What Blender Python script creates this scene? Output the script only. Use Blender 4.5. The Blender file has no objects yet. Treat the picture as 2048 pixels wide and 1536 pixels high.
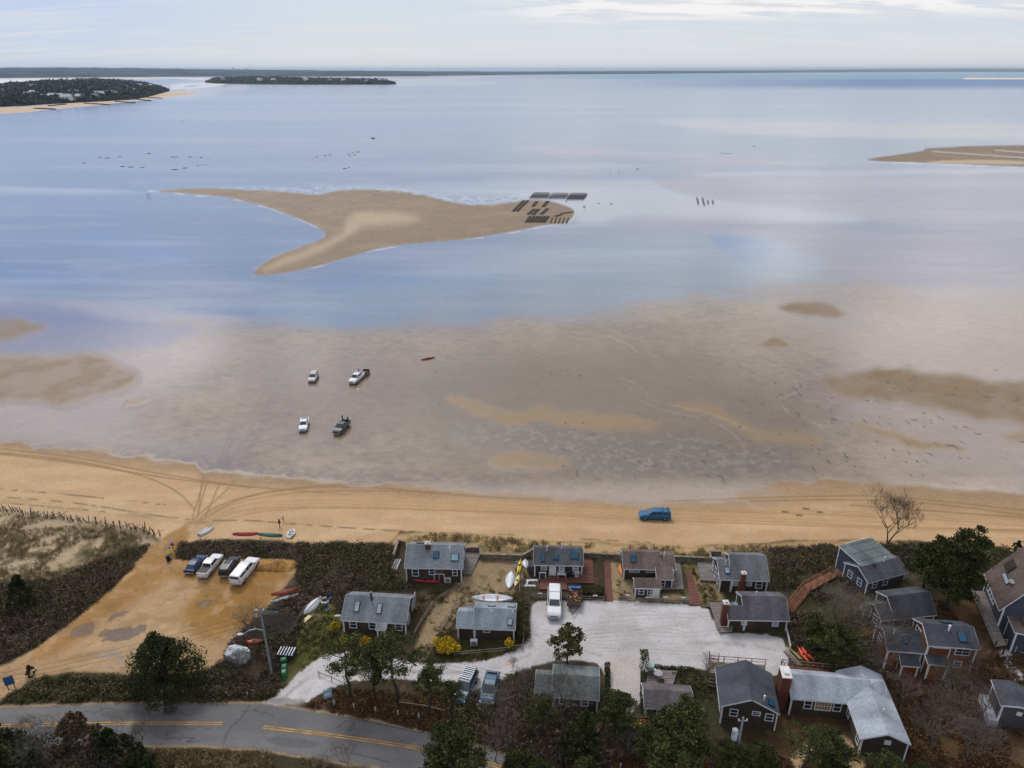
import bpy, math, random
import numpy as np
from mathutils import Vector, Matrix
R = math.radians
sc = bpy.context.scene
# ---------------------------------------------------------------- camera
F, CX, CY, CAMH = 1420.0, 1024.0, 768.0, 77.0
PITCH = math.atan((768 - 140) / F)
cam = bpy.data.objects.new('camera', bpy.data.cameras.new('camera'))
sc.collection.objects.link(cam); sc.camera = cam
cam.location = (0, 0, CAMH); cam.rotation_euler = (math.pi / 2 - PITCH, 0, 0)
cam.data.sensor_width = 36; cam.data.lens = 36 * F / 2048
cam.data.clip_start = 0.5; cam.data.clip_end = 120000
# ---------------------------------------------------------------- sky and sun
SUN_EL, SUN_AZ = R(50), R(-22)          # azimuth from +Y (seaward), negative = left
w = bpy.data.worlds.new("World"); sc.world = w; w.use_nodes = True
nt = w.node_tree; nt.nodes.clear()
def N(t, typ, **kw):
    n = t.nodes.new(typ)
    for k, v in kw.items():
        if k in n.inputs.keys() if isinstance(k, str) else False: n.inputs[k].default_value = v
        else: setattr(n, k, v)
    return n
def math_(t, op, a, b=None, clamp=False):
    n = t.nodes.new('ShaderNodeMath'); n.operation = op; n.use_clamp = clamp
    for i, v in enumerate((a, b)):
        if v is None: continue
        if isinstance(v, (int, float)): n.inputs[i].default_value = v
        else: t.links.new(v, n.inputs[i])
    return n.outputs[0]
def mrange(t, v, a, b, c=0, d=1, smooth=True):
    n = t.nodes.new('ShaderNodeMapRange'); n.interpolation_type = 'SMOOTHSTEP' if smooth else 'LINEAR'
    t.links.new(v, n.inputs[0])
    for i, x in zip((1, 2, 3, 4), (a, b, c, d)): n.inputs[i].default_value = x
    return n.outputs[0]
def mixc(t, f, a, b, mode='MIX'):
    n = t.nodes.new('ShaderNodeMix'); n.data_type = 'RGBA'; n.blend_type = mode
    if isinstance(f, (int, float)): n.inputs[0].default_value = f
    else: t.links.new(f, n.inputs[0])
    for i, v in ((6, a), (7, b)):
        if isinstance(v, (tuple, list)): n.inputs[i].default_value = (*v[:3], 1)
        else: t.links.new(v, n.inputs[i])
    return n.outputs[2]
sky = N(nt, 'ShaderNodeTexSky', sky_type='NISHITA', sun_disc=False)
sky.sun_elevation = SUN_EL; sky.sun_rotation = SUN_AZ; sky.air_density = 1.0; sky.dust_density = 1.5; sky.altitude = 70
tc = nt.nodes.new('ShaderNodeTexCoord'); sep = nt.nodes.new('ShaderNodeSeparateXYZ')
nt.links.new(tc.outputs['Generated'], sep.inputs[0])
zc = math_(nt, 'MAXIMUM', sep.outputs[2], 0.004)
comb = nt.nodes.new('ShaderNodeCombineXYZ')
nt.links.new(sep.outputs[0], comb.inputs[0]); nt.links.new(sep.outputs[1], comb.inputs[1]); nt.links.new(zc, comb.inputs[2])
nt.links.new(comb.outputs[0], sky.inputs[0])
# cloud deck seen in perspective: direction divided by height, so clouds flatten towards the horizon
zd = math_(nt, 'ADD', zc, 0.10)
cp = nt.nodes.new('ShaderNodeCombineXYZ')
nt.links.new(math_(nt, 'DIVIDE', sep.outputs[0], zd), cp.inputs[0]); nt.links.new(math_(nt, 'DIVIDE', sep.outputs[1], zd), cp.inputs[1])
def noise(t, vec, scale, detail=6, rough=.55, off=None, sc3=None, dist=0):
    if off or sc3:
        m = t.nodes.new('ShaderNodeMapping'); t.links.new(vec, m.inputs[0])
        if off: m.inputs[1].default_value = off
        if sc3: m.inputs[3].default_value = sc3
        vec = m.outputs[0]
    n = t.nodes.new('ShaderNodeTexNoise'); t.links.new(vec, n.inputs['Vector'])
    n.inputs['Scale'].default_value = scale; n.inputs['Detail'].default_value = detail; n.inputs['Roughness'].default_value = rough
    n.inputs['Distortion'].default_value = dist
    return n.outputs[0]
n1 = noise(nt, cp.outputs[0], 1.15, 8, .58, off=(3.1, 1.7, 0))
n2 = noise(nt, cp.outputs[0], 0.42, 3, .5, off=(7.3, 2.2, 0))
cl = mrange(nt, math_(nt, 'ADD', math_(nt, 'MULTIPLY', n1, .6), math_(nt, 'MULTIPLY', n2, .4)), .46, .62)
def blob(px, py, rad, mirror):
    x = (px - CX) / F; y = (CY - py) / F
    d = Vector((x, math.cos(PITCH) + y * math.sin(PITCH), -math.sin(PITCH) + y * math.cos(PITCH))).normalized()
    if mirror: d.z = -d.z
    v = nt.nodes.new('ShaderNodeVectorMath'); v.operation = 'SUBTRACT'; nt.links.new(tc.outputs['Generated'], v.inputs[0]); v.inputs[1].default_value = d
    s = nt.nodes.new('ShaderNodeVectorMath'); s.operation = 'MULTIPLY'; nt.links.new(v.outputs[0], s.inputs[0]); s.inputs[1].default_value = (1, 1, 1.5)
    l = nt.nodes.new('ShaderNodeVectorMath'); l.operation = 'LENGTH'; nt.links.new(s.outputs[0], l.inputs[0])
    return mrange(nt, l.outputs['Value'], rad, 0)
bl = None
for b in [(1560, 520, .11, 1), (360, 700, .15, 1), (120, 850, .18, 1), (620, 700, .07, 1), (1990, 690, .20, 1), (1800, 640, .12, 1), (900, 730, .08, 1), (1110, 650, .05, 1)]:
    o = blob(*b); bl = o if bl is None else math_(nt, 'ADD', bl, o)
blk = blob(60, 420, .42, 1); blk2 = blob(150, 560, .3, 1)     # blue gap of open sky high on the left
bn = math_(nt, 'MULTIPLY', bl, mrange(nt, n1, .3, .6, .75, 1))
veil = mrange(nt, sep.outputs[2], 0.06, .24, .96, .25)
cov = math_(nt, 'MULTIPLY', cl, .5)
cov = math_(nt, 'SUBTRACT', cov, math_(nt, 'MULTIPLY', math_(nt, 'ADD', blk, blk2), .55), True)
low = noise(nt, cp.outputs[0], 1.0, 6, .6, off=(.3, .9, 0), sc3=(1.5, 3.2, 1))
cum = mrange(nt, low, .42, .56)
topb = mrange(nt, sep.outputs[2], .048, .066)
side = mrange(nt, math_(nt, 'DIVIDE', sep.outputs[0], sep.outputs[1]), -.1, .12)
white = math_(nt, 'MULTIPLY', math_(nt, 'MULTIPLY', cum, topb), side)
hz = mixc(nt, veil, sky.outputs[0], mixc(nt, mrange(nt, sep.outputs[2], .0, .05), (7.9, 7.95, 7.9), (6.8, 7.35, 8.1)))
az = math_(nt, 'DIVIDE', sep.outputs[0], math_(nt, 'ADD', math_(nt, 'ABSOLUTE', sep.outputs[1]), .05))
blm = math_(nt, 'MULTIPLY', math_(nt, 'MULTIPLY', mrange(nt, az, .25, -.45), mrange(nt, sep.outputs[2], .05, .16)), .75)
blm = math_(nt, 'MAXIMUM', blm, math_(nt, 'MULTIPLY', math_(nt, 'ADD', blk, blk2), .8), True)
hz = mixc(nt, blm, hz, (4.9, 6.2, 8.7))
c1 = mixc(nt, cov, hz, (8.0, 7.9, 8.2))
c1 = mixc(nt, math_(nt, 'POWER', math_(nt, 'MINIMUM', bn, 1.0), 1.5), c1, (22.0, 20.8, 20.8))
wisp = math_(nt, 'MULTIPLY', mrange(nt, noise(nt, cp.outputs[0], .8, 4, .5, off=(5, .2, 0), sc3=(.5, 3.2, 1)), .5, .62), .45)
c1 = mixc(nt, wisp, c1, (7.9, 7.8, 7.8))
c2 = mixc(nt, white, c1, (9.4, 9.2, 9.1))
bg = nt.nodes.new('ShaderNodeBackground'); bg.inputs[1].default_value = 0.1
ow = nt.nodes.new('ShaderNodeOutputWorld')
nt.links.new(c2, bg.inputs[0]); nt.links.new(bg.outputs[0], ow.inputs[0])
sl = bpy.data.lights.new('sun', 'SUN'); sl.energy = 2.0; sl.angle = R(22); sl.color = (1, .955, .9)
so = bpy.data.objects.new('sun', sl); sc.collection.objects.link(so)
sd = Vector((math.sin(SUN_AZ) * math.cos(SUN_EL), math.cos(SUN_AZ) * math.cos(SUN_EL), math.sin(SUN_EL)))
so.rotation_euler = sd.to_track_quat('Z', 'Y').to_euler()
vs = sc.view_settings; vs.view_transform = 'Standard'; vs.look = 'None'; vs.gamma = 1; vs.exposure = 0.0
sc.cycles.max_bounces = 5; sc.cycles.diffuse_bounces = 2; sc.cycles.glossy_bounces = 3; sc.cycles.transparent_max_bounces = 6
sc.cycles.volume_bounces = 0; sc.cycles.use_denoising = True
# ---------------------------------------------------------------- ground shape and camera <-> ground helpers
CP, SP = math.cos(PITCH), math.sin(PITCH)
def lin(r, g, b):
    return tuple(((c / 255) / 12.92 if c / 255 <= .04045 else ((c / 255 + .055) / 1.055) ** 2.4) for c in (r, g, b))
def vn(x, y, seed=0):
    xi = np.floor(x).astype(np.int64); yi = np.floor(y).astype(np.int64)
    fx = x - xi; fy = y - yi; fx = fx * fx * (3 - 2 * fx); fy = fy * fy * (3 - 2 * fy)
    def h(a, b):
        n = (a * 374761393 + b * 668265263 + seed * 1274126177) & 0xffffffff
        n = ((n ^ (n >> 13)) * 1274126177) & 0xffffffff
        return ((n ^ (n >> 16)) & 0xffff) / 65535.0
    a, b, c, d = h(xi, yi), h(xi + 1, yi), h(xi, yi + 1), h(xi + 1, yi + 1)
    return (a + (b - a) * fx) * (1 - fy) + (c + (d - c) * fx) * fy
def fbm(x, y, scale, octv=4, seed=0, gain=.5):
    x = np.asarray(x, float) / scale; y = np.asarray(y, float) / scale
    s = 0; a = 1; t = 0
    for i in range(octv):
        s = s + a * vn(x, y, seed + i * 7); t += a; a *= gain; x = x * 2.03 + 11.3; y = y * 2.03 + 5.7
    return s / t
def sst(v, a, b):
    t = np.clip((v - a) / (b - a), 0, 1); return t * t * (3 - 2 * t)
def hgt(x, y):
    x = np.asarray(x, float); y = np.asarray(y, float)
    b = sst(y, 128, 108) * 1.6 + sst(y, 109, 104) * 1.1 * sst(x, -38, -20)
    hill = sst(x, 48, 75) * sst(y, 108, 90) * 2.5 * (1 - .0 * x)
    dune = sst(y, 108, 103) * sst(x, -38, -48) * 1.2 * (fbm(x, y, 9, 3, 5) - .3)
    return b + hill + dune
def proj(x, y, z):
    dz = z - CAMH; zc = y * CP - dz * SP; yc = y * SP + dz * CP
    return CX + F * x / zc, CY - F * yc / zc
def ray(px, py):
    x = (px - CX) / F; y = (CY - py) / F
    return Vector((x, CP + y * SP, -SP + y * CP))
def G(px, py, dz=0.0):
    d = ray(px, py); z = 0.0
    for _ in range(12):
        t = (z + dz - CAMH) / d.z; z = float(hgt(d.x * t, d.y * t))
    return Vector((d.x * t, d.y * t, z + dz))
def onplane(px, py, z):
    d = ray(px, py); t = (z - CAMH) / d.z
    return Vector((d.x * t, d.y * t, z))
# ---------------------------------------------------------------- helpers for objects
C = sc.collection
def tag(o, label=None, cat=None, group=None, kind=None):
    for k, v in (('label', label), ('category', cat), ('group', group), ('kind', kind)):
        if v: o[k] = v
    return o
def link(name, me, mat=None, parent=None):
    o = bpy.data.objects.new(name, me)
    if mat and me: me.materials.append(mat)
    C.objects.link(o)
    if parent: o.parent = parent
    return o
MATS = {}
def mat(key, col, rough=.7, spec=.3, metal=0, var=.18, vs=.6, bump=0, col2=None, nsc=(1, 1, 1), coat=0, objrand=0):
    if key in MATS: return MATS[key]
    m = bpy.data.materials.new(key); m.use_nodes = True; t = m.node_tree; b = t.nodes['Principled BSDF']
    tcn = t.nodes.new('ShaderNodeTexCoord'); vec = tcn.outputs['Object']
    n = noise(t, vec, vs, 5, .6, sc3=nsc)
    f = mrange(t, n, .3, .7)
    c2 = col2 if col2 else tuple(c * (1 - var * 1.6) for c in col)
    c1 = col if col2 else tuple(min(1, c * (1 + var)) for c in col)
    o = mixc(t, f, c2, c1)
    if objrand:
        oi = t.nodes.new('ShaderNodeObjectInfo')
        hs = t.nodes.new('ShaderNodeHueSaturation'); t.links.new(o, hs.inputs['Color'])
        t.links.new(mrange(t, oi.outputs['Random'], 0, 1, 1 - objrand, 1 + objrand, False), hs.inputs['Value']); o = hs.outputs[0]
    t.links.new(o, b.inputs['Base Color'])
    b.inputs['Roughness'].default_value = rough; b.inputs['Specular IOR Level'].default_value = spec
    b.inputs['Metallic'].default_value = metal; b.inputs['Coat Weight'].default_value = coat
    if bump:
        bp = t.nodes.new('ShaderNodeBump'); bp.inputs['Strength'].default_value = bump; bp.inputs['Distance'].default_value = .03
        t.links.new(noise(t, vec, vs * 8, 3, .6, sc3=nsc), bp.inputs['Height']); t.links.new(bp.outputs[0], b.inputs['Normal'])
    MATS[key] = m
    return m
# ---------------------------------------------------------------- the sheet of land, tidal flats and water
vrow = [142.5]
while vrow[-1] < 1560: vrow.append(vrow[-1] + (1.0 if vrow[-1] < 240 else 1.9))
while vrow[-1] < 1900: vrow.append(vrow[-1] + 8)
us = list(np.linspace(-1.35, -.78, 24)[:-1]) + list(np.arange(-.78, .78, 2.0 / F)) + list(np.linspace(.78, 1.35, 24))
us = np.array(us); rows = np.array(vrow)
th = np.arctan((rows - CY) / F) + PITCH
Yr = CAMH / np.tan(th); Zr = Yr * CP + CAMH * SP
X = us[None, :] * Zr[:, None]; Y = np.repeat(Yr[:, None], len(us), 1)
Hh = hgt(X, Y); shp = X.shape
U, V = proj(X, Y, Hh)
x = X.ravel(); y = Y.ravel(); u = U.ravel(); v = V.ravel(); z = Hh.ravel().copy(); NV = len(x)
dist = np.maximum(y, 40)
def perspnoise(su, sv, octv=4, seed=0):      # noise that keeps the same look at every distance (log of distance)
    return fbm(x / dist * 600, np.log(dist) * 400 * (su / sv), su, octv, seed)
def chaikin(P, k):
    P = np.array(P, float)
    for _ in range(k): N_ = np.roll(P, -1, 0); P = np.stack([P * .75 + N_ * .25, P * .25 + N_ * .75], 1).reshape(-1, 2)
    return P
def pmask(pts, soft=4, warp=0, ws=40, seed=1, ch=1):
    P = chaikin(pts, ch); m = soft * 2 + warp * 2
    idx = np.nonzero((u > P[:, 0].min() - m) & (u < P[:, 0].max() + m) & (v > P[:, 1].min() - m) & (v < P[:, 1].max() + m))[0]
    out = np.zeros(NV)
    if not len(idx): return out
    a = u[idx]; b = v[idx]
    if warp:
        a = a + (fbm(x[idx], y[idx], ws * dist[idx] / 1000, 4, seed) - .5) * 4 * warp; b = b + (fbm(x[idx], y[idx], ws * dist[idx] / 1000, 4, seed + 50) - .5) * 2 * warp
    d2 = np.full(len(idx), 1e18); ins = np.zeros(len(idx), bool)
    for i in range(len(P)):
        x0, y0 = P[i - 1]; x1, y1 = P[i]; ex, ey = x1 - x0, y1 - y0
        t = np.clip(((a - x0) * ex + (b - y0) * ey) / max(ex * ex + ey * ey, 1e-9), 0, 1)
        d2 = np.minimum(d2, (a - x0 - t * ex) ** 2 + (b - y0 - t * ey) ** 2)
        if y0 != y1:
            c = ((y0 > b) != (y1 > b)) & (a < (x1 - x0) * (b - y0) / (y1 - y0) + x0); ins ^= c
    sdist = np.sqrt(d2) * np.where(ins, 1, -1)
    out[idx] = sst(sdist, -soft, soft); return out
def lmask(pts, wd=1.5, soft=1.0, smooth=True):
    P = np.array(pts, float)
    if smooth and len(P) > 2:
        for _ in range(3):
            q = [P[0]]
            for i in range(len(P) - 1): q += [P[i] * .75 + P[i + 1] * .25, P[i] * .25 + P[i + 1] * .75]
            q.append(P[-1]); P = np.array(q)
    out = np.zeros(NV)
    for i in range(len(P) - 1):
        x0, y0 = P[i]; x1, y1 = P[i + 1]; ex, ey = x1 - x0, y1 - y0; m = wd + soft + 1
        idx = np.nonzero((u > min(x0, x1) - m) & (u < max(x0, x1) + m) & (v > min(y0, y1) - m) & (v < max(y0, y1) + m))[0]
        if not len(idx): continue
        t = np.clip(((u[idx] - x0) * ex + (v[idx] - y0) * ey) / max(ex * ex + ey * ey, 1e-9), 0, 1)
        d = np.hypot(u[idx] - x0 - t * ex, v[idx] - y0 - t * ey)
        out[idx] = np.maximum(out[idx], sst(d, wd / 2 + soft, wd / 2 - soft * .5))
    return out
col = np.zeros((NV, 3)); par = np.zeros((NV, 3)); REG = np.zeros(NV, int)   # par: roughness, bump, specular
def paint(m, c=None, a=1.0, rough=None, bump=None, spec=None, reg=None):
    mm = (m * a)[:, None]
    if c is not None:
        c = np.array(c, float); col[:] = col * (1 - mm) + (c if c.ndim == 2 else c[None]) * mm
    for i, q in enumerate((rough, bump, spec)):
        if q is not None: par[:, i] = par[:, i] * (1 - m * a) + q * m * a
    if reg is not None: REG[m > .5] = reg
L = lin
WATER, FLAT, BAR, BEACH, GROUND, ROAD, LOT, DRIVE = range(8)
full = np.ones(NV)
# open water, greener and bluer bands far out
paint(full, (.075, .16, .32), rough=.16, bump=.30, spec=.38, reg=WATER)
paint(sst(v, 240, 300), (.115, .175, .29))
paint(sst(v, 146, 150) * sst(v, 160, 156) * sst(u, 900, 1300), (.12, .34, .42), .9, rough=.4, spec=.12)
paint(sst(v, 156, 160) * sst(v, 185, 168) * sst(u, 1000, 1800), (.02, .12, .36), .95, rough=.4, spec=.12)
paint(sst(perspnoise(260, 14, 4, 3), .52, .72) * sst(v, 620, 300), (.15, .19, .27), .5)
# pale shallows round the far points
for P in ([(-60, 158), (200, 158), (420, 154), (640, 157), (800, 155), (1000, 152), (1010, 149), (-60, 150)],
          [(300, 168), (420, 160), (520, 172), (470, 184), (400, 196), (340, 200), (300, 185)],
          [(780, 168), (900, 172), (1000, 166), (980, 160), (800, 158)]):
    paint(pmask(P, 3, 5, 60, 9), (.34, .36, .40), .75)
# shallow, sand-tinted water getting shallower towards the shore (right side far out, left side close in)
line = np.interp(u, [-200, 0, 200, 400, 560, 760, 960, 1200, 1400, 1560, 1700, 2048, 2300], [700, 690, 668, 662, 662, 668, 662, 640, 612, 592, 592, 600, 600])
sh = sst(v, line - 330, line - 20) * sst(u, 500, 1500)
shl = (fbm(x, y, 40, 4, 12) - .5) * .5
paint(np.clip(sh * (1 + shl), 0, 1), (.20, .19, .23), .8)
paint(sst(v, 360, 380) * sst(v, 500, 420) * sst(u, 800, 1200) * sst(u, 1700, 1300), (.30, .31, .34), .35)  # calm pale band: reflected sky painted into the water colour
paint(sst(perspnoise(200, 24, 4, 31), .55, .7) * sst(v, 280, 320) * sst(u, 900, 1500), (.30, .27, .28), .4)
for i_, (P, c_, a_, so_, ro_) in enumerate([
    ([(560, 372), (900, 366), (1060, 364), (1300, 362), (1340, 380), (1420, 396), (1600, 414), (1780, 440), (1600, 452), (1300, 430), (1160, 452), (1150, 412), (1050, 396), (900, 392), (760, 376)], (.44, .45, .49), .55, 10, .08),  # calm bright zone: its sky reflection is painted as pale colour
    ([(1290, 356), (1600, 352), (2400, 338), (2400, 480), (1900, 466), (1620, 424), (1420, 398), (1340, 382)], (.27, .25, .30), .7, 6, .22),
    ([(1220, 430), (1600, 440), (1800, 470), (2400, 520), (2400, 590), (1900, 560), (1650, 540), (1540, 490), (1400, 462), (1250, 455)], (.24, .22, .27), .6, 10, .2),
    ([(480, 610), (700, 560), (950, 520), (1100, 486), (1300, 464), (1480, 466), (1580, 492), (1680, 520), (1620, 560), (1420, 595), (1150, 645), (800, 662), (560, 655)], (.17, .25, .33), .65, 16, .1),
    ([(1400, 470), (1480, 466), (1560, 486), (1520, 512), (1450, 520)], (.06, .16, .34), .6, 14, .1),
    ([(1280, 238), (1700, 246), (2400, 250), (2400, 286), (1900, 282), (1600, 275), (1400, 262)], (.47, .43, .41), .65, 8, .2),
    ([(1000, 290), (1250, 300), (1500, 318), (1700, 326), (1500, 330), (1250, 318), (1050, 305)], (.36, .31, .31), .5, 5, .2),
    ([(-300, 505), (0, 520), (200, 545), (260, 560), (120, 582), (0, 572), (-300, 560)], (.08, .16, .34), .5, 16, .2),
    ([(150, 470), (300, 480), (420, 520), (300, 530), (180, 500)], (.08, .17, .38), .45, 16, .2),
    ([(600, 560), (850, 545), (900, 560), (700, 585), (580, 590)], (.10, .18, .34), .45, 12, .2),
    ([(-300, 585), (60, 596), (300, 610), (520, 640), (420, 655), (250, 640), (100, 620), (-300, 612)], (.34, .28, .33), .6, 10, .15),
    ([(-300, 370), (0, 372), (200, 378), (290, 384), (150, 386), (-300, 380)], (.45, .45, .5), .5, 4, .1),
    ([(1350, 345), (1700, 342), (2400, 330), (2400, 337), (1700, 352), (1450, 356)], (.42, .42, .46), .5, 4, .1),
    ([(1480, 595), (1800, 560), (2400, 540), (2400, 640), (1800, 640), (1560, 625)], (.36, .32, .36), .6, 22, .15)]):
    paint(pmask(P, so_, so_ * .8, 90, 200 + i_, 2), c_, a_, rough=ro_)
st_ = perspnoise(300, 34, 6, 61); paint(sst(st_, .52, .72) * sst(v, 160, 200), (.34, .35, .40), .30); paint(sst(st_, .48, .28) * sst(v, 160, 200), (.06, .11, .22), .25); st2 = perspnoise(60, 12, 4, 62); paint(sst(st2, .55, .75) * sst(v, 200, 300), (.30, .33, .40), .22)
paint(sst(v, line - 120, line - 8) * sst(perspnoise(200, 60, 4, 63), .2, .6), (.24, .235, .25), .55)
fl = sst(v + (fbm(x, y, 16, 4, 21) - .5) * 40, line - 40, line + 24)
paint(fl, (.235, .168, .100), rough=.17, bump=.28, spec=.9)
REG[fl > .5] = FLAT
r = fbm(x, y, 22, 5, 33); r2 = fbm(x * .6 + y * .25, y, 2.2, 4, 34)
paint(fl * sst(r, .42, .68), (.29, .215, .135), .6)
paint(fl * sst(r, .5, .32), (.17, .115, .08), .55)
paint(fl * sst(r2, .55, .8), (.31, .24, .19), .3)
paint(fl * sst(r2, .42, .2), (.11, .085, .07), .35)
r3 = fbm(x * .5 + y * .15, y, .9, 3, 35); r4 = fbm(x, y, 6, 4, 36)
paint(fl * sst(r3, .55, .8), (.38, .28, .20), .28); paint(fl * sst(r3, .45, .2), (.10, .068, .045), .32)
paint(fl * sst(r4, .56, .72), (.32, .235, .18), .2); paint(fl * sst(r4, .44, .28), (.15, .10, .07), .2)
# thin film of water on the flats at left and right: smoother, some sky reflection painted in paler
lf = pmask([(-300, 700), (0, 692), (300, 665), (470, 668), (420, 740), (330, 790), (260, 830), (320, 880), (500, 870), (420, 930), (200, 900), (-300, 880)], 45, 10, 60, 3)
paint(lf, (.27, .225, .22), .6, rough=.1, spec=1.0, bump=.15)
paint(pmask([(-300, 690), (0, 590), (250, 640), (430, 655), (300, 700), (-300, 716)], 14, 8, 60, 4), (.12, .13, .24), .7, rough=.15)
rf_ = pmask([(1500, 600), (2400, 560), (2400, 1000), (2048, 975), (1700, 930), (1900, 900), (1700, 850), (1650, 760), (1700, 700)], 40, 10, 60, 5)
paint(rf_, (.29, .225, .20), .6, rough=.14, spec=1.0)
paint(fl * pmask([(800, 720), (1000, 690), (1250, 680), (1500, 720), (1640, 800), (1640, 960), (1200, 965), (900, 930), (780, 840)], 70, 20, 60, 18), (.115, .080, .048), .75, rough=.36, spec=.6)
# darker rippled hollow near the beach
dk = pmask([(900, 850), (1000, 840), (1200, 865), (1450, 870), (1600, 905), (1640, 950), (1450, 962), (1200, 955), (1060, 905), (930, 885)], 26, 12, 40, 6)
rip = fbm(x, y, 1.1, 3, 44)
paint(dk, (.115, .085, .062), .85, rough=.45)
paint(dk * sst(rip, .5, .7), (.24, .19, .15), .5)
paint(pmask([(-200, 872), (200, 885), (420, 920), (700, 940), (1300, 960), (1300, 978), (700, 965), (420, 946), (200, 905), (-200, 890)], 9, 4, 30, 7) * sst(rip, .35, .65), (.13, .105, .10), .55)
# exposed damp sand banks
tan1 = (.27, .175, .082); tan2 = (.20, .128, .060)
banks = [([(-300, 640), (0, 640), (60, 640), (110, 650), (60, 668), (20, 688), (-300, 700)], 7), ([(-300, 716), (0, 712), (120, 716), (200, 708), (260, 728), (296, 750), (265, 778), (200, 797), (150, 812), (100, 818), (60, 803), (0, 805), (-300, 800)], 7),
         ([(230, 820), (260, 800), (320, 790), (290, 806), (240, 822)], 4), ([(1640, 752), (1700, 742), (1760, 740), (1900, 750), (2000, 765), (2400, 790), (2400, 880), (2048, 850), (1950, 835), (1850, 815), (1700, 800), (1650, 775)], 7),
         ([(1690, 850), (1780, 862), (1870, 885), (1935, 900), (1925, 908), (1830, 893), (1740, 870)], 5), ([(1330, 808), (1420, 800), (1490, 840), (1570, 862), (1660, 888), (1600, 896), (1520, 872), (1430, 828), (1350, 818)], 7),
         ([(890, 794), (930, 798), (1000, 814), (1100, 824), (1200, 820), (1300, 836), (1330, 852), (1180, 856), (1050, 848), (960, 832), (900, 812)], 6), ([(1560, 608), (1640, 604), (1680, 625), (1670, 642), (1610, 632), (1565, 620)], 4),
         ([(1515, 684), (1540, 672), (1575, 690), (1530, 698)], 3), ([(2000, 866), (2300, 860), (2300, 920), (2010, 885)], 6), ([(980, 912), (1050, 905), (1150, 925), (1060, 943), (1000, 935)], 6), ([(1735, 740), (1780, 736), (1800, 748), (1750, 752)], 3)]
for i, (P, s) in enumerate(banks):
    m = pmask(P, s * 1.9, 13, 50, 60 + i, 2); m = m * (.80 + .20 * sst(fbm(x, y, 5, 5, 140 + i), .3, .65)); paint(m, tan1 if i not in (0, 1, 3, 7, 8, 11) else tan2, .8 if i in (5, 6, 10) else .92, rough=.6, spec=.3, bump=.35)
    if i < 4: z += m * .12
# pale rivulets on the right flats
for P in ([(1490, 700), (1500, 715), (1560, 735), (1610, 750), (1615, 775), (1560, 800), (1570, 820), (1620, 845), (1670, 858)], [(1560, 735), (1590, 760), (1600, 785), (1550, 795), (1575, 825)],
          [(1200, 665), (1260, 690), (1275, 705)], [(1240, 755), (1280, 770), (1300, 790), (1275, 800), (1340, 825), (1400, 835)], [(1250, 770), (1290, 800), (1420, 825), (1500, 860)], [(1580, 800), (1600, 830), (1640, 850)], [(1420, 840), (1450, 855), (1480, 880)]):
    paint(lmask(P, 1.8, 1.6) * sst(fbm(x, y, 3, 3, 66), .3, .6), (.36, .29, .23), .32)
# drifts of weed and shell on the flats
wd = (vn(x * 1.1, y * .55, 71) > .90) & (fbm(x, y, 18, 3, 72) > .50)
paint(wd * fl * sst(v, 690, 760) * sst(u, 820, 900), (.05, .035, .028), .75)
# wheel tracks across the flats
for P in ([(380, 1030), (420, 960), (480, 860), (520, 790), (600, 700)], [(392, 1030), (436, 960), (495, 862), (540, 790), (640, 690)], [(400, 1020), (450, 930), (560, 840), (620, 790), (705, 765)], [(440, 930), (520, 850), (590, 800)], [(455, 925), (600, 880)],
          [(420, 960), (470, 850), (500, 700)], [(690, 845), (760, 790), (790, 740)], [(700, 850), (770, 795)], [(620, 850), (690, 770), (760, 700), (800, 678)], [(560, 885), (600, 862)], [(405, 1010), (460, 900), (575, 870), (600, 866)], [(415, 1000), (520, 870), (540, 800)], [(430, 740), (440, 800), (425, 730)]):
    paint(lmask(P, 1.6, 1.2), (.12, .095, .08), .38); Q = [(a + 7, b) for a, b in P]; paint(lmask(Q, 1.4, 1.2), (.12, .095, .08), .32)
# beaches and flats round the headlands
paint(pmask([(-200, 236), (0, 229), (100, 219), (200, 209), (270, 202), (330, 195), (385, 189), (400, 185), (350, 184), (300, 186), (260, 196), (150, 206), (0, 216), (-200, 222)], 1.6, 1, 20, 80), (.55, .38, .22), .95, rough=.8, spec=.2, reg=BAR)
for P in ([(-200, 178), (0, 172), (40, 166), (120, 160), (210, 157), (330, 156), (420, 160), (420, 154), (0, 157), (-200, 158)], [(340, 182), (400, 176), (460, 168), (420, 164), (340, 168)]):
    paint(pmask(P, 2, 2, 40, 81), (.74, .68, .62) if P[0][0] < 0 else (.46, .47, .50), .9, rough=.5)
for P in ([(0, 170), (60, 162), (200, 158), (330, 158)], [(400, 166), (520, 170), (640, 171), (800, 169), (840, 170)], [(330, 180), (400, 182)], [(640, 158), (800, 160), (960, 156)]):
    paint(lmask(P, 2, 1.2), (.62, .42, .24), .85)
for a in ((440, 184, 30), (430, 187, 20), (460, 182, 14), (345, 181, 26), (370, 173, 22)): paint(lmask([(a[0], a[1]), (a[0] + a[2], a[1] - 1)], 1.5, 1, False), (.12, .07, .05), .8)
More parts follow.
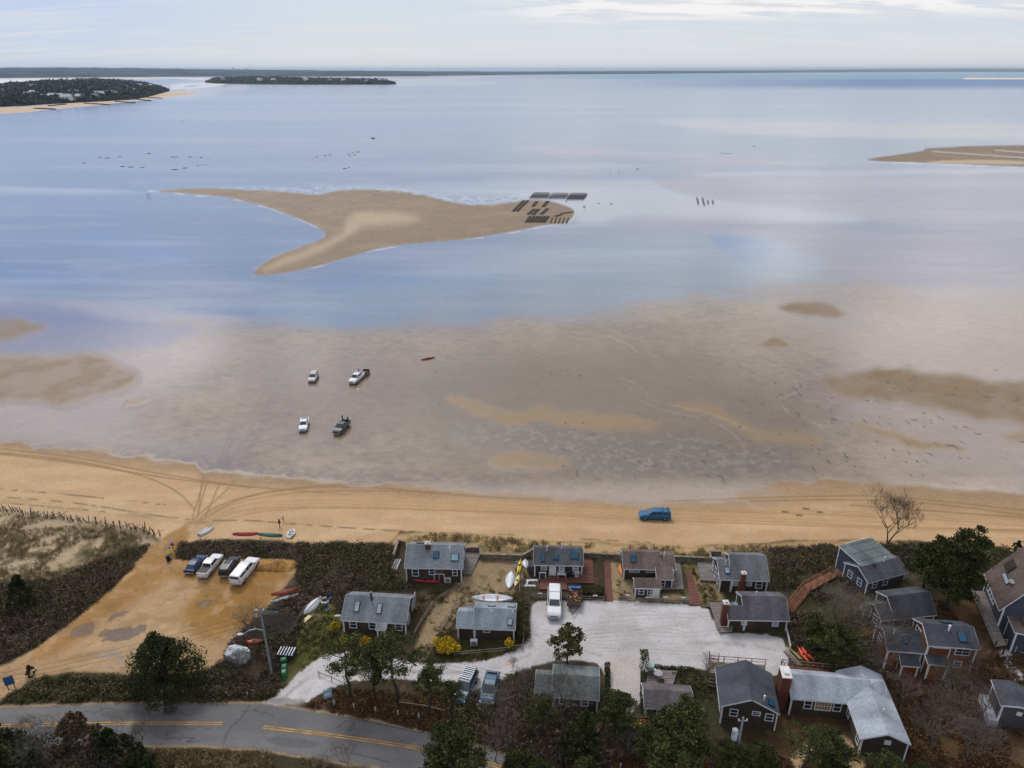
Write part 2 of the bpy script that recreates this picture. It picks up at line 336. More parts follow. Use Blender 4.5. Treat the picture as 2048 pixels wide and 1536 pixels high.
# sandbars far out
for P in ([(298, 381), (380, 377), (480, 379), (560, 381), (640, 390), (672, 380), (760, 378), (830, 386), (900, 405), (960, 411), (1010, 406), (1050, 401), (1100, 402), (1150, 419), (1148, 433), (1130, 448), (1096, 449), (1050, 459), (980, 471), (900, 482), (800, 490), (740, 501), (680, 520), (620, 536), (560, 548), (503, 552), (515, 534), (545, 514), (600, 493), (640, 481), (652, 467), (640, 456), (600, 438), (540, 415), (470, 397), (380, 388)],
          [(1725, 320), (1790, 310), (1850, 303), (1845, 298), (1900, 295), (1960, 292), (2300, 290), (2300, 340), (2048, 334), (1950, 330), (1850, 326), (1760, 322)]):
    m = pmask(P, 1.6, 2.5, 60, 90, 2); rr = fbm(x, y, 14, 4, 91)
    z += pmask(P, 12) * .25
    paint(m, (.20, .135, .075), rough=.65, spec=.3, bump=.35, reg=BAR)
    paint(m * sst(rr, .4, .7), (.255, .175, .10), .8)
    wet = m * (1 - pmask([(a, b) for a, b in P], 7, 3, 40, 92, 2)); paint(wet, (.12, .08, .045), .6, rough=.3); paint(m * sst(fbm(x, y * .4, 1.5, 3, 94), .5, .7), (.14, .095, .055), .35)
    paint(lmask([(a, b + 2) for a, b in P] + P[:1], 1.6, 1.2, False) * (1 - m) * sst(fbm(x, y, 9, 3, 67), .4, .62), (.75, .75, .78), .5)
paint(pmask([(690, 440), (720, 424), (780, 422), (850, 436), (800, 446), (740, 450), (700, 470), (650, 500), (560, 535), (520, 545), (560, 520), (640, 488), (690, 465)], 10, 5, 30, 93), (.42, .30, .185), .75)
paint(pmask([(1840, 326), (1900, 320), (2060, 322), (2060, 330), (1900, 328)], 2, 1), (.55, .42, .28), .7)
for P in ([(1865, 303), (1920, 307), (2048, 316)], [(1990, 301), (2060, 306)]): paint(lmask(P, 1.6, 1), (.5, .5, .55), .7)
paint(lmask([(1928, 157), (2200, 157.5)], 2.6, 1), (.85, .70, .50), 1, rough=.8, spec=.1, reg=BAR)
# ripply shallow edges of the bar: painted silver sheen with fine dark ripples
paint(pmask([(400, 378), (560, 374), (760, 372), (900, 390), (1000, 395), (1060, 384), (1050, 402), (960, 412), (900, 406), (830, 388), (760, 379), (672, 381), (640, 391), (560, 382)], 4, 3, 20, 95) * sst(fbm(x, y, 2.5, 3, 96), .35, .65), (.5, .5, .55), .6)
# beach
bt = np.interp(u, [-300, 0, 100, 200, 300, 390, 405, 470, 560, 700, 900, 1100, 1300, 1420, 1560, 1700, 1800, 1950, 2300], [880, 886, 896, 902, 917, 926, 942, 950, 958, 968, 978, 990, 1006, 1004, 964, 961, 972, 985, 1000])
nb = (fbm(x, y, 5, 4, 101) - .5)
sb = sst(v + nb * 26, bt - 7, bt + 7)
damp = sst(v + nb * 10, bt, bt + np.interp(u, [0, 500, 1100, 1500, 2048], [30, 40, 72, 80, 85]))
paint(sb, (.27, .17, .088), rough=.7, spec=.25, bump=.3)
REG[sb > .5] = BEACH
paint(sb * damp, (.43, .268, .135))
paint(sb * damp * sst(fbm(x * .35, y, 3, 4, 103), .4, .7), (.50, .335, .18), .7)
paint(sb * sst(vn(x * 3, y * 3, 105) * .5 + fbm(x, y, 2, 3, 106) * .5, .42, .25), (.38, .27, .16), .5)
mauve = pmask([(880, 975), (1500, 960), (1600, 1000), (1450, 1012), (1100, 1010), (900, 996)], 20, 6, 30, 8); paint(mauve, (.34, .26, .20), .6)
for k_ in range(14):
    o_ = k_ * 4.6; rr_ = random.Random(k_); j_ = rr_.uniform(-2, 2)
    Q_ = [(400 + k_ * 2, 1052 - k_), (470 + o_ * .4, 1024 - o_ * .35), (620, 1012 - o_ * .5), (900, 1018 - o_ * .45 + j_), (1280, 1040 - o_ * .45 - j_), (1700, 1056 - o_ * .55), (2060, 1068 - o_ * .6)]
    paint(lmask(Q_ if k_ % 3 else Q_[2:], 1.0, 1.0), (.24, .135, .05), .45)
for P in ([(390, 1045), (430, 1012), (520, 985), (640, 972), (760, 975), (900, 990), (1100, 1000)], [(400, 1048), (450, 1012), (540, 990), (660, 980), (900, 985)], [(410, 1045), (470, 1010), (600, 1000), (760, 1002), (1000, 1010), (1280, 1018), (1700, 1030), (2060, 1052)],
          [(420, 1048), (500, 1012), (640, 1006), (800, 1010), (1280, 1026), (1700, 1044), (2060, 1052)], [(400, 1052), (480, 1018), (640, 1012), (900, 1020), (1290, 1033), (1700, 1050), (2060, 1063)], [(400, 1058), (520, 1016), (800, 1016), (1290, 1040), (1700, 1054), (2060, 1060)],
          [(0, 905), (100, 915), (200, 930), (300, 955), (360, 985), (390, 1020)], [(0, 908), (150, 925), (260, 945), (400, 965), (640, 985), (700, 990)], [(0, 898), (150, 913), (300, 945), (500, 975)], [(1330, 1003), (1500, 996), (1720, 990), (1850, 998), (2060, 1022)], [(1500, 1002), (1720, 998), (1880, 1008), (2060, 1032)], [(1700, 1010), (2060, 1036)],
          [(385, 1035), (410, 955)], [(395, 1030), (415, 960)], [(410, 1035), (440, 965)], [(385, 1040), (450, 985), (470, 960)], [(395, 1038), (405, 950)], [(340, 1085), (400, 1040), (470, 1000), (560, 978), (700, 968)]):
    wv = 2.2 + 1.0 * random.Random(P[0][1]).random()
    paint(lmask(P, wv, 1.2), (.23, .13, .048), .72)
paint(pmask([(430, 1030), (500, 996), (640, 985), (900, 996), (1280, 1014), (2060, 1040), (2060, 1064), (1280, 1042), (900, 1022), (640, 1016), (520, 1020), (450, 1046), (380, 1085), (350, 1080), (400, 1040)], 12, 3), (.46, .29, .135), .6)
# wrack lines
for P in ([(-50, 990), (60, 998), (160, 1006), (300, 1030), (400, 1042), (500, 1040), (560, 1046), (700, 1056), (860, 1066), (1000, 1070)], [(-50, 975), (130, 988), (240, 1000), (330, 1010)], [(-50, 1001), (80, 1012), (200, 1022), (300, 1034)], [(1000, 1068), (1200, 1080), (1300, 1085)]):
    m = lmask(P, 2.4, 1.5) * sst(fbm(x, y, 1.6, 3, 110 + len(P)), .38, .55); paint(m, (.13, .09, .045), .8)
paint(pmask([(-50, 990), (160, 1005), (400, 1042), (400, 1052), (160, 1024), (-50, 1004)], 4, 2, 30, 3) * sst(fbm(x, y, 2.5, 4, 112), .4, .6), (.34, .23, .11), .7)
for a, b in ((1598, 1030), (1640, 1024), (1570, 1023), (1612, 1017)): paint(lmask([(a - 5, b), (a + 5, b + 1)], 3, 1.5, False), (.05, .04, .02), .8)
# landward ground
gl = np.interp(u, [-300, 0, 160, 300, 325, 340, 400, 600, 780, 800, 1000, 1200, 1400, 1550, 1650, 1830, 1940, 2048, 2300], [1012, 1018, 1040, 1068, 1085, 1090, 1080, 1083, 1084, 1062, 1072, 1086, 1092, 1082, 1080, 1082, 1088, 1108, 1130])
gm = sst(v + (fbm(x, y, 3, 4, 120) - .5) * 14, gl - 3, gl + 4)
g1 = fbm(x, y, 7, 5, 121); g2 = fbm(x, y, 1.6, 4, 122); g3 = fbm(x, y, 18, 3, 123)
paint(gm, (.050, .038, .022), rough=.9, spec=.1, bump=.7)
REG[gm > .5] = GROUND
paint(gm * sst(g1, .45, .65), (.085, .058, .032), .8)
paint(gm * sst(g3, .5, .7), (.040, .042, .018), .7)
paint(gm * sst(g2, .55, .75), (.13, .10, .055), .45)
brown = pmask([(1640, 1250), (2300, 1150), (2300, 1700), (900, 1700), (900, 1520), (1180, 1440), (1290, 1480), (1560, 1500)], 40, 20, 60, 12)
paint(brown, (.092, .048, .022), .75); paint(brown * sst(g2, .5, .7), (.16, .085, .035), .6); paint(brown * sst(g1, .55, .4), (.042, .034, .016), .7)
# dunes at left
dn = pmask([(-300, 1005), (0, 1010), (160, 1035), (325, 1070), (270, 1120), (200, 1180), (120, 1190), (60, 1150), (0, 1170), (-300, 1200)], 12, 10, 50, 13)
paint(dn, (.42, .315, .20), .95); paint(dn * sst(v, 1040, 1075) * sst(g1 * .5 + g2 * .5, .40, .56), (.12, .095, .05), .85); paint(dn * sst(g2, .58, .72), (.075, .07, .03), .5)
ld = pmask([(60, 1180), (200, 1130), (300, 1085), (270, 1115), (200, 1185), (90, 1280), (0, 1330), (-300, 1400), (-300, 1160), (0, 1170)], 12, 12, 50, 14)
paint(ld, (.042, .032, .022), .85); paint(ld * sst(g2, .5, .7), (.085, .065, .05), .6)
# dune-grass strip seaward of the cottages
ds = pmask([(780, 1088), (800, 1060), (1000, 1072), (1200, 1088), (1420, 1093), (1540, 1086), (1560, 1100), (1400, 1112), (1240, 1112), (1060, 1112), (930, 1112), (800, 1090)], 5, 4, 30, 15)
paint(ds, (.40, .27, .13)); paint(ds * sst(g2, .45, .62) * sst(v, gl + 6, gl + 16), (.12, .105, .045), .75)
paint(pmask([(1540, 1086), (1650, 1080), (1830, 1084), (1830, 1090), (1650, 1092), (1560, 1100)], 4, 3, 20, 16), (.38, .24, .11), .9)
# sandy yards and lanes
for i, (P, c, a) in enumerate([
    ([(925, 1118), (1060, 1115), (1062, 1150), (1036, 1160), (1020, 1195), (960, 1205), (905, 1240), (868, 1290), (850, 1325), (828, 1310), (850, 1250), (880, 1205), (920, 1160)], (.30, .215, .125), .85),
    ([(1185, 1117), (1245, 1117), (1248, 1160), (1240, 1200), (1222, 1200), (1215, 1120)], (.34, .25, .145), .85), ([(1222, 1150), (1270, 1160), (1270, 1190), (1380, 1190), (1400, 1200), (1240, 1202)], (.27, .20, .11), .8),
    ([(1355, 1120), (1420, 1120), (1450, 1190), (1440, 1212), (1400, 1208), (1380, 1160)], (.27, .20, .10), .7), ([(1590, 1480), (1720, 1470), (1740, 1600), (1560, 1600)], (.40, .28, .15), .95), ([(1700, 1360), (1990, 1320), (1990, 1345), (1800, 1365)], (.17, .095, .05), .5),
    ([(590, 1490), (640, 1480)], (.3, .2, .1), 0)]):
    if a:
        m = pmask(P, 6, 6, 30, 20 + i); paint(m, c, a); paint(m * sst(g2, .55, .72), (.09, .075, .03), .55)
lawn = pmask([(600, 1200), (690, 1215), (690, 1290), (640, 1320), (570, 1385), (540, 1400), (560, 1340), (590, 1290)], 8, 6, 30, 31)
paint(lawn, (.085, .085, .022), .9); paint(lawn * sst(g1, .5, .65), (.19, .15, .07), .6)
paint(pmask([(840, 1320), (1060, 1200), (1058, 1290), (1000, 1315), (880, 1325)], 6, 6, 30, 32), (.06, .055, .022), .8)
# pale sandy car park and track
pk = pmask([(400, 1030), (440, 1040), (360, 1085), (350, 1118), (400, 1122), (515, 1118), (592, 1118), (586, 1150), (562, 1185), (540, 1220), (470, 1275), (440, 1335), (330, 1352), (150, 1342), (75, 1352), (25, 1385), (-40, 1425), (-300, 1440), (-300, 1400), (0, 1338), (80, 1290), (180, 1215), (250, 1150), (312, 1085)], 4, 3, 20, 40)
paint(pk, (.39, .255, .135), rough=.85, spec=.2, bump=.35, reg=LOT)
REG[(pk > .5) & (v < 1085)] = BEACH
paint(pk * pmask([(300, 1075), (380, 1050), (360, 1120), (590, 1118), (586, 1150), (530, 1215), (420, 1300), (350, 1240), (400, 1190), (340, 1150), (300, 1180), (150, 1280), (60, 1340), (80, 1290), (200, 1200)], 12, 12, 40, 41), (.31, .165, .048), .9)
paint(pk * pmask([(395, 1200), (540, 1130), (585, 1135), (540, 1210), (470, 1260), (380, 1240)], 14, 14, 40, 42), (.27, .135, .028), .7)
paint(pk * sst(g2, .55, .8), (.52, .38, .24), .35)
paint(pk * sst(fbm(x * .6 + y * .4, y - x * .3, 2.4, 4, 46), .52, .72), (.20, .11, .04), .4)
paint(pk * pmask([(380, 1190), (440, 1195), (430, 1215), (395, 1225), (370, 1205)], 6, 8, 20, 47) * sst(g2, .4, .6), (.10, .08, .07), .6)
paint(pk * pmask([(190, 1300), (330, 1290), (400, 1320), (330, 1348), (180, 1340)], 8, 8, 20, 48) * sst(fbm(x, y, 1.2, 3, 49), .48, .62), (.27, .22, .19), .6)
for P in ([(190, 1265), (240, 1255), (262, 1252), (275, 1262), (245, 1270), (210, 1280)], [(200, 1278), (250, 1272), (285, 1246), (300, 1250), (285, 1270), (230, 1285), (205, 1284)], [(215, 1240), (230, 1225), (250, 1220), (262, 1224), (240, 1230), (222, 1245)], [(140, 1262), (190, 1235), (190, 1262), (150, 1280)]):
    paint(pmask(P, 2, 5, 18, 43, 2), (.10, .068, .048), .88, rough=.5, spec=.25, bump=.05)
for k in range(9):
    o = k * 9; paint(lmask([(20 + o, 1345 + k), (110 + o, 1290), (210 + o, 1210 - k), (300 + o * .5, 1120), (345 + o * .4, 1082)], 1.6, 1.4) * pk, (.24, .13, .045), .45)
vg = pmask([(-300, 1440), (-20, 1420), (25, 1392), (75, 1354), (150, 1346), (330, 1356), (440, 1338), (600, 1290), (600, 1340), (548, 1395), (400, 1404), (200, 1405), (0, 1412), (-300, 1420)], 3, 4, 15, 45)
# asphalt
ru = [-300, 0, 200, 400, 520, 600, 740, 860, 960, 1050, 1130, 1300]
rt = np.interp(u, ru, [1428, 1417, 1409, 1406, 1408, 1419, 1442, 1468, 1494, 1520, 1548, 1610]); rb = np.interp(u, ru, [1512, 1498, 1490, 1490, 1498, 1510, 1532, 1562, 1592, 1625, 1660, 1720])
edge = sst(v, rt - 7, rt - 3) * sst(v, rb + 8, rb + 3)
paint(edge, (.33, .235, .15), .8)
rd = sst(v, rt - 1.2, rt + 1.2) * sst(v, rb + 1.2, rb - 1.2)
paint(rd, (.135, .13, .13), rough=.85, spec=.2, bump=.15, reg=ROAD)
paint(rd * sst(fbm(x * .25, y, 3, 3, 50), .4, .7), (.18, .172, .168), .6)
for P in ([(500, 1408), (488, 1428), (478, 1440), (462, 1455), (452, 1470), (446, 1492)], [(90, 1455), (92, 1470), (98, 1478), (105, 1470), (110, 1455), (85, 1457)], [(330, 1478), (336, 1462)], [(355, 1482), (364, 1476), (390, 1476), (372, 1484), (400, 1482)], [(696, 1440), (680, 1450), (676, 1456)], [(700, 1442), (708, 1444), (700, 1455), (697, 1464)], [(712, 1442), (706, 1455), (700, 1462)], [(60, 1481), (150, 1483), (240, 1480)], [(700, 1506), (740, 1514), (780, 1525)], [(640, 1425), (700, 1436), (760, 1448), (840, 1466)]):
    paint(lmask(P, 1.2, .9, False) * rd, (.035, .035, .04), .8)
for P in ([(540, 1470), (640, 1482), (630, 1500), (530, 1488)], [(200, 1420), (330, 1418), (330, 1436), (200, 1438)], [(60, 1462), (150, 1460), (150, 1482), (60, 1484)]): paint(pmask(P, 2, 1, 10, 51) * rd, (.085, .085, .088), .5)
for k_ in range(16):
    rr_ = random.Random(k_ + 90); a0 = rr_.uniform(-20, 900); b0 = float(np.interp(a0, ru, [1428, 1417, 1409, 1406, 1408, 1419, 1442, 1468, 1494, 1520, 1548, 1610])) + rr_.uniform(6, 78); Q_ = [(a0 + i_ * rr_.uniform(6, 14), b0 + rr_.uniform(-6, 6)) for i_ in range(6)]
    paint(lmask(Q_, .9, .9, False) * rd, (.04, .04, .045), .6)
# crushed-shell drive and court
dr = pmask([(540, 1397), (575, 1370), (600, 1345), (638, 1312), (700, 1303), (760, 1312), (820, 1326), (890, 1327), (960, 1323), (1030, 1303), (1058, 1280), (1056, 1250), (1060, 1203), (1120, 1200), (1215, 1202), (1230, 1200), (1400, 1211), (1418, 1218), (1432, 1262), (1450, 1266), (1562, 1270), (1578, 1300), (1572, 1345), (1545, 1352), (1480, 1345), (1400, 1338), (1300, 1330), (1285, 1335), (1281, 1420), (1215, 1428), (1213, 1330), (1140, 1318), (1080, 1325), (1035, 1345), (985, 1370), (975, 1385), (920, 1385), (905, 1362), (850, 1362), (740, 1356), (680, 1368), (640, 1385), (606, 1410), (520, 1408)], 2, 3, 8, 55)
paint(dr, (.47, .44, .44), rough=.85, spec=.2, bump=.3, reg=DRIVE)
paint(dr * sst(g2, .35, .75), (.55, .52, .525), .6)
paint(dr * pmask([(1215, 1305), (1285, 1305), (1281, 1420), (1215, 1428)], 8, 8, 20, 56), (.46, .40, .35), .7)
for P, ww in (([(1225, 1290), (1300, 1283), (1400, 1287), (1500, 1288), (1540, 1298)], 6), ([(1240, 1300), (1270, 1290), (1330, 1280)], 5), ([(1060, 1262), (1110, 1290), (1200, 1310)], 3), ([(640, 1355), (720, 1335), (850, 1345), (960, 1345), (1060, 1310)], 4), ([(560, 1402), (620, 1350), (680, 1325)], 4)):
    paint(lmask(P, ww, 5) * dr * sst(g2, .3, .6), (.26, .22, .19), .6)
paint(pmask([(520, 1408), (545, 1395), (610, 1398), (606, 1412)], 3, 3, 10, 57), (.20, .18, .165), .75)
paint(lmask([(1014, 1322), (1020, 1332), (1028, 1338)], 2, 2), (.75, .42, .15), .6)
paint(pmask([(1990, 1300), (2015, 1298), (2035, 1340), (2060, 1370), (2060, 1390), (2020, 1352)], 3, 3, 10, 58), (.55, .50, .48), .9)
paint(dr * sst(fbm(x, y, 5, 4, 68), .52, .72), (.38, .35, .335), .6)
for k_ in range(12):
    rr_ = random.Random(k_ + 40); a0 = rr_.uniform(1070, 1300); b0 = rr_.uniform(1225, 1310); Q_ = [(a0, b0), (a0 + rr_.uniform(50, 100), b0 + rr_.uniform(-14, 14)), (a0 + rr_.uniform(140, 240), b0 + rr_.uniform(-18, 18))]
    paint(lmask(Q_, 1.6, 1.6) * dr, (.30, .26, .235), .38); paint(lmask([(a, b + 7) for a, b in Q_], 1.6, 1.6) * dr, (.30, .26, .235), .35)
dirt = vn(x * 2.2, y * 2.2, 77); paint(dr * sst(dirt, .93, .97), (.25, .2, .17), .5)
# small relief
z += gm * (1 - dr) * (1 - rd) * (1 - pk) * (g2 - .5) * .35
z += fl * (1 - sb) * (r2 - .5) * .03
paint(fl * (1 - sb) * pmask([(480, 690), (780, 690), (860, 760), (760, 880), (560, 900), (470, 800)], 40), (.215, .155, .115), .5, rough=.12, bump=.15, spec=1)
# build one mesh per zone from the shared sheet
nr, nc = shp; ii = (np.arange(nr - 1)[:, None] * nc + np.arange(nc - 1)[None, :]).ravel()
quads = np.stack([ii, ii + nc, ii + nc + 1, ii + 1], 1)
qr = REG[ii + nc]
co = np.stack([x, y, z], 1); carr = np.clip(np.concatenate([col, np.ones((NV, 1))], 1), 0, 1); parr = np.concatenate([par, np.ones((NV, 1))], 1)
tm = bpy.data.materials.new('weathered_ground'); tm.use_nodes = True; t = tm.node_tree; b = t.nodes['Principled BSDF']
a1 = t.nodes.new('ShaderNodeAttribute'); a1.attribute_name = 'Tint'; a2 = t.nodes.new('ShaderNodeAttribute'); a2.attribute_name = 'Par'
s2 = t.nodes.new('ShaderNodeSeparateColor'); t.links.new(a2.outputs['Color'], s2.inputs[0])
geo = t.nodes.new('ShaderNodeNewGeometry'); pos = geo.outputs['Position']
fn = noise(t, pos, 2.6, 4, .65); fn2 = noise(t, pos, .35, 5, .6)
k = math_(t, 'ADD', math_(t, 'MULTIPLY', math_(t, 'SUBTRACT', fn, .5), math_(t, 'ADD', math_(t, 'MULTIPLY', s2.outputs[1], 1.2), .30)), math_(t, 'MULTIPLY', math_(t, 'SUBTRACT', fn2, .5), .35))
hs = t.nodes.new('ShaderNodeHueSaturation'); t.links.new(a1.outputs['Color'], hs.inputs['Color']); t.links.new(math_(t, 'ADD', k, 1.0), hs.inputs['Value'])
t.links.new(hs.outputs[0], b.inputs['Base Color']); t.links.new(s2.outputs[0], b.inputs['Roughness']); t.links.new(s2.outputs[2], b.inputs['Specular IOR Level'])
bp = t.nodes.new('ShaderNodeBump'); t.links.new(s2.outputs[1], bp.inputs['Strength']); bp.inputs['Distance'].default_value = .06
t.links.new(noise(t, pos, 1.7, 3, .6, sc3=(1, 1.6, 1)), bp.inputs['Height']); t.links.new(bp.outputs[0], b.inputs['Normal'])
MATS['terrain'] = tm
for rid, nm in ((WATER, 'water'), (FLAT, 'tidal_flats'), (BAR, 'sandbar'), (BEACH, 'beach'), (GROUND, 'ground'), (ROAD, 'road'), (LOT, 'sand_lot'), (DRIVE, 'shell_driveway')):
    q = quads[qr == rid]
    if not len(q): continue
    ids, inv = np.unique(q.ravel(), return_inverse=True); me = bpy.data.meshes.new(nm)
    me.vertices.add(len(ids)); me.vertices.foreach_set('co', co[ids].astype('f').ravel())
    me.loops.add(len(inv)); me.loops.foreach_set('vertex_index', inv.astype('i').ravel())
    me.polygons.add(len(q)); me.polygons.foreach_set('loop_start', np.arange(0, len(inv), 4, dtype='i')); me.polygons.foreach_set('loop_total', np.full(len(q), 4, 'i'))
    me.update(calc_edges=True)
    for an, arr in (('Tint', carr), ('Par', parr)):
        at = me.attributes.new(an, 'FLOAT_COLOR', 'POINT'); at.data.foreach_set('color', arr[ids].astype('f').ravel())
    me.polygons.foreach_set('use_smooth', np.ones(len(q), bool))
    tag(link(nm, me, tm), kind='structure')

# painted double centre line
def ribbon(name, pts, wd_, mt, off=0.0, lift=.012):
    P = chaikin_open(pts, 3); W3 = [G(*p) for p in P]; vs_ = []; out = []
    for i, p in enumerate(W3):
        d = (W3[min(i + 1, len(W3) - 1)] - W3[max(i - 1, 0)]); d.z = 0; d.normalize(); n = Vector((-d.y, d.x, 0)); c = p + n * off
        for s_ in (-.5, .5): q = c + n * wd_ * s_; vs_.append((q.x, q.y, float(hgt(q.x, q.y)) + lift))
    me = bpy.data.meshes.new(name); me.from_pydata(vs_, [], [(2 * i, 2 * i + 1, 2 * i + 3, 2 * i + 2) for i in range(len(W3) - 1)]); return tag(link(name, me, mt), kind='structure')
def chaikin_open(P, k):
    P = [np.array(p, float) for p in P]
    for _ in range(k):
        q = [P[0]]
        for i in range(len(P) - 1): q += [P[i] * .75 + P[i + 1] * .25, P[i] * .25 + P[i + 1] * .75]
        q.append(P[-1]); P = q
    return P
ylw = mat('yellow_road_paint', (.50, .27, .055), .7, .2, var=.25, vs=.9)
for seg in ([(-280, 1468), (-100, 1456), (0, 1451), (200, 1447), (320, 1446), (444, 1447)], [(527, 1454), (620, 1465), (720, 1478), (830, 1495), (920, 1512), (1000, 1533), (1060, 1556)]):
    for o_ in (-.16, .16): ribbon('road_marking', seg, .14, ylw, o_)
# ---------------------------------------------------------------- mesh building
class MB:
    def __init__(s): s.v = []; s.f = []
    def add(s, vs, fs):
        n = len(s.v); s.v += [tuple(p) for p in vs]; s.f += [tuple(i + n for i in f) for f in fs]; return s
    def box(s, x0, x1, y0, y1, z0, z1):
        return s.add([(x0, y0, z0), (x1, y0, z0), (x1, y1, z0), (x0, y1, z0), (x0, y0, z1), (x1, y0, z1), (x1, y1, z1), (x0, y1, z1)],
                     [(0, 3, 2, 1), (4, 5, 6, 7), (0, 1, 5, 4), (1, 2, 6, 5), (2, 3, 7, 6), (3, 0, 4, 7)])
    def bar(s, a, b, w, h=None):                # square bar from a to b
        a = Vector(a); b = Vector(b); h = h or w; d = (b - a).normalized()
        up = Vector((0, 0, 1)) if abs(d.z) < .95 else Vector((0, 1, 0))
        sx = d.cross(up).normalized() * w / 2; sz = sx.cross(d).normalized() * h / 2
        vs = [p + i * sx + j * sz for p in (a, b) for i, j in ((-1, -1), (1, -1), (1, 1), (-1, 1))]
        return s.add(vs, [(0, 1, 2, 3), (7, 6, 5, 4), (0, 4, 5, 1), (1, 5, 6, 2), (2, 6, 7, 3), (3, 7, 4, 0)])
    def tube(s, a, b, r0, r1=None, n=6, cap=True):
        a = Vector(a); b = Vector(b); r1 = r0 if r1 is None else r1; d = (b - a)
        if d.length < 1e-6: return s
        d.normalize(); up = Vector((0, 0, 1)) if abs(d.z) < .9 else Vector((1, 0, 0)); e = d.cross(up).normalized(); g = e.cross(d)
        vs = [p + (e * math.cos(2 * math.pi * i / n) + g * math.sin(2 * math.pi * i / n)) * r for p, r in ((a, r0), (b, r1)) for i in range(n)]
        fs = [(i, i + n, (i + 1) % n + n, (i + 1) % n) for i in range(n)]
        if cap: fs += [tuple(range(n)), tuple(range(2 * n - 1, n - 1, -1))]
        return s.add(vs, fs)
    def prism(s, prof, x0, x1):                 # profile of (y, z) swept along x
        n = len(prof); vs = [(x0, a, b) for a, b in prof] + [(x1, a, b) for a, b in prof]
        return s.add(vs, [tuple(range(n)), tuple(range(2 * n - 1, n - 1, -1))] + [(i, i + n, (i + 1) % n + n, (i + 1) % n) for i in range(n)])
    def loft(s, rings, cap=True):
        n = len(rings[0]); vs = [p for r in rings for p in r]; fs = []
        for k in range(len(rings) - 1):
            for i in range(n): fs.append((k * n + i, k * n + (i + 1) % n, (k + 1) * n + (i + 1) % n, (k + 1) * n + i))
        if cap: fs += [tuple(range(n - 1, -1, -1)), tuple(range((len(rings) - 1) * n, len(rings) * n))]
        return s.add(vs, fs)
    def build(s, name, m, parent=None, smooth=False, fix=True):
        me = bpy.data.meshes.new(name); me.from_pydata(s.v, [], s.f)
        if fix:
            import bmesh
            b = bmesh.new(); b.from_mesh(me); bmesh.ops.recalc_face_normals(b, faces=b.faces); b.to_mesh(me); b.free()
        if smooth: me.polygons.foreach_set('use_smooth', [True] * len(me.polygons))
        return link(name, me, m, parent)
def empty(name, loc, rz=0, label=None, cat=None, group=None):
    o = bpy.data.objects.new(name, None); C.objects.link(o); o.location = loc; o.rotation_euler = (0, 0, rz); o.empty_display_size = .2
    return tag(o, label, cat, group)
def copy_tree(o, parent=None):
    c = o.copy(); C.objects.link(c)
    if parent: c.parent = parent
    for ch in o.children: copy_tree(ch, c)
    return c
def one(mb, name, m, p, rz, label, cat, group=None, smooth=False):
    o = mb.build(name, m, None, smooth); o.location = p; o.rotation_euler = (0, 0, rz); return tag(o, label, cat, group)
# ---------------------------------------------------------------- materials
def shingle(key, c, c2, course=.16, vs=.5, rough=.9, streak=.8):
    if key in MATS: return MATS[key]
    m = bpy.data.materials.new(key); m.use_nodes = True; t = m.node_tree; b = t.nodes['Principled BSDF']
    tcn = t.nodes.new('ShaderNodeTexCoord'); o = tcn.outputs['Object']
    sp = t.nodes.new('ShaderNodeSeparateXYZ'); t.links.new(o, sp.inputs[0])
    cb = t.nodes.new('ShaderNodeCombineXYZ'); t.links.new(math_(t, 'ADD', sp.outputs[0], math_(t, 'MULTIPLY', sp.outputs[1], .37)), cb.inputs[0])
    t.links.new(math_(t, 'MULTIPLY', sp.outputs[2], 1.9), cb.inputs[1])
    br = t.nodes.new('ShaderNodeTexBrick'); t.links.new(cb.outputs[0], br.inputs[0]); br.inputs['Scale'].default_value = 1 / course / 4
    br.inputs['Color1'].default_value = (*c, 1); br.inputs['Color2'].default_value = (*c2, 1); br.inputs['Mortar'].default_value = (*[q * .45 for q in c], 1)
    br.inputs['Mortar Size'].default_value = .012; br.inputs['Bias'].default_value = 0
    n = noise(t, o, vs, 5, .65, sc3=(1, .45, .45)); n2 = noise(t, o, 7, 2, .6)
    hs = t.nodes.new('ShaderNodeHueSaturation'); t.links.new(br.outputs[0], hs.inputs['Color'])
    t.links.new(math_(t, 'ADD', math_(t, 'MULTIPLY', math_(t, 'SUBTRACT', n, .5), streak * 2), math_(t, 'ADD', math_(t, 'MULTIPLY', n2, .8), .6)), hs.inputs['Value'])
    t.links.new(hs.outputs[0], b.inputs['Base Color']); b.inputs['Roughness'].default_value = rough; b.inputs['Specular IOR Level'].default_value = .25
    MATS[key] = m; return m
wall_dark = shingle('shingle_wall_dark', (.075, .053, .040), (.050, .036, .028)); wall_grey = shingle('shingle_wall_grey', (.075, .070, .075), (.055, .052, .058))
wall_blue = shingle('shingle_wall_slate', (.070, .075, .10), (.055, .060, .080)); wall_cedar = shingle('shingle_wall_cedar', (.23, .085, .030), (.15, .055, .020))
roof_grey = shingle('roof_grey', (.20, .215, .235), (.15, .16, .18)); roof_pale = shingle('roof_pale', (.36, .39, .43), (.30, .33, .37)); roof_mid = shingle('roof_mid', (.155, .16, .175), (.115, .12, .13))
roof_dark = shingle('roof_dark', (.095, .098, .11), (.06, .062, .07)); roof_char = shingle('roof_charcoal', (.075, .08, .095), (.055, .06, .072)); roof_brown = shingle('roof_brown', (.155, .115, .10), (.11, .08, .072)); roof_green = shingle('roof_green', (.14, .165, .165), (.10, .12, .12))
white = mat('white_trim', (.70, .71, .74), .6, .3, var=.06); glass = mat('window_glass', (.02, .035, .055), .08, .6, var=.3, vs=1.5); glass_lit = mat('skylight_glass', (.30, .36, .42), .12, .7, var=.2, vs=1)
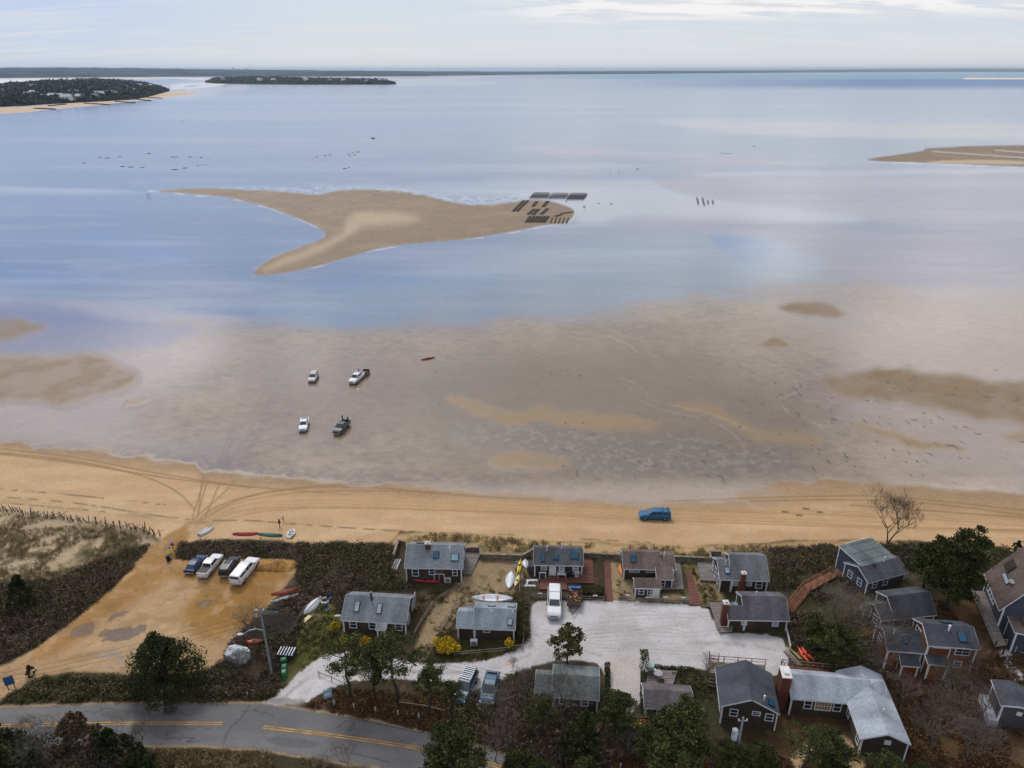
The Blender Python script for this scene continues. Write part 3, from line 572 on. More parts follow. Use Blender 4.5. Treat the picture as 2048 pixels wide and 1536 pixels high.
glass_blue = mat('skylight_blue', (.012, .075, .15), .12, .6, var=.25); brick = shingle('chimney_brick', (.17, .055, .04), (.12, .04, .03), .08); metal = mat('grey_metal', (.35, .37, .40), .4, .5, .6, var=.1)
deckm = mat('weathered_deck', (.20, .175, .165), .85, .2, var=.25, vs=.8, nsc=(.4, 6, 1)); redwood = mat('red_deck', (.16, .062, .045), .8, .25, var=.25, vs=.8, nsc=(.4, 6, 1)); timber = mat('grey_timber', (.22, .185, .14), .9, .2, var=.3, vs=1.2)
raild = mat('fence_wood', (.24, .20, .16), .9, .2, var=.3, vs=1); darkwood = mat('dark_wood', (.045, .032, .024), .9, .2, var=.3); black = mat('black_plastic', (.012, .012, .014), .6, .4, var=.2)
redstain = mat('terracotta_deck', (.36, .085, .035), .8, .2, var=.15, vs=.8, nsc=(.4, 6, 1))
# ---------------------------------------------------------------- houses
class House:
    """Origin at one eave-side ground corner; x along the eave, y across the house, z up."""
    def __init__(h, name, label, ea, eb, hw, far, ridge, wall, roof, ref='a', rf=.5, base_drop=.5, cat='cottage', group='shingled cottages', verbose=True):
        za = 2.7
        for _ in range(8):
            A = onplane(*ea, za); g = float(hgt(A.x, A.y)); za = g + hw
        B = onplane(*eb, za); e = (B - A); e.z = 0; h.W = e.length; e.normalize(); n = Vector((-e.y, e.x, 0)); h.z0 = za - hw; h.hw = hw
        rc = A if ref == 'a' else B
        def best(fn, tgt, lo, hi):
            bb = min((lo + (hi - lo) * i / 600 for i in range(601)), key=lambda d: (Vector(proj(*fn(d))) - Vector(tgt)).length); return bb
        h.D = best(lambda d: rc + n * d, far, 1, 20); h.rf = rf
        h.rise = best(lambda r_: rc + n * h.D * rf + Vector((0, 0, r_)), ridge, 0.1, 6)
        h.root = empty(name, (A.x, A.y, h.z0), math.atan2(e.y, e.x), label, cat, group); h.n = n; h.e = e
        if verbose: print('HOUSE', label[:40], 'W%.1f D%.1f hw%.1f rise%.1f z%.1f' % (h.W, h.D, hw, h.rise, h.z0))
        h.wallm = wall; h.roofm = roof; h.drop = base_drop
    def vol(h, x0=0, x1=None, y0=0, y1=None, hn=None, hf=None, ry=None, rz=None, z0=None, roof=None, wall=None, ov=.28, shed=False, trim=True):
        x1 = h.W if x1 is None else x1; y1 = h.D if y1 is None else y1; hn = h.hw if hn is None else hn; hf = hn if hf is None else hf
        ry = y0 + (y1 - y0) * h.rf if ry is None else ry; rz = h.hw + h.rise if rz is None else rz; z0 = -h.drop if z0 is None else z0
        prof = [(y0, z0), (y0, hn)] + ([] if shed else [(ry, rz)]) + [(y1, hf), (y1, z0)]
        MB().prism(prof, x0, x1).build('wall', wall or h.wallm, h.root)
        th = .14; sl = [(y0, hn), (y1, hf)] if shed else [(y0, hn), (ry, rz), (y1, hf)]
        s0 = (sl[1][1] - sl[0][1]) / (sl[1][0] - sl[0][0]); s1 = (sl[-1][1] - sl[-2][1]) / (sl[-1][0] - sl[-2][0])
        bot = [(sl[0][0] - ov, sl[0][1] - s0 * ov)] + sl[1:-1] + [(sl[-1][0] + ov * .6, sl[-1][1] + s1 * ov * .6)]
        bot = [(a, b + .012) for a, b in bot]; top = [(a, b + th) for a, b in bot]
        MB().prism(bot + top[::-1], x0 - .18, x1 + .18).build('roof', roof or h.roofm, h.root)
        if trim:
            m = MB()
            for xs, sg in ((x0, -1), (x1, 1)):
                for yy, hh in ((y0, hn), (y1, hf)):
                    m.box(*sorted((xs + sg * .035, xs - sg * .16)), yy - .035 if yy == y0 else yy - .14, yy + .14 if yy == y0 else yy + .035, z0, hh + .01)
                for i in range(len(bot) - 1):           # rake boards under the roof edge
                    (a0, b0), (a1, b1) = bot[i], bot[i + 1]
                    xx = sorted((xs + sg * .185, xs + sg * .215)); m.add([(xx[0], a0, b0 - .08), (xx[1], a0, b0 - .08), (xx[1], a1, b1 - .08), (xx[0], a1, b1 - .08), (xx[0], a0, b0 + th * .8), (xx[1], a0, b0 + th * .8), (xx[1], a1, b1 + th * .8), (xx[0], a1, b1 + th * .8)],
                        [(0, 3, 2, 1), (4, 5, 6, 7), (0, 1, 5, 4), (1, 2, 6, 5), (2, 3, 7, 6), (3, 0, 4, 7)])
            m.box(x0 - .17, x1 + .17, bot[0][0] - .03, bot[0][0] - .004, bot[0][1] - .06, bot[0][1] + th * .75)
            m.build('trim', white, h.root)
        h.prof = sl; h.cur = (x0, x1, y0, y1); return h
    def win(h, side, u, zc, w=.9, hh=1.2, panes=1, lite=None, base=0, door=False):
        """window on 'f' (y=y0), 'b', 'l' (x=x0) or 'r' wall; u metres along it"""
        x0, x1, y0, y1 = h.cur
        f = MB(); g = MB(); fw = .11
        def T(a, d, z):                       # a along, d outwards
            return {'f': (x0 + a, y0 - d, z), 'b': (x1 - a, y1 + d, z), 'l': (x0 - d, y0 + a, z), 'r': (x1 + d, y0 + a, z)}[side]
        def bx(m, a0, a1, d0, d1, z0, z1):
            p, q = T(a0, d0, z0), T(a1, d1, z1); m.box(*sorted((p[0], q[0])), *sorted((p[1], q[1])), *sorted((p[2], q[2])))
        a0, a1, z0, z1 = u - w / 2, u + w / 2, zc - hh / 2, zc + hh / 2
        bx(f, a0 - fw, a0, .002, .06, z0 - fw, z1 + fw); bx(f, a1, a1 + fw, .002, .06, z0 - fw, z1 + fw); bx(f, a0, a1, .002, .058, z1, z1 + fw); bx(f, a0, a1, .002, .058, z0 - fw, z0)
        if not door: bx(f, a0, a1, .002, .05, zc - .03, zc + .03)
        for i in range(1, panes): aa = a0 + (a1 - a0) * i / panes; bx(f, aa - .02, aa + .02, .004, .045, z0, z1)
        bx(g, a0, a1, .003, .02, z0, z1)
        fo = f.build('door_frame' if door else 'window', white, h.root); g.build('panel' if door else 'pane', lite or glass, fo); return fo
    def sky(h, xx, v, w=.8, l=1.1, m=None, seg=0):
        (ya, za), (yb, zb) = h.prof[seg], h.prof[seg + 1]; y = ya + (yb - ya) * v; z = za + (zb - za) * v; an = math.atan2(zb - za, yb - ya)
        M = Matrix.Translation((xx, y, z + .15)) @ Matrix.Rotation(an, 4, 'X')
        f = MB().box(-w / 2 - .08, w / 2 + .08, -l / 2 - .08, l / 2 + .08, 0, .13); g = MB().box(-w / 2, w / 2, -l / 2, l / 2, .11, .15)
        for q in (f, g): q.v = [tuple(M @ Vector(p)) for p in q.v]
        fo = f.build('skylight', black, h.root); g.build('pane', m or glass_blue, fo)
    def roofz(h, y):
        for (a, b), (c, d) in zip(h.prof, h.prof[1:]):
            if a <= y <= c: return b + (d - b) * (y - a) / (c - a)
        return h.prof[-1][1]
    def vent(h, xx, y, hh=.6, r=.09, m=None, name='vent_pipe'):
        z = h.roofz(y); q = MB().tube((xx, y, z), (xx, y, z + hh + .15), r, r, 8).tube((xx, y, z + hh + .1), (xx, y, z + hh + .2), r * 1.5, r * 1.3, 8); q.build(name, m or white, h.root)
    def chim(h, xx, y, w, d, top, z0=-.5, cap=True, m=None, shoulder=None):
        q = MB().box(xx - w / 2, xx + w / 2, y - d / 2, y + d / 2, z0, top)
        if shoulder: sw, sz = shoulder; q.box(xx - sw / 2, xx + sw / 2, y - d / 2 + .01, y + d / 2 - .01, z0, sz); q.add([(xx - sw / 2, y - d / 2 + .01, sz), (xx + sw / 2, y - d / 2 + .01, sz), (xx + w / 2, y - d / 2 + .01, sz + .7), (xx - w / 2, y - d / 2 + .01, sz + .7), (xx - sw / 2, y + d / 2 - .01, sz), (xx + sw / 2, y + d / 2 - .01, sz), (xx + w / 2, y + d / 2 - .01, sz + .7), (xx - w / 2, y + d / 2 - .01, sz + .7)], [(0, 1, 2, 3), (7, 6, 5, 4), (0, 3, 7, 4), (1, 5, 6, 2)])
        o = q.build('chimney', m or brick, h.root)
        if cap: MB().box(xx - w / 2 - .06, xx + w / 2 + .06, y - d / 2 - .06, y + d / 2 + .06, top, top + .12).box(xx - w / 4, xx + w / 4, y - d / 4, y + d / 4, top + .1, top + .35).build('chimney_cap', mat('pale_cement', (.6, .58, .56), .8), o)
def deck(pts, zt, m, label, name='deck', rails=(), posth=.95, railm=None, steps=None, dir=None):
    """plank platform over ground polygon given as picture corners (each found on the deck plane)"""
    g0 = G(*pts[0]); zz = g0.z + zt; P = [onplane(a, b, zz) for a, b in pts]; o = P[0]
    r = empty(name, (o.x, o.y, g0.z), 0, label, 'deck' if name == 'deck' else name.replace('_', ' '))
    Q = [(p - o) for p in P]; n = len(Q); q = MB()
    for p in Q: p.z = 0
    q.add([(p.x, p.y, zt) for p in Q] + [(p.x, p.y, zt - .14) for p in Q], [tuple(range(n)), tuple(range(2 * n - 1, n - 1, -1))] + [(i, i + n, (i + 1) % n + n, (i + 1) % n) for i in range(n)])
    q.build('boards', m, r)
    if zt > .35:
        for p in Q: MB().box(p.x - .07, p.x + .07, p.y - .07, p.y + .07, -.4, zt - .15).build('post', darkwood, r)
    # plank seams
    s = MB(); e = (Q[1] - Q[0]).normalized(); nn = Vector((-e.y, e.x, 0)); ext = [p.dot(nn) for p in Q]
    def inside(p):
        c = False
        for i in range(n):
            a, b = Q[i - 1], Q[i]
            if (a.y > p.y) != (b.y > p.y) and p.x < (b.x - a.x) * (p.y - a.y) / (b.y - a.y) + a.x: c = not c
        return c
    k = min(ext) + .3
    while k < max(ext) - .05:
        run = [i * .1 for i in range(-300, 300) if inside(nn * k + e * (i * .1))]
        if run: a = nn * k + e * run[0]; b = nn * k + e * run[-1]; s.bar((a.x, a.y, zt + .004), (b.x, b.y, zt + .004), .035, .008)
        k += .45
    if s.v: s.build('plank_seams', darkwood, r)
    for i, j in rails:
        rail_run(Q[i] + Vector((0, 0, zt)), Q[j] + Vector((0, 0, zt)), r, railm or white, posth)
    return r
def rail_run(a, b, parent, m, hh=.95, sp=1.6, balus=False):
    L_ = (b - a).length; k = max(1, round(L_ / sp)); q = MB().bar(a + Vector((0, 0, hh)), b + Vector((0, 0, hh)), .09, .06)
    q.bar(a + Vector((0, 0, hh * .5)), b + Vector((0, 0, hh * .5)), .04, .05); q.build('rail', m, parent)
    for i in range(k + 1): p = a.lerp(b, i / k); MB().bar(p, p + Vector((0, 0, hh)), .09).build('post', m, parent)
def fence(pts, label, hh=1.0, nr=2, sp=2.4, m=None, name='post_and_rail_fence', w=.1, pale=False, lean=0, grp=None):
    P = [G(*p) for p in pts]; o = P[0]; r = empty(name, o, 0, label, 'fence', grp); m = m or raild; rr = random.Random(len(pts) + int(P[0].x * 10)); post = []
    for a, b in zip(P, P[1:]):
        k = max(1, round((b - a).length / sp))
        for i in range(k): post.append(a.lerp(b, i / k))
    post.append(P[-1])
    post = [Vector((p.x, p.y, float(hgt(p.x, p.y)))) - o for p in post]; tops = []
    for p in post:
        l = Vector((rr.uniform(-1, 1), rr.uniform(-1, 1), 0)) * lean; t = p + l + Vector((0, 0, hh * rr.uniform(.92, 1.06))); tops.append((p, t)); MB().bar(p - Vector((0, 0, .2)), t, w).build('post', m, r)
    for (a, ta), (b, tb) in zip(tops, tops[1:]):
        for j in range(nr):
            f = (j + .75) / nr * .95; MB().bar(a.lerp(ta, f), b.lerp(tb, f), .05, .1).build('rail', m, r)
    return r
cot = 'white-trimmed shingled cottage'
# A: beach-front cottage beside the scrub
h = House('cottage', 'grey-roofed beachfront cottage with red kayak under its windows and a brick chimney', (811, 1133), (923, 1135), 2.9, (819, 1084), (815, 1090), wall_dark, roof_grey)
h.vol().win('f', 1.5, 1.75); h.win('f', h.W * .47, 2.0, .8, 1.0); h.win('f', h.W * .88, 1.9, .6, 1.1)
h.win('f', h.W * .595, .75, 1.5, 1.5, 2, mat('door_brown', (.07, .045, .035), .6), door=True); MB().box(h.W * .52, h.W * .67, -.06, -.004, 1.7, 2.75).build('door_panel', mat('brown_board', (.14, .075, .05), .8), h.root)
h.chim(h.W * .37, h.D * .42, .75, .6, h.hw + h.rise + .75, z0=h.hw + .5); h.sky(h.W * .53, .52); h.sky(h.W * .87, .42, 1.05, 1.05, mat('skylight_pale_blue', (.16, .30, .38), .15, .6)); h.vent(h.W * .77, h.D * .36, .7); h.sky(h.W * .2, .4, 1.1, .6, redwood, seg=1)
h.win('r', 2.0, 1.7); h.win('r', 4.4, 1.7)
# B
h = House('cottage', 'grey-roofed cottage with a blue stovepipe, small entry porch and yellow bushes in front', (685, 1237), (811, 1244), 2.5, (698, 1181), (692, 1191), wall_dark, roof_grey)
h.vol().win('f', h.W * .16, 1.55); h.win('f', h.W * .47, 1.55); h.win('f', h.W * .885, 1.55); h.sky(h.W * .2, .5, .6, 1.35, glass_lit); h.sky(h.W * .56, .47, .6, 1.35, glass_lit); h.vent(h.W * .41, h.D * .42, 1.3, .17, mat('blue_pipe', (.02, .07, .13), .4), 'stovepipe')
h.vol(h.W * .58, h.W * .70, -1.3, 0, 2.0, 2.35, shed=True, ov=.1); h.cur = (0, h.W, 0, h.D); h.vent(h.W * .56 + .4, h.D * .12, .15, .08)
h.win('r', 1.8, 1.5); h.win('r', 4.6, 1.6); h.win('r', 6.0, 1.7)
# C
h = House('cottage', 'low pale-roofed cottage between two yellow bushes, white boat behind it', (915, 1252), (1027, 1256), 2.4, (920, 1217), (917, 1224), wall_dark, shingle('roof_silver', (.25, .29, .32), (.20, .235, .26)))
k = h.W * .30; h.vol(0, k); h.vol(k + .01, h.W + .1, 0, h.D + .9, rz=h.hw + h.rise + .55, ry=h.D * .56, hf=h.hw + .4); h.cur = (0, h.W, 0, h.D); h.win('f', h.W * .52, 1.85, .8, .65); h.sky(h.W * .93, .27, .55, .75, glass_lit)
h.sky(h.W * .58, .4, .9, .7, glass_lit, seg=1); h.sky(h.W * .95, .4, .9, .7, glass_lit, seg=1); h.vent(h.W * .6, h.D * .4, .5, .06); h.vent(h.W * .97, h.D * .42, .5, .06)
# D
h = House('cottage', 'dark-roofed beachfront cottage with three blue skylights and a red deck around it', (1069, 1127), (1165, 1129), 2.5, (1070, 1092), (1069, 1096), wall_dark, roof_dark)
h.vol(); h.win('f', 1.5, 1.9, .75, 1.1, lite=glass_lit); h.win('f', 2.9, 1.15, .9, 1.9, lite=white, door=True); h.win('f', h.W * .57, 1.7, .7, 1.1, lite=glass_lit); h.win('f', h.W * .86, 1.7, .7, 1.1, lite=glass_lit)
h.sky(h.W * .18, .3, .5, 1.1); h.sky(h.W * .45, .38, .7, .8); h.sky(h.W * .84, .5, 1.1, 1.0); h.vent(h.W * .26, h.D * .4, .9, .07); h.vent(h.W * .57, h.D * .47, .9, .07); MB().box(-1.0, -.004, .4, 2.2, -.5, 1.5).build('lean_to', wall_grey, h.root)
MB().box(h.W * .10, h.W * .24, -.9, -.8, .1, 1.5).build('screen_frame', white, h.root); MB().box(h.W * .115, h.W * .225, -.93, -.9, .25, 1.35).build('screen_panel', mat('dark_screen', (.05, .05, .055), .7), h.root)
# E
h = House('cottage', 'brown-roofed beachfront cottage with a single blue skylight and an orange kayak at its side', (1248, 1135), (1349, 1137), 2.3, (1245, 1099), (1246, 1104), wall_dark, roof_brown)
k = h.W * .72; h.vol(0, k); h.vol(k + .01, h.W, 0, h.D * .82, rz=h.hw + h.rise * .72, ry=h.D * .46, hf=h.hw + .25); h.cur = (0, h.W, 0, h.D); h.prof = [(0, h.hw), (h.D * .5, h.hw + h.rise)]
h.sky(h.W * .2, .5, .8, 1.0); h.win('f', h.W * .215, 1.8, 1.4, .55, 4); h.win('f', h.W * .55, 1.8, 1.4, .55, 4); h.vent(h.W * .82, h.D * .38, .7, .07); h.vent(h.W * .76, h.D * .36, .2, .12, black)
h.vol(h.W * .64, h.W * .93, -1.9, 0, 1.7, 2.35, shed=True, ov=.15); h.win('f', .7, .9, .8, 1.1)
h = House('shed', 'small brown-roofed shed with white door standing on the court edge', (1271, 1174), (1320, 1175), 2.0, (1271, 1156), (1271, 1158), wall_dark, roof_brown, cat='shed', group=None)
h.vol(ov=.2); h.win('f', .95, 1.15, .7, .95); h.win('f', 2.3, 1.15, .7, .95); h.win('f', h.W - .75, .9, 1.1, 1.75, 1, white, door=True)
# F
h = House('cottage', 'grey-roofed beachfront cottage with a tall brick chimney on its landward wall', (1441, 1156), (1536, 1159), 2.6, (1434, 1113), (1430, 1118), wall_dark, roof_mid)
h.vol(0, h.W * .25, rz=h.hw + h.rise * .95); h.vol(h.W * .25 + .01, h.W, 0, h.D + .2, hf=h.hw + .9, rz=h.hw + h.rise + .5, ry=h.D * .6); h.cur = (0, h.W, 0, h.D)
h.chim(h.W * .46, -.32, .65, .6, 3.9, shoulder=(1.3, 1.0)); h.win('f', h.W * .33, 1.75, .6, .8, lite=glass_lit); h.win('f', h.W * .62, 1.75, .6, .8, lite=glass_lit); h.win('f', h.W * .83, 1.55, .85, 1.15); h.sky(h.W * .16, .3, .7, .85, glass_lit); h.vent(h.W * .13, h.D * .33, .8, .06)
for i in range(3): h.win('l', 1.2 + i * 1.7, 1.4, .8, 1.6)
# G
h = House('cottage', 'dark grey-roofed cottage beside the shell court with a brick chimney rising from its deck', (1458, 1236), (1576, 1238), 2.2, (1459, 1208), (1459, 1214), wall_dark, shingle('roof_violet', (.12, .115, .13), (.085, .08, .092)))
D0, r0 = h.D, h.hw + h.rise
h.vol(0, h.W * .28); h.vol(h.W * .28 + .01, h.W, 0, h.D + 2.2, rz=r0 + .9, ry=h.D * .5 + 1.2, hf=h.hw + .7); h.cur = (0, h.W, 0, h.D); h.win('f', h.W * .27, 1.55, .6, .95, lite=glass_lit); h.win('f', h.W * .80, 1.5, .7, 1.2, lite=glass_lit)
h.chim(-.45, D0 * .35, .75, .85, 4.2, shoulder=None); h.vent(h.W * .55, D0 * .5 + 2.0, .5, .07); MB().tube((h.W * .15, D0 * .72, r0 - .4), (h.W * .15, D0 * .72, r0 + .1), .45, .4, 10).build('roof_fan', mat('fan_blue', (.12, .2, .25), .5), h.root)
# H
h = House('cottage', 'slate-walled cottage set at an angle with a terracotta deck on its sea side', (1736, 1163), (1812, 1143), 2.5, (1688, 1129), (1715, 1133), wall_blue, roof_dark, rf=.45)
h.vol(hf=h.hw); h.vol(.6, h.W - .5, h.D * .45, h.D + 2.3, hn=h.hw + h.rise + .02, hf=h.hw + h.rise + .25, shed=True, roof=roof_green, ov=.12); h.cur = (0, h.W, 0, h.D)
h.win('l', h.D * .3, 1.25, .75, 1.05, lite=glass_blue); h.win('l', h.D * .72, 1.25, .75, 1.05, lite=glass_blue); h.win('f', 1.5, 1.5, .7, 1.1, lite=glass_blue); h.win('f', 3.6, 1.5, .7, 1.1, lite=glass_blue); h.prof = [(0, h.hw), (h.D * .45, h.hw + h.rise)]; h.vent(h.W * .62, h.D * .4, .9, .08); h.vent(h.W * .35, h.D * .38, .12, .2, black)
# I
h = House('cottage', 'charcoal-roofed cottage behind bare branches, second of the hillside cottages from the beach', (1763, 1239), (1870, 1226), 2.3, (1733, 1205), (1748, 1209), wall_dark, roof_char)
r0 = h.hw + h.rise; h.vol(0, h.W * .25); h.vol(h.W * .25 + .01, h.W, 0, h.D + .8, rz=r0 + .8, ry=h.D * .62, hf=r0 - .1); h.cur = (0, h.W, 0, h.D); h.win('f', h.W * .5, 1.3, .7, 1.2, lite=glass_blue); h.win('f', h.W * .75, 1.3, .7, 1.0, lite=glass_blue); h.win('l', h.D * .3, 1.4, .8, 1.1); h.win('l', h.D * .75, 1.5, .8, 1.6); h.win('f', h.W * .2, 1.5, .8, .8)
# J two-storey cedar house with annex
h = House('house', 'two-storey house with orange cedar front, charcoal roof and a lower annex on its left', (1858, 1288), (1956, 1295), 4.9, (1829, 1238), (1846, 1248), wall_cedar, roof_char, rf=.5, cat='house')
h.vol(); h.cur = (0, h.W, 0, h.D); h.win('f', h.W * .72, 4.0, 1.7, 1.0, 2); h.win('f', h.W * .70, 1.8, .8, .9, 2); h.win('l', h.D * .65, 4.2, 1.2, 1.2, 2); h.sky(h.W * .72, .42, .9, 1.2); h.vent(h.W * .48, h.D * .36, .8, .12); h.sky(h.W * .55, .4, 1.2, .7, glass_blue, seg=1)
MB().box(h.W * .09, h.W * .46, -.09, -.005, 4.35, 4.47).box(h.W * .45, h.W * .46 + .05, -.088, -.006, .9, 4.34).build('white_pipe', white, h.root)
W0, D0 = h.W, h.D
h.vol(.05, 2.4, -1.2, 0, 2.6, 3.0, shed=True, ov=.1); h.vol(-4.6, -.2, .4, 4.8, 3.1, rz=4.6, ry=2.5, ov=.2); h.prof = [(.4, 3.1), (2.5, 4.6)]; h.sky(-2.2, .5, .5, .8); h.vent(-3.6, 2.0, .7, .06); h.win('l', 2.6, 2.4, .9, 1.3, 2); MB().box(-4.6, -4.58, .39, 4.81, -.4, 3.0).build('wall', wall_grey, h.root)
h.vol(-3.0, -.9, -.8, .38, 1.7, 2.7, shed=True, ov=.1)
# K large house at the right edge
h = House('house', 'large brown-roofed house at the right edge with tall windows above a long deck', (1979, 1143), (2009, 1213), 4.6, (2160, 1200), (2090, 1130), wall_blue, roof_brown, ref='b', rf=.45, cat='house')
h.vol(ov=.5)
for i in range(4): h.win('f', h.W * .18 + i * .95, 3.2, .65, 1.9, 1, mat('tall_glass', (.02, .10, .12), .1, .6))
h.sky(h.W * .45, .24, 2.1, .5, glass_lit); h.vent(h.W * .62, h.D * .14, .25, .35, metal); h.chim(h.W * .5, h.D * .3, .35, .35, h.hw + h.rise * .7 + 1.6, z0=h.hw + h.rise * .5, m=brick); h.sky(h.W * .22, .42, 1.8, 1.4, darkwood)
h.vol(h.W + .02, h.W + 3.2, 1.0, h.D, 3.1, 3.3, shed=True, roof=roof_brown); h.win('r', 2.6, 1.6, 1.5, 1.8, 1, mat('tall_glass', (.02, .10, .12)))
# L small house bottom right
h = House('shed', 'small grey shed with a single-slope roof at the right edge above the leafy bank', (1988, 1363), (2006, 1410), 3.4, (2080, 1397), (2035, 1390), wall_grey, roof_char, ref='b', rf=.5, cat='shed', group=None)
h.vol(hf=h.hw - .1, rz=h.hw + .35); h.win('r', 1.9, 2.6, .35, .35, 1, white); MB().box(-.2, h.W + .2, -.9, -.003, -.4, .9).build('lean_to', mat('grey_panel', (.34, .35, .38), .7), h.root)
# M dark gable
h = House('cottage', 'charcoal-roofed cottage gable-on to the road with two small gable windows and one skylight', (1436, 1336), (1445, 1411), 3.0, (1557, 1422), (1503, 1398), wall_dark, roof_char, ref='b')
h.vol(ov=.35); D = h.D
h.win('r', D * .22, 2.1, .8, 1.0, 1); h.win('r', D * .62, 2.45, .8, .5, 1); h.win('r', D * .86, 2.1, .8, 1.0, 1); h.vent(h.W * .88, D * .74, .7, .09); h.sky(h.W * .86, .75, .9, .7, seg=1); MB().box(h.W * .02, h.W + .3, D * .5 - .12, D * .5 + .12, h.hw + h.rise + .12, h.hw + h.rise + .19).build('ridge_cap', mat('ridge', (.045, .05, .058), .8), h.root)
for u_ in (.3, .55, .8): h.win('f', h.W * u_, 1.7, .9, 1.2)
# N pale L-shaped house
h = House('house', 'large L-shaped house with pale silver roof and a huge brick chimney on its left end', (1584, 1393), (1697, 1403), 3.0, (1577, 1336), (1580, 1349), wall_dark, roof_pale, cat='house')
h.vol(0, h.W + 4.5); h.cur = (0, h.W, 0, h.D); h.win('f', 2.1, 1.9, .8, 1.2); h.win('f', 3.9, 1.9, 1.8, 1.3, 5, mat('shade', (.30, .20, .10), .7)); h.win('f', 5.6, 1.9, .8, 1.2)
h.chim(-.75, h.D * .35, 1.1, 1.9, h.hw + h.rise + .9); h.vent(h.W + 3.0, h.D * .4, .5, .08)
hN = h
A1 = onplane(1697.5, 1401, h.z0 + 3.0); 
h2 = House('x', 'x', (1698, 1401), (1725, 1476), 3.0 + h.z0 - float(hgt(A1.x, A1.y)), (1818, 1488), (1775, 1467), wall_dark, roof_pale, ref='b')
# east wing shares the root of the L-shaped house
m1 = h2.root.matrix_basis.copy() if False else None
h2.root.parent = hN.root; h2.root.name = 'east_wing'
Mw = Matrix.Translation(h2.root.location) @ Matrix.Rotation(h2.root.rotation_euler.z, 4, 'Z'); Mp = Matrix.Translation(hN.root.location) @ Matrix.Rotation(hN.root.rotation_euler.z, 4, 'Z')
h2.root.matrix_local = Mp.inverted() @ Mw
for kk in ('label', 'category', 'group'): del h2.root[kk]
h2.vol(-4.6, h2.W, ov=.3); h2.cur = (0, h2.W, 0, h2.D); h2.win('f', h2.W * .12, 1.7, .7, 1.1); h2.win('f', h2.W * .82, 1.7, .8, 1.2); h2.win('r', h2.D * .55, 2.75, .5, .45, 1, white); h2.vent(h2.W * .4, h2.D * .6, .4, .07)
# O behind trees
h = House('cottage', 'green-grey roofed cottage half hidden by bare trees below the shell drive', (1072, 1387), (1196, 1396), 2.3, (1078, 1341), (1076, 1350), wall_dark, roof_green)
h.vol(0, h.W * .28, ov=.15); h.vol(h.W * .28 + .01, h.W, 0, h.D + .6, rz=h.hw + h.rise + .2, ry=h.D * .52, hf=h.hw + .5); h.cur = (0, h.W, 0, h.D); h.win('f', h.W * .44, 1.5, .8, 1.1); h.win('f', h.W * .79, 1.4, .8, 1.1)
# P low, mostly under pines
h = House('cottage', 'low dark-roofed cottage mostly hidden under the big pine, grill deck behind it', (1291, 1412), (1385, 1418), 2.4, (1292, 1367), (1291, 1380), wall_dark, shingle('roof_umber', (.13, .11, .115), (.09, .078, .08)))
h.vol(); h.win('f', 2, 1.3); h.win('l', 3, 1.3)
# ---------------------------------------------------------------- decks, walks, stairs
deck([(1080, 1178), (1134, 1179), (1134, 1166), (1187, 1166), (1185, 1113), (1166, 1113), (1166, 1152), (1080, 1150)], .25, redwood, 'reddish plank deck wrapping the dark-roofed beachfront cottage')
deck([(1212, 1202), (1226, 1202), (1220, 1122), (1208, 1122)], .1, redwood, 'straight red boardwalk from the shell court to the dune wall', 'boardwalk')
deck([(1380, 1210), (1403, 1210), (1382, 1141), (1373, 1141)], .1, redwood, 'slanting red boardwalk between the brown-roofed and the brick-chimney cottages', 'boardwalk')
deck([(1322, 1178), (1368, 1178), (1360, 1120), (1348, 1120), (1350, 1158), (1322, 1160)], .2, deckm, 'dull brown deck at the right side of the brown-roofed cottage')
deck([(1402, 1160), (1436, 1162), (1425, 1123), (1394, 1123)], .4, deckm, 'grey plank deck left of the brick-chimney beachfront cottage')
deck([(1438, 1264), (1463, 1263), (1483, 1205), (1418, 1204)], .35, deckm, 'grey deck round the brick chimney beside the shell court', rails=((0, 1),), railm=raild)
deck([(1290, 1370), (1345, 1371), (1355, 1342), (1298, 1338)], .3, deckm, 'grey deck with grill and round table behind the hedge')
deck([(1700, 1110), (1722, 1120), (1760, 1100), (1733, 1084), (1690, 1096)], .6, redstain, 'terracotta deck on the sea side of the slate-walled cottage', rails=((4, 0), (4, 3), (3, 2)))
deck([(1664, 1152), (1686, 1150), (1688, 1128), (1672, 1136)], .2, redwood, 'small red landing at the top of the wooden hillside stairs')
deck([(1942, 1180), (1973, 1183), (1985, 1225), (2012, 1290), (1990, 1292)], 1.4, deckm, 'long grey raised deck with railing along the large brown-roofed house', rails=((0, 4), (4, 3)), railm=raild)
deck([(2012, 1246), (2100, 1246), (2110, 1290), (2020, 1262)], 1.6, deckm, 'upper deck landing at the right edge beside the stairs', rails=((0, 3), (3, 2)), railm=white)
deck([(927, 1148), (942, 1148), (962, 1106), (930, 1103)], .3, deckm, 'grey side deck along the kayak cottage right wall')
deck([(930, 1216), (952, 1218), (953, 1207), (932, 1204)], .5, deckm, 'little deck behind the low pale-roofed cottage')
deck([(1418, 1345), (1500, 1352), (1528, 1345), (1530, 1330), (1420, 1322)], 2.2, timber, 'raised deck frame behind the charcoal gable cottage', rails=((4, 3), (3, 2), (4, 0)), railm=mat('brown_rail', (.22, .12, .09), .8))
deck([(1567, 1338), (1690, 1352), (1700, 1344), (1562, 1330)], 2.4, redwood, 'long balcony deck along the sea side of the L-shaped house', rails=((3, 2), (3, 0)), railm=mat('brown_rail', (.22, .12, .09), .8))
deck([(1716, 1216), (1733, 1228), (1740, 1208), (1722, 1205)], .3, deckm, 'small pale deck at the corner of the charcoal-roofed hillside cottage')
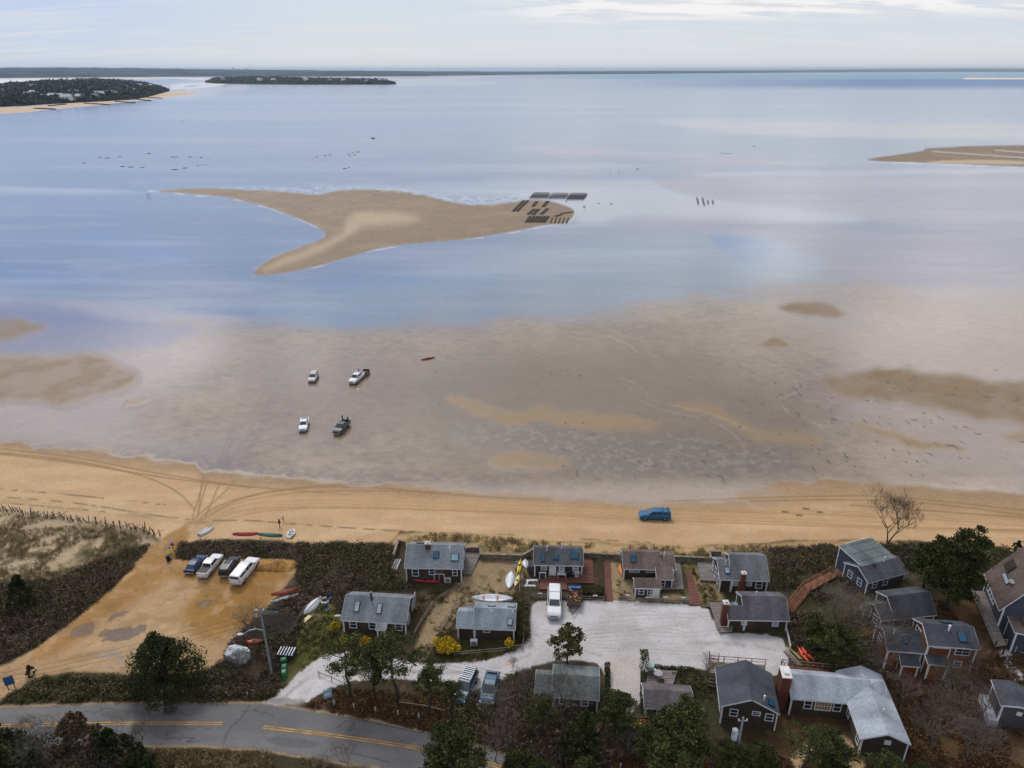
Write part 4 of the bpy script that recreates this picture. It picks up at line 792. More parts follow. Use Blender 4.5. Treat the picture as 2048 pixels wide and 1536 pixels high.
def stairs(p0, p1, w, zt, n, m, label, zb=0, rail=True):
    a = G(*p0); b = G(*p1); o = a; r = empty('stairs', o, 0, label, 'stairs'); d = (b - a); d.z = 0; e = d.normalized(); s = Vector((-e.y, e.x, 0)) * w / 2; dz = b.z - a.z + zt
    for i in range(n):
        c = d * ((i + .5) / n); z = zb + (dz - zb) * (i + .5) / n; MB().bar(c - s + Vector((0, 0, z)), c + s + Vector((0, 0, z)), .3, .06).build('tread', m, r)
    for sg in (-1, 1):
        MB().bar(s * sg + Vector((0, 0, zb - .1)), d + s * sg + Vector((0, 0, dz - .1)), .06, .22).build('stringer', m, r)
        if rail: rail_run(s * sg + Vector((0, 0, zb)), d + s * sg + Vector((0, 0, dz)), r, m, .9)
stairs((1577, 1222), (1612, 1182), 1.3, .5, 14, mat('stair_red', (.22, .09, .05), .8), 'reddish wooden stairs climbing the scrub from the court', .1)
stairs((1612, 1181), (1666, 1150), 1.3, .2, 24, mat('stair_red', (.22, .09, .05), .8), 'long upper run of reddish boardwalk steps through the scrub', .4)
stairs((1424, 1376), (1424, 1338), 1.2, 2.1, 9, timber, 'wooden stairs up to the raised deck of the charcoal gable cottage', .1)
stairs((2042, 1308), (2036, 1262), 1.4, 1.6, 9, mat('stair_white', (.5, .5, .52), .8), 'white-railed stairs at the right edge', .1)
fence([(1616, 1308), (1650, 1298), (1690, 1300), (1730, 1300), (1770, 1292)], 'grey picket-sided boardwalk railing winding through the woods', 1.1, 2, .55, timber, 'walkway_railing', .07)
fence([(1618, 1300), (1652, 1291), (1690, 1293), (1730, 1293), (1768, 1285)], 'far railing of the winding grey boardwalk through the woods', 1.1, 2, .55, timber, 'walkway_railing', .07)
# timber bulkhead
def bulk(pts, hh, label):
    P = [G(*p) for p in pts]; o = P[0]; r = empty('bulkhead', o, 0, label, 'bulkhead')
    q = MB(); c = MB()
    for a, b in zip(P, P[1:]): q.bar(a - o + Vector((0, 0, hh / 2 - .2)), b - o + Vector((0, 0, hh / 2 - .2)), .12, hh + .4); c.bar(a - o + Vector((0, 0, hh + .045)), b - o + Vector((0, 0, hh + .045)), .38, .07)
    q.build('planking', timber, r); c.build('cap', raild, r)
    for a, b in zip(P, P[1:]):
        k = max(1, int((b - a).length / 2.4))
        for i in range(k): p = a.lerp(b, i / k) - o; MB().box(p.x - .1, p.x + .1, p.y - .25, p.y - .07, -.3, hh).build('pile', timber, r)
bulk([(788, 1118), (797, 1090), (812, 1092)], 1.0, 'short L of timber bulkhead left of the kayak cottage')
bulk([(928, 1105), (960, 1104), (962, 1118), (1045, 1120), (1068, 1106)], 1.0, 'timber bulkhead between the kayak cottage and the dark-roofed cottage')
bulk([(1166, 1115), (1246, 1120)], 1.0, 'timber bulkhead behind the straight red boardwalk')
bulk([(1346, 1122), (1420, 1126), (1418, 1112), (1442, 1112)], 1.0, 'timber bulkhead between the brown-roofed and brick-chimney cottages')
# fences
fence([(876, 1200), (922, 1172)], 'short low rail fence beside the sandy lane by the kayak cottage', .7, 2, 2.6)
fence([(826, 1275), (846, 1240), (866, 1210)], 'rail fence along the left side of the sandy lane', .8, 2, 2.4)
fence([(878, 1268), (898, 1240), (904, 1222), (925, 1205)], 'rail fence along the right side of the sandy lane', .8, 2, 2.4)
fence([(908, 1312), (960, 1308), (1000, 1305), (1042, 1298)], 'rail fence along the drive below the low pale-roofed cottage', .9, 2, 2.6)
fence([(1045, 1300), (1056, 1205)], 'rail fence between the hedge and the shell court', .9, 2, 2.6)
fence([(1062, 1195), (1098, 1197)], 'rail fence left of the white truck at the court edge', .9, 2, 2.4)
fence([(1122, 1197), (1208, 1202)], 'rail fence behind the firewood trailer along the hedge', .9, 2, 2.2)
fence([(1238, 1202), (1300, 1205), (1384, 1208)], 'rail fence in front of the small shed at the court edge', .9, 2, 2.4)
fence([(1040, 1192), (1038, 1150), (1044, 1118)], 'weathered fence beside the leaning boats', 1.0, 1, 2.4)
fence([(574, 1282), (596, 1245), (615, 1215)], 'dark rail fence left of the lawn under the upturned white boat', .9, 2, 2.4)
fence([(524, 1386), (552, 1358)], 'short rail fence beside the drive entrance', .8, 1, 2.4)
fence([(800, 1408), (850, 1415), (890, 1425)], 'fallen-looking single rail fence under the roadside pines', .5, 1, 3)
fence([(638, 1350), (690, 1372), (700, 1358)], 'twiggy rail fence near the light blue sign', .7, 1, 2.4)
fence([(1572, 1262), (1580, 1298)], 'white-topped rail beside the leaning planks', .8, 2, 2.4, white)
fence([(1585, 1255), (1600, 1300)], 'dark rail fence by the orange kayaks', .8, 2, 2.4, darkwood)
fence([(1255, 1436), (1290, 1438)], 'rail fence above the yellow kayak', .8, 2, 2.2)
fence([(1345, 1350), (1400, 1352)], 'dark low retaining rail right of the grill deck', .6, 1, 2.2, darkwood)
# ---------------------------------------------------------------- vehicles
def paintm(key, c): return mat('paint_' + key, c, .3, .4, var=.04, coat=.2 if max(c) > .3 else .05)
tyre = mat('tyre', (.015, .015, .016), .8, .2); rim = mat('rim', (.35, .36, .38), .35, .5, .7); cglass = mat('car_glass', (.02, .035, .045), .06, .7, var=.1); lampw = mat('headlamp', (.7, .72, .75), .2, .5, var=.05); lampr = mat('tail_lamp', (.35, .01, .012), .25, .5); plate = mat('number_plate', (.55, .57, .6), .5)
def ringx(x, w, z0, z1, tw=None, ch=.12):     # cross-section at x: half width w, floor z0, top z1, chamfered top edges
    tw = w - ch if tw is None else tw
    return [(x, -w * .94, z0), (x, -w, z0 + (z1 - z0) * .35), (x, -w, z1 - ch), (x, -tw, z1), (x, tw, z1), (x, w, z1 - ch), (x, w, z0 + (z1 - z0) * .35), (x, w * .94, z0)]
SPEC = {  # body stations (x from rear to front, half width, floor, top), cabin stations (x, base half width, roof half width, base z, top z)
 'pickup': dict(L=5.7, body=[(-2.85, .90, .55, 1.22), (-2.78, .97, .45, 1.30), (-.95, .98, .42, 1.30), (1.05, .98, .42, 1.28), (1.25, .98, .42, 1.26), (2.45, .96, .45, 1.16), (2.75, .90, .50, 1.02), (2.85, .82, .55, .90)],
    cab=[(-1.05, .93, .70, 1.25, 1.27), (-.90, .93, .74, 1.25, 1.86), (-.2, .93, .76, 1.25, 1.92), (.55, .93, .74, 1.25, 1.88), (1.35, .92, .80, 1.24, 1.28)], bed=(-2.65, -1.02), wh=(-1.75, 1.85), wr=.40),
 'suv': dict(L=4.7, body=[(-2.35, .86, .50, 1.05), (-2.28, .92, .42, 1.15), (0, .94, .38, 1.12), (1.0, .94, .38, 1.10), (1.9, .91, .40, 1.00), (2.25, .84, .45, .86), (2.35, .76, .5, .76)],
    cab=[(-2.30, .88, .66, 1.08, 1.14), (-2.12, .89, .72, 1.08, 1.66), (-.8, .90, .74, 1.08, 1.72), (.25, .90, .72, 1.08, 1.66), (1.15, .88, .76, 1.07, 1.12)], wh=(-1.38, 1.45), wr=.36),
 'sedan': dict(L=4.5, body=[(-2.25, .80, .45, .95), (-2.15, .87, .38, 1.02), (-1.2, .90, .34, 1.02), (1.0, .90, .34, .96), (1.85, .87, .36, .86), (2.18, .80, .4, .74), (2.25, .7, .45, .66)],
    cab=[(-1.95, .82, .66, .98, 1.03), (-1.2, .85, .64, .97, 1.38), (-.3, .86, .66, .96, 1.46), (.3, .86, .64, .95, 1.42), (1.2, .84, .72, .94, .98)], wh=(-1.3, 1.38), wr=.32)}
def wheel(root, x, y, r):
    s = 1 if y > 0 else -1
    t_ = MB().tube((0, -.11, 0), (0, .11, 0), r, r, 16).build('tyre', tyre, None); 
    w_ = bpy.data.objects.new('wheel', None); C.objects.link(w_); w_.parent = root; w_.location = (x, y, r); t_.parent = w_
    MB().tube((0, s * .09, 0), (0, s * .125, 0), r * .62, r * .55, 12).build('rim', rim, w_)
def vehicle(kind, name, label, rear, front, pm, cap=None, cover=None, rack=None, dark=None, scale=1.0, group=None, cat=None, wide=1.0):
    S = SPEC[kind]; a = G(*rear); b = G(*front); c = (a + b) / 2; yaw = math.atan2(b.y - a.y, b.x - a.x); c.z = float(hgt(c.x, c.y)) + .02
    r = empty(name, c, yaw, label, cat or ('pickup truck' if kind == 'pickup' else 'car'), group); r.scale = (scale, scale * wide, scale)
    cab = S['cab']; body = S['body']
    if 'bed' in S and not (cap or cover):
        x0, x1 = S['bed']; q = MB().loft([ringx(*s_) for s_ in body if s_[0] > x1 - .05] if False else [ringx(x1, .98, .42, 1.30)] + [ringx(*s_) for s_ in body if s_[0] > x1 + .1])
        q.loft([ringx(-2.85, .90, .5, .62), ringx(-2.8, .96, .42, .70), ringx(x1 + .01, .96, .42, .70)])
        q.box(-2.82, x1, .80, .975, .60, 1.30); q.box(-2.82, x1, -.975, -.80, .60, 1.30); q.box(-2.86, -2.74, -.95, .95, .6, 1.28)
        q.build('body', pm, r); MB().box(x0 - .08, x1, -.80, .80, .705, .74).build('bed_liner', black, r)
    else: MB().loft([ringx(*s_) for s_ in body]).build('body', pm, r)
    def cring(s_, e=0): x_, bw, tw, bz, tz = s_; return [(x_, -bw - e, bz), (x_, -tw - e, tz - .05), (x_, -tw + .07, tz + e), (x_, tw - .07, tz + e), (x_, tw + e, tz - .05), (x_, bw + e, bz)]
    MB().loft([cring(s_) for s_ in cab]).build('cabin', pm, r)
    # glass, standing just proud of the cabin
    def pan(p, q_, t0, t1, side):      # side glass between two cab stations
        pts = []
        for s_, (lo, hi) in ((p, (t0, t1)), (q_, (t0, t1))):
            x_, bw, tw, bz, tz = s_
            for f in (lo, hi): pts.append((x_, side * (bw + (tw - bw) * f + .012), bz + (tz - .05 - bz) * f))
        return pts
    def lerp_s(p, q_, f): return tuple(i + (j - i) * f for i, j in zip(p, q_))
    for nm, i, f0, f1 in (('rear_side_window', 1, .02, .95), ('front_side_window', 2, .05, 1)):
        for sd_ in (-1, 1):
            p = lerp_s(cab[i], cab[i + 1], f0); q_ = lerp_s(cab[i], cab[i + 1], f1); P = pan(p, q_, .22, .93, sd_); MB().add([P[0], P[2], P[3], P[1]], [(0, 1, 2, 3)]).build('side_window', cglass, r)
    for sd_ in (-1, 1):
        p = lerp_s(cab[3], cab[4], .08); q_ = lerp_s(cab[3], cab[4], .62); P0 = pan(cab[3], cab[4], .22, .9, sd_); MB().add([P0[0], pan(q_, q_, .1, .1, sd_)[0], P0[1]], [(0, 1, 2)]).build('quarter_window', cglass, r)
    def slope(p, q_, f0, f1, nm):
        a0 = lerp_s(p, q_, f0); a1 = lerp_s(p, q_, f1); dx = .012 if q_[4] < p[4] else -.012
        if nm == 'rear_window': dx = -.02
        MB().add([(a0[0] + dx, -a0[2] + .09, a0[4] + .014), (a0[0] + dx, a0[2] - .09, a0[4] + .014), (a1[0] + dx, a1[2] - .06, a1[4] + .014), (a1[0] + dx, -a1[2] + .06, a1[4] + .014)], [(0, 1, 2, 3)]).build(nm, cglass, r)
    slope(cab[3], cab[4], .10, .92, 'windscreen')
    if not cap: slope(cab[1], cab[0], .12, .9, 'rear_window')
    for x_ in S['wh']:
        for y_ in (-.86, .86): wheel(r, x_, y_, S['wr'])
    fx = body[-1][0]; fz = body[-1][3]; rx = body[0][0]; rz = body[0][3]
    for sd_ in (-1, 1):
        MB().box(fx - .16, fx - .02, *sorted((sd_ * .55, sd_ * .84)), fz - .14, fz + .03).build('headlight', lampw, r)
        MB().box(rx - .02, rx + .06, *sorted((sd_ * .74, sd_ * .90)), rz - .30, rz - .04).build('taillight', lampr, r)
        MB().box(cab[3][0] + .45, cab[3][0] + .60, *sorted((sd_ * .95, sd_ * 1.14)), cab[4][3] + .02, cab[4][3] + .18).build('side_mirror', dark or black, r)
    MB().box(fx - .10, fx + .06, -.80, .80, .42, .62).build('front_bumper', dark or metal, r); MB().box(fx - .03, fx + .015, -.5, .5, fz - .20, fz - .04).build('grille', black, r)
    MB().box(rx - .10, rx + .04, -.84, .84, .42, .60).build('rear_bumper', dark or metal, r); MB().box(rx - .12, rx - .10, -.22, .22, .44, .58).build('number_plate', plate, r)
    if cover: MB().box(-2.7, -1.0, -.84, .84, 1.29, 1.335).build('bed_cover', cover, r)
    if cap:
        q = MB().loft([[(x_, -.93, 1.28), (x_, -t_, z_ - .08), (x_, -t_ + .1, z_), (x_, t_ - .1, z_), (x_, t_, z_ - .08), (x_, .93, 1.28)] for x_, t_, z_ in ((-2.80, .74, 1.80), (-2.70, .78, 1.88), (-.96, .78, 1.92))]); q.build('bed_cap', pm if cap is True else cap, r)
        for sd_ in (-1, 1): MB().add([(-2.5, sd_ * .90, 1.38), (-1.1, sd_ * .90, 1.38), (-1.1, sd_ * .825, 1.76), (-2.5, sd_ * .82, 1.74)], [(0, 1, 2, 3)]).build('cap_window', cglass, r)
        MB().add([(-2.84, -.75, 1.36), (-2.84, .75, 1.36), (-2.82, .66, 1.74), (-2.82, -.66, 1.74)], [(0, 1, 2, 3)]).build('rear_window', cglass, r)
    if rack == 'bars':
        for x_ in (-2.3, -1.4): MB().bar((x_, -.8, 2.0), (x_, .8, 2.0), .09).build('roof_bar', black, r)
    if rack == 'rails':
        for sd_ in (-1, 1): MB().bar((-1.9, sd_ * .62, 1.74), (.1, sd_ * .62, 1.74), .06).build('roof_rail', lampw, r)
    if rack == 'rack':
        q = MB()
        for i in range(7): q.bar((-1.9 + i * .3, -.62, 1.78), (-1.9 + i * .3, .62, 1.78), .09, .05)
        q.bar((-1.95, -.64, 1.76), (.0, -.64, 1.76), .05).bar((-1.95, .64, 1.76), (.0, .64, 1.76), .05); q.build('roof_rack', lampw, r)
    return r
Wp = paintm('white', (.68, .68, .70)); Sp = paintm('silver', (.42, .40, .38)); Bp = paintm('black', (.006, .007, .009)); Np = paintm('navy', (.015, .035, .11)); Bl = paintm('blue', (.015, .12, .26)); Gp = paintm('graphite', (.045, .045, .05)); Sb = paintm('steel_blue', (.07, .11, .16)); 
lot = 'vehicles parked in the sandy lot'; flt = 'vehicles parked on the tidal flats'
vehicle('sedan', 'parked_car', 'dark blue car, leftmost in the row in the sandy lot', (381, 1147), (404, 1121), Np, group=lot, scale=1.0)
vehicle('pickup', 'pickup_truck', 'white pickup with a dark bed cover beside the dark blue car', (407, 1157), (437, 1119), Wp, cover=mat('tonneau', (.06, .05, .05), .6), group=lot, scale=.97)
vehicle('suv', 'parked_car', 'black estate car with silver roof rails in the sandy lot', (449, 1157), (472, 1123), Bp, rack='rails', group=lot, scale=1.0)
vehicle('pickup', 'pickup_truck', 'long white pickup with white bed cap, rightmost in the sandy lot', (472, 1173), (510, 1126), Wp, cap=True, group=lot, scale=1.1)
vehicle('suv', 'parked_car', 'silver white estate car on the wet flats, nearest the water on the left', (632, 750), (622, 769), Sp, group=flt, dark=Sp, scale=1.1)
vehicle('pickup', 'pickup_truck', 'white pickup on the wet flats with a small trailer behind', (724, 752), (703, 771), Wp, group=flt, scale=1.1)
vehicle('pickup', 'pickup_truck', 'white pickup with empty black bed on the wet flats', (611, 843), (606, 867), Wp, group=flt, scale=1.0)
vehicle('pickup', 'pickup_truck', 'graphite pickup with gear in its bed on the wet flats', (694, 849), (673, 872), Gp, group=flt, scale=1.05)
vehicle('pickup', 'pickup_truck', 'bright blue pickup with capped bed driving along the beach', (1334, 1037), (1283, 1036), Bl, cap=True, rack='bars', scale=1.0)
vehicle('pickup', 'pickup_truck', 'large white pickup parked nose-out on the shell court', (1109, 1186), (1108, 1243), Wp, cap=True, scale=1.08)
vehicle('suv', 'parked_car', 'steel blue estate car with white roof rack under the roadside pines', (940, 1360), (921, 1400), Sb, rack='rack', scale=1.1)
vehicle('sedan', 'parked_car', 'dusty blue hatchback beside the shell drive behind bare brush', (984, 1365), (976, 1400), paintm('teal', (.05, .12, .18)), scale=1.1)
# trailers
def trailer(p0, p1, label, m, L_=3.2, W_=1.9, load=None):
    a = G(*p0); b = G(*p1); r = empty('trailer', a.lerp(b, .5), math.atan2(b.y - a.y, b.x - a.x), label, 'trailer')
    q = MB().box(-L_ / 2, L_ / 2, -W_ / 2, W_ / 2, .55, .63); q.build('bed', m, r)
    for i, (x0, x1, y0, y1) in enumerate(((-L_ / 2, L_ / 2, -W_ / 2 - .05, -W_ / 2), (-L_ / 2, L_ / 2, W_ / 2, W_ / 2 + .05), (-L_ / 2 - .05, -L_ / 2, -W_ / 2, W_ / 2), (L_ / 2, L_ / 2 + .05, -W_ / 2, W_ / 2))): MB().box(x0, x1, y0, y1, .56, 1.15).build('side_board', m, r)
    MB().bar((L_ / 2, -.7, .5), (L_ / 2 + 1.5, 0, .5), .1).bar((L_ / 2, .7, .5), (L_ / 2 + 1.5, 0, .5), .1).box(L_ / 2 + 1.4, L_ / 2 + 1.65, -.1, .1, .42, .6).build('drawbar', black, r)
    for s in (-1, 1): wheel(r, -.2, s * (W_ / 2 + .15), .34)
    for s in (-1, 1): MB().box(-.7, .3, *sorted((s * (W_ / 2 + .04), s * (W_ / 2 + .28))), .70, .75).build('mudguard', black, r)
    return r
trailer((1150, 1186), (1147, 1220), 'black open trailer loaded with split firewood on the shell court', mat('trailer_grey', (.10, .08, .07), .6), 3.6, 2.0)
trailer((735, 744), (728, 754), 'small wooden trailer hitched behind the white pickup on the flats', mat('trailer_wood', (.13, .09, .065), .8), 2.4, 1.6)
rr = random.Random(5); base = G(1149, 1200)
def heap(name, n, c, sx, sy, mlist, zs, sz, label, cat, group):
    proto = {}
    for i in range(n):
        k = i % len(mlist)
        if k not in proto: q = MB().tube((-sz * 1.6, 0, 0), (sz * 1.6, 0, 0), sz * .62, sz * .55, 5); o = q.build(name, mlist[k]); proto[k] = o
        else: o = proto[k].copy(); C.objects.link(o)
        o.location = (c.x + rr.uniform(-sx, sx), c.y + rr.uniform(-sy, sy), c.z + zs + rr.random() * .45); o.rotation_euler = (rr.uniform(-.5, .5), rr.uniform(-.4, .4), rr.uniform(0, 3.1)); tag(o, label, cat, group)
heap('firewood_log', 70, base, .85, 1.35, [mat('log_orange', (.42, .19, .07), .8), mat('log_dark', (.07, .035, .02), .9), mat('log_pale', (.50, .33, .17), .8), mat('log_wine', (.10, .03, .03), .8)], .75, .15, 'split firewood log heaped in the open trailer on the shell court', 'log', 'firewood logs in the trailer')
one(MB().box(-.9, .9, -.25, .25, 0, .5).box(-.7, .3, -.3, -.25, .1, .6), 'blue_tarp', mat('tarp_blue', (.02, .14, .42), .5), G(1149, 1190) + Vector((0, .35, .75)), 0, 'bright blue tarp bundled at the back of the firewood trailer', 'tarp')
# ---------------------------------------------------------------- boats
def hull(L_, W_, H_, n=11, flat=0, open_=True, pw=1.6):
    q = MB(); rings = []
    for i in range(n):
        t_ = i / (n - 1); x_ = (t_ - .5) * L_; s = max(.03, (1 - abs(2 * t_ - 1) ** pw)) if not flat else max(.05, 1 - max(0, (2 * t_ - 1)) ** 2 * .97) * (.72 + .28 * min(1, t_ * 3))
        w_ = W_ / 2 * s; k = H_ * (.15 * abs(2 * t_ - 1) ** 2)
        rings.append([(x_, -w_, H_ + k), (x_, -w_ * .8, H_ * .35 + k * .5), (x_, -w_ * .25, k * .6), (x_, w_ * .25, k * .6), (x_, w_ * .8, H_ * .35 + k * .5), (x_, w_, H_ + k)] + ([(x_, w_ * .86, H_ + k), (x_, w_ * .5, H_ * .3 + k), (x_, -w_ * .5, H_ * .3 + k), (x_, -w_ * .86, H_ + k)] if open_ else [(x_, 0, H_ * 1.12 + k)]))
    return q.loft(rings)
def boat(name, label, p, yaw, L_, W_, H_, m, cat, up=False, tilt=0, flat=0, open_=True, cockpit=True, dz=0, pitch=0, grp=None, inner=None, kayak=False):
    g = G(*p); r = empty(name, g + Vector((0, 0, dz)), R(yaw), label, cat, grp)
    hu = hull(L_, W_, H_, flat=flat, open_=open_ and not kayak, pw=2.2 if not kayak else 1.7).build('hull', m, r, True)
    parts = [hu]
    if kayak: parts.append(MB().loft([[(x_ + .4 * math.cos(a) * L_ * .12, .26 * math.sin(a) * W_ * 1.1, H_ * 1.0 + z_) for a in [i * math.pi / 5 for i in range(10)]] for x_, z_ in ((0, 0), (0, .12))]).build('cockpit', black, r))
    elif open_ and not up:
        for tx in (-.22, .12): parts.append(MB().box(tx * L_ - .12, tx * L_ + .12, -W_ * .42, W_ * .42, H_ * .78, H_ * .84).build('thwart', inner or timber, r))
    else: parts.append(MB().bar((-L_ * .42, 0, -.03), (L_ * .42, 0, -.03), .05, .07).build('keel', inner or timber, r))
    if up: r.rotation_euler = (math.pi + tilt, pitch, R(yaw)); r.location.z += H_ * 1.05 + abs(math.sin(tilt)) * W_ * .35
    else: r.rotation_euler = (tilt, pitch, R(yaw)); r.location.z += abs(math.sin(tilt)) * W_ * .4 + .02
    return r
K = lambda key, c, rg=.45: mat('hull_' + key, c, rg, .4, var=.08, vs=1.5)
bw = K('white', (.66, .68, .70)); br_ = K('red', (.42, .015, .04)); bg_ = K('green', (.03, .16, .13)); by = K('yellow', (.72, .50, .02)); bo = K('orange', (.75, .20, .02)); bs = K('slate', (.10, .14, .18)); bc = K('cream', (.72, .58, .26)); bp_ = K('pale', (.55, .56, .57)); bk = K('coral', (.85, .10, .035)); bm = K('maroon', (.30, .02, .045)); bly = K('lemon', (.75, .72, .02))
boat('kayak', 'red kayak lying on the wet flats right of the parked vehicles', (856, 718), 28, 4.2, .75, .32, bm, 'kayak', kayak=True)
boat('dinghy', 'pale upturned dinghy on the sand beside the beach track', (413, 1063), 55, 3.0, 1.5, .5, bp_, 'boat', up=True, flat=1)
boat('canoe', 'long red upturned canoe on the beach', (493, 1069), 1, 4.9, .85, .38, br_, 'canoe', up=True)
boat('canoe', 'dark green upturned canoe end to end with the red one', (541, 1071), -4, 4.4, .85, .38, bg_, 'canoe', up=True)
boat('skiff', 'small white square skiff on the beach above the scrub', (583, 1069), 86, 2.4, 1.35, .45, bw, 'boat', flat=1)
boat('kayak', 'bright red kayak lying under the windows of the beachfront cottage', (850, 1164), -8, 5.0, .75, .34, br_, 'kayak', kayak=True)
boat('surfboard', 'white board leaning behind the bright red kayak', (845, 1159), -5, 3.4, .6, .12, bw, 'board', open_=False, tilt=.5, dz=.3)
boat('rowing_boat', 'red upturned rowing boat on the rack left of the lawn', (571, 1190), 20, 4.2, .95, .4, K('brick', (.33, .05, .03)), 'boat', up=True, dz=.5)
boat('canoe', 'scuffed white upturned canoe below the red one on the rack', (570, 1199), 24, 4.4, .9, .4, bp_, 'canoe', up=True, dz=.1)
boat('rowing_boat', 'whitish rowing boat stood on edge against the lawn fence', (626, 1216), 62, 4.0, 1.6, .5, bp_, 'boat', up=True, tilt=.25, pitch=-.1)
boat('sailboat_hull', 'large white sailing dinghy hull lying beside the sandy lane', (1020, 1163), 84, 4.2, 1.5, .35, bw, 'boat', open_=False)
boat('kayak', 'cream yellow kayak beside the large white hull', (1034, 1164), 75, 2.9, .85, .3, bc, 'kayak', kayak=True)
boat('kayak', 'yellow kayak nearest the slate-coloured one behind the white hull', (1038, 1134), 82, 3.8, .62, .3, by, 'kayak', kayak=True)
boat('kayak', 'yellow kayak nearest the fence behind the white hull', (1041, 1133), 85, 3.7, .55, .3, by, 'kayak', kayak=True)
boat('kayak', 'slate-blue kayak left of the two yellow kayaks', (1033, 1130), 82, 3.2, .6, .3, bs, 'kayak', kayak=True)
boat('dinghy', 'small oval white dinghy right of the fence by the dark-roofed cottage', (1052, 1130), 95, 2.5, 1.3, .4, bw, 'boat', up=True, tilt=.2)
boat('kayak', 'orange kayak on the sand at the left wall of the brown-roofed cottage', (1242, 1141), 88, 3.2, .8, .32, bo, 'kayak', up=True)
boat('sailboat_hull', 'white boat with red gunwale behind the low pale-roofed cottage', (985, 1212), -2, 6.2, 1.6, .6, bw, 'boat', inner=K('rust', (.3, .08, .05)), dz=1.0)
boat('kayak', 'lemon yellow kayak below the big pine by the road', (1291, 1452), 2, 3.4, .8, .32, bly, 'kayak', kayak=True)
boat('kayak', 'red and orange kayak tucked behind the lemon yellow one', (1297, 1446), 0, 3.2, .75, .32, K('scarlet', (.55, .05, .03)), 'kayak', kayak=True)
boat('kayak', 'left coral-orange kayak lying by the winding walkway', (1606, 1312), 100, 2.9, .6, .3, bk, 'kayak', kayak=True)
boat('kayak', 'right coral-orange kayak lying by the winding walkway', (1614, 1310), 110, 2.9, .6, .3, bk, 'kayak', kayak=True)
boat('kayak', 'orange-red kayak beside the covered boat near the utility pole', (511, 1292), 5, 2.2, .9, .35, K('tangerine', (.55, .11, .03)), 'kayak', dz=.6, kayak=True)
boat('dinghy', 'dark teal upturned dinghy in the brush above the tall utility pole', (541, 1232), 2, 3.2, 1.2, .4, K('teal', (.04, .12, .12)), 'boat', up=True, dz=.3)
# shrink-wrapped boat / shed by the lot
r = empty('covered_boat', G(478, 1318), R(-20), 'pale tarpaulin-covered boat in the brush beside the sandy lot', 'covered boat'); MB().loft([[(x_, -1.0 * s, .2), (x_, -1.15 * s, 1.3), (x_, 0, 1.9), (x_, 1.15 * s, 1.3), (x_, 1.0 * s, .2)] for x_, s in ((-1.5, .85), (-.5, 1), (.8, 1), (1.6, .6))]).build('cover', mat('cover_white', (.55, .57, .60), .7, var=.4, vs=2.5), r); MB().box(-1.3, 1.3, -.5, .5, -.1, .25).build('cradle', darkwood, r)
# ---------------------------------------------------------------- people
def person(label, p, yaw, top, legs, hh=1.75, arm=0.5, lean=0, dz=0, grp=None):
    g = G(*p); k = hh / 1.75
    V_ = [(0, 0, .95), (0, 0, 1.15), (.01, 0, 1.42), (.02, 0, 1.53), (.03, 0, 1.62), (.03, 0, 1.70), (.0, .10, .90), (.03, .11, .50), (0, .12, .07), (.12, .12, .03), (0, -.10, .90), (-.06, -.11, .50), (-.12, -.12, .07), (0, -.12, .03), (0, .19, 1.40), (.05, .24, 1.13), (.18 + arm * .2, .22, .95 + arm * .2), (0, -.19, 1.40), (.02, -.25, 1.13), (.12 + arm * .3, -.22, .92 + arm * .3)]
    E_ = [(0, 1), (1, 2), (2, 3), (3, 4), (4, 5), (0, 6), (6, 7), (7, 8), (8, 9), (0, 10), (10, 11), (11, 12), (12, 13), (2, 14), (14, 15), (15, 16), (2, 17), (17, 18), (18, 19)]
    rad = [.15, .14, .15, .06, .095, .09, .09, .065, .045, .045, .09, .065, .045, .045, .07, .05, .035, .07, .05, .035]
    me = bpy.data.meshes.new('person'); me.from_pydata([(a * k + lean * c * .3, b * k, c * k) for a, b, c in V_], E_, [])
    o = link('person', me, legs); o.location = (g.x, g.y, g.z + dz); o.rotation_euler = (0, 0, R(yaw)); md = o.modifiers.new('skin', 'SKIN')
    for i, q in enumerate(me.skin_vertices[0].data): q.radius = (rad[i] * k, rad[i] * k * (1.25 if i in (1, 2) else 1)); q.use_root = (i == 0)
    s = o.modifiers.new('sub', 'SUBSURF'); s.levels = 1; s.render_levels = 1
    tag(o, label, 'person', grp)
    MB().loft([[(z_ * lean * .3 * k + .01 + math.cos(a) * rx * k, math.sin(a) * ry * k, z_ * k) for a in [i * math.pi / 5 for i in range(10)]] for z_, rx, ry in ((.93, .17, .20), (1.15, .17, .20), (1.38, .18, .24), (1.47, .10, .14))]).build('jacket', top, o, True)
    MB().loft([[(.02 + z_ * lean * .3 * k + math.cos(a) * rx * k, math.sin(a) * rx * k, z_ * k) for a in [i * math.pi / 4 for i in range(8)]] for z_, rx in ((1.64, .115), (1.70, .125), (1.78, .07))]).build('hair', mat('hair', (.03, .02, .015), .8), o, True)
    return o
dkc = mat('dark_cloth', (.02, .022, .035), .9); nav = mat('navy_cloth', (.03, .03, .08), .9); yel = mat('yellow_cloth', (.55, .35, .06), .9); skn = mat('skin', (.35, .20, .14), .6)
person('adult in dark jacket and trousers standing on the beach above the scrub', (560, 1055), 40, nav, dkc, 1.8)
person('child in dark top and yellow trousers beside the adult on the beach', (567, 1044), 200, dkc, yel, 1.2)
person('person in dark waders left of the sandbar tip, standing at left of the pair', (294, 393), 0, dkc, dkc, 2.0, lean=.5)
person('person in dark waders left of the sandbar tip, standing at right of the pair', (299, 393), 0, dkc, dkc, 2.0)
person('left one of two distant people wading beyond the oyster racks', (1220, 347), 0, dkc, dkc, 2.0)
person('right one of two distant people wading beyond the oyster racks', (1238, 346), 0, dkc, dkc, 2.1)
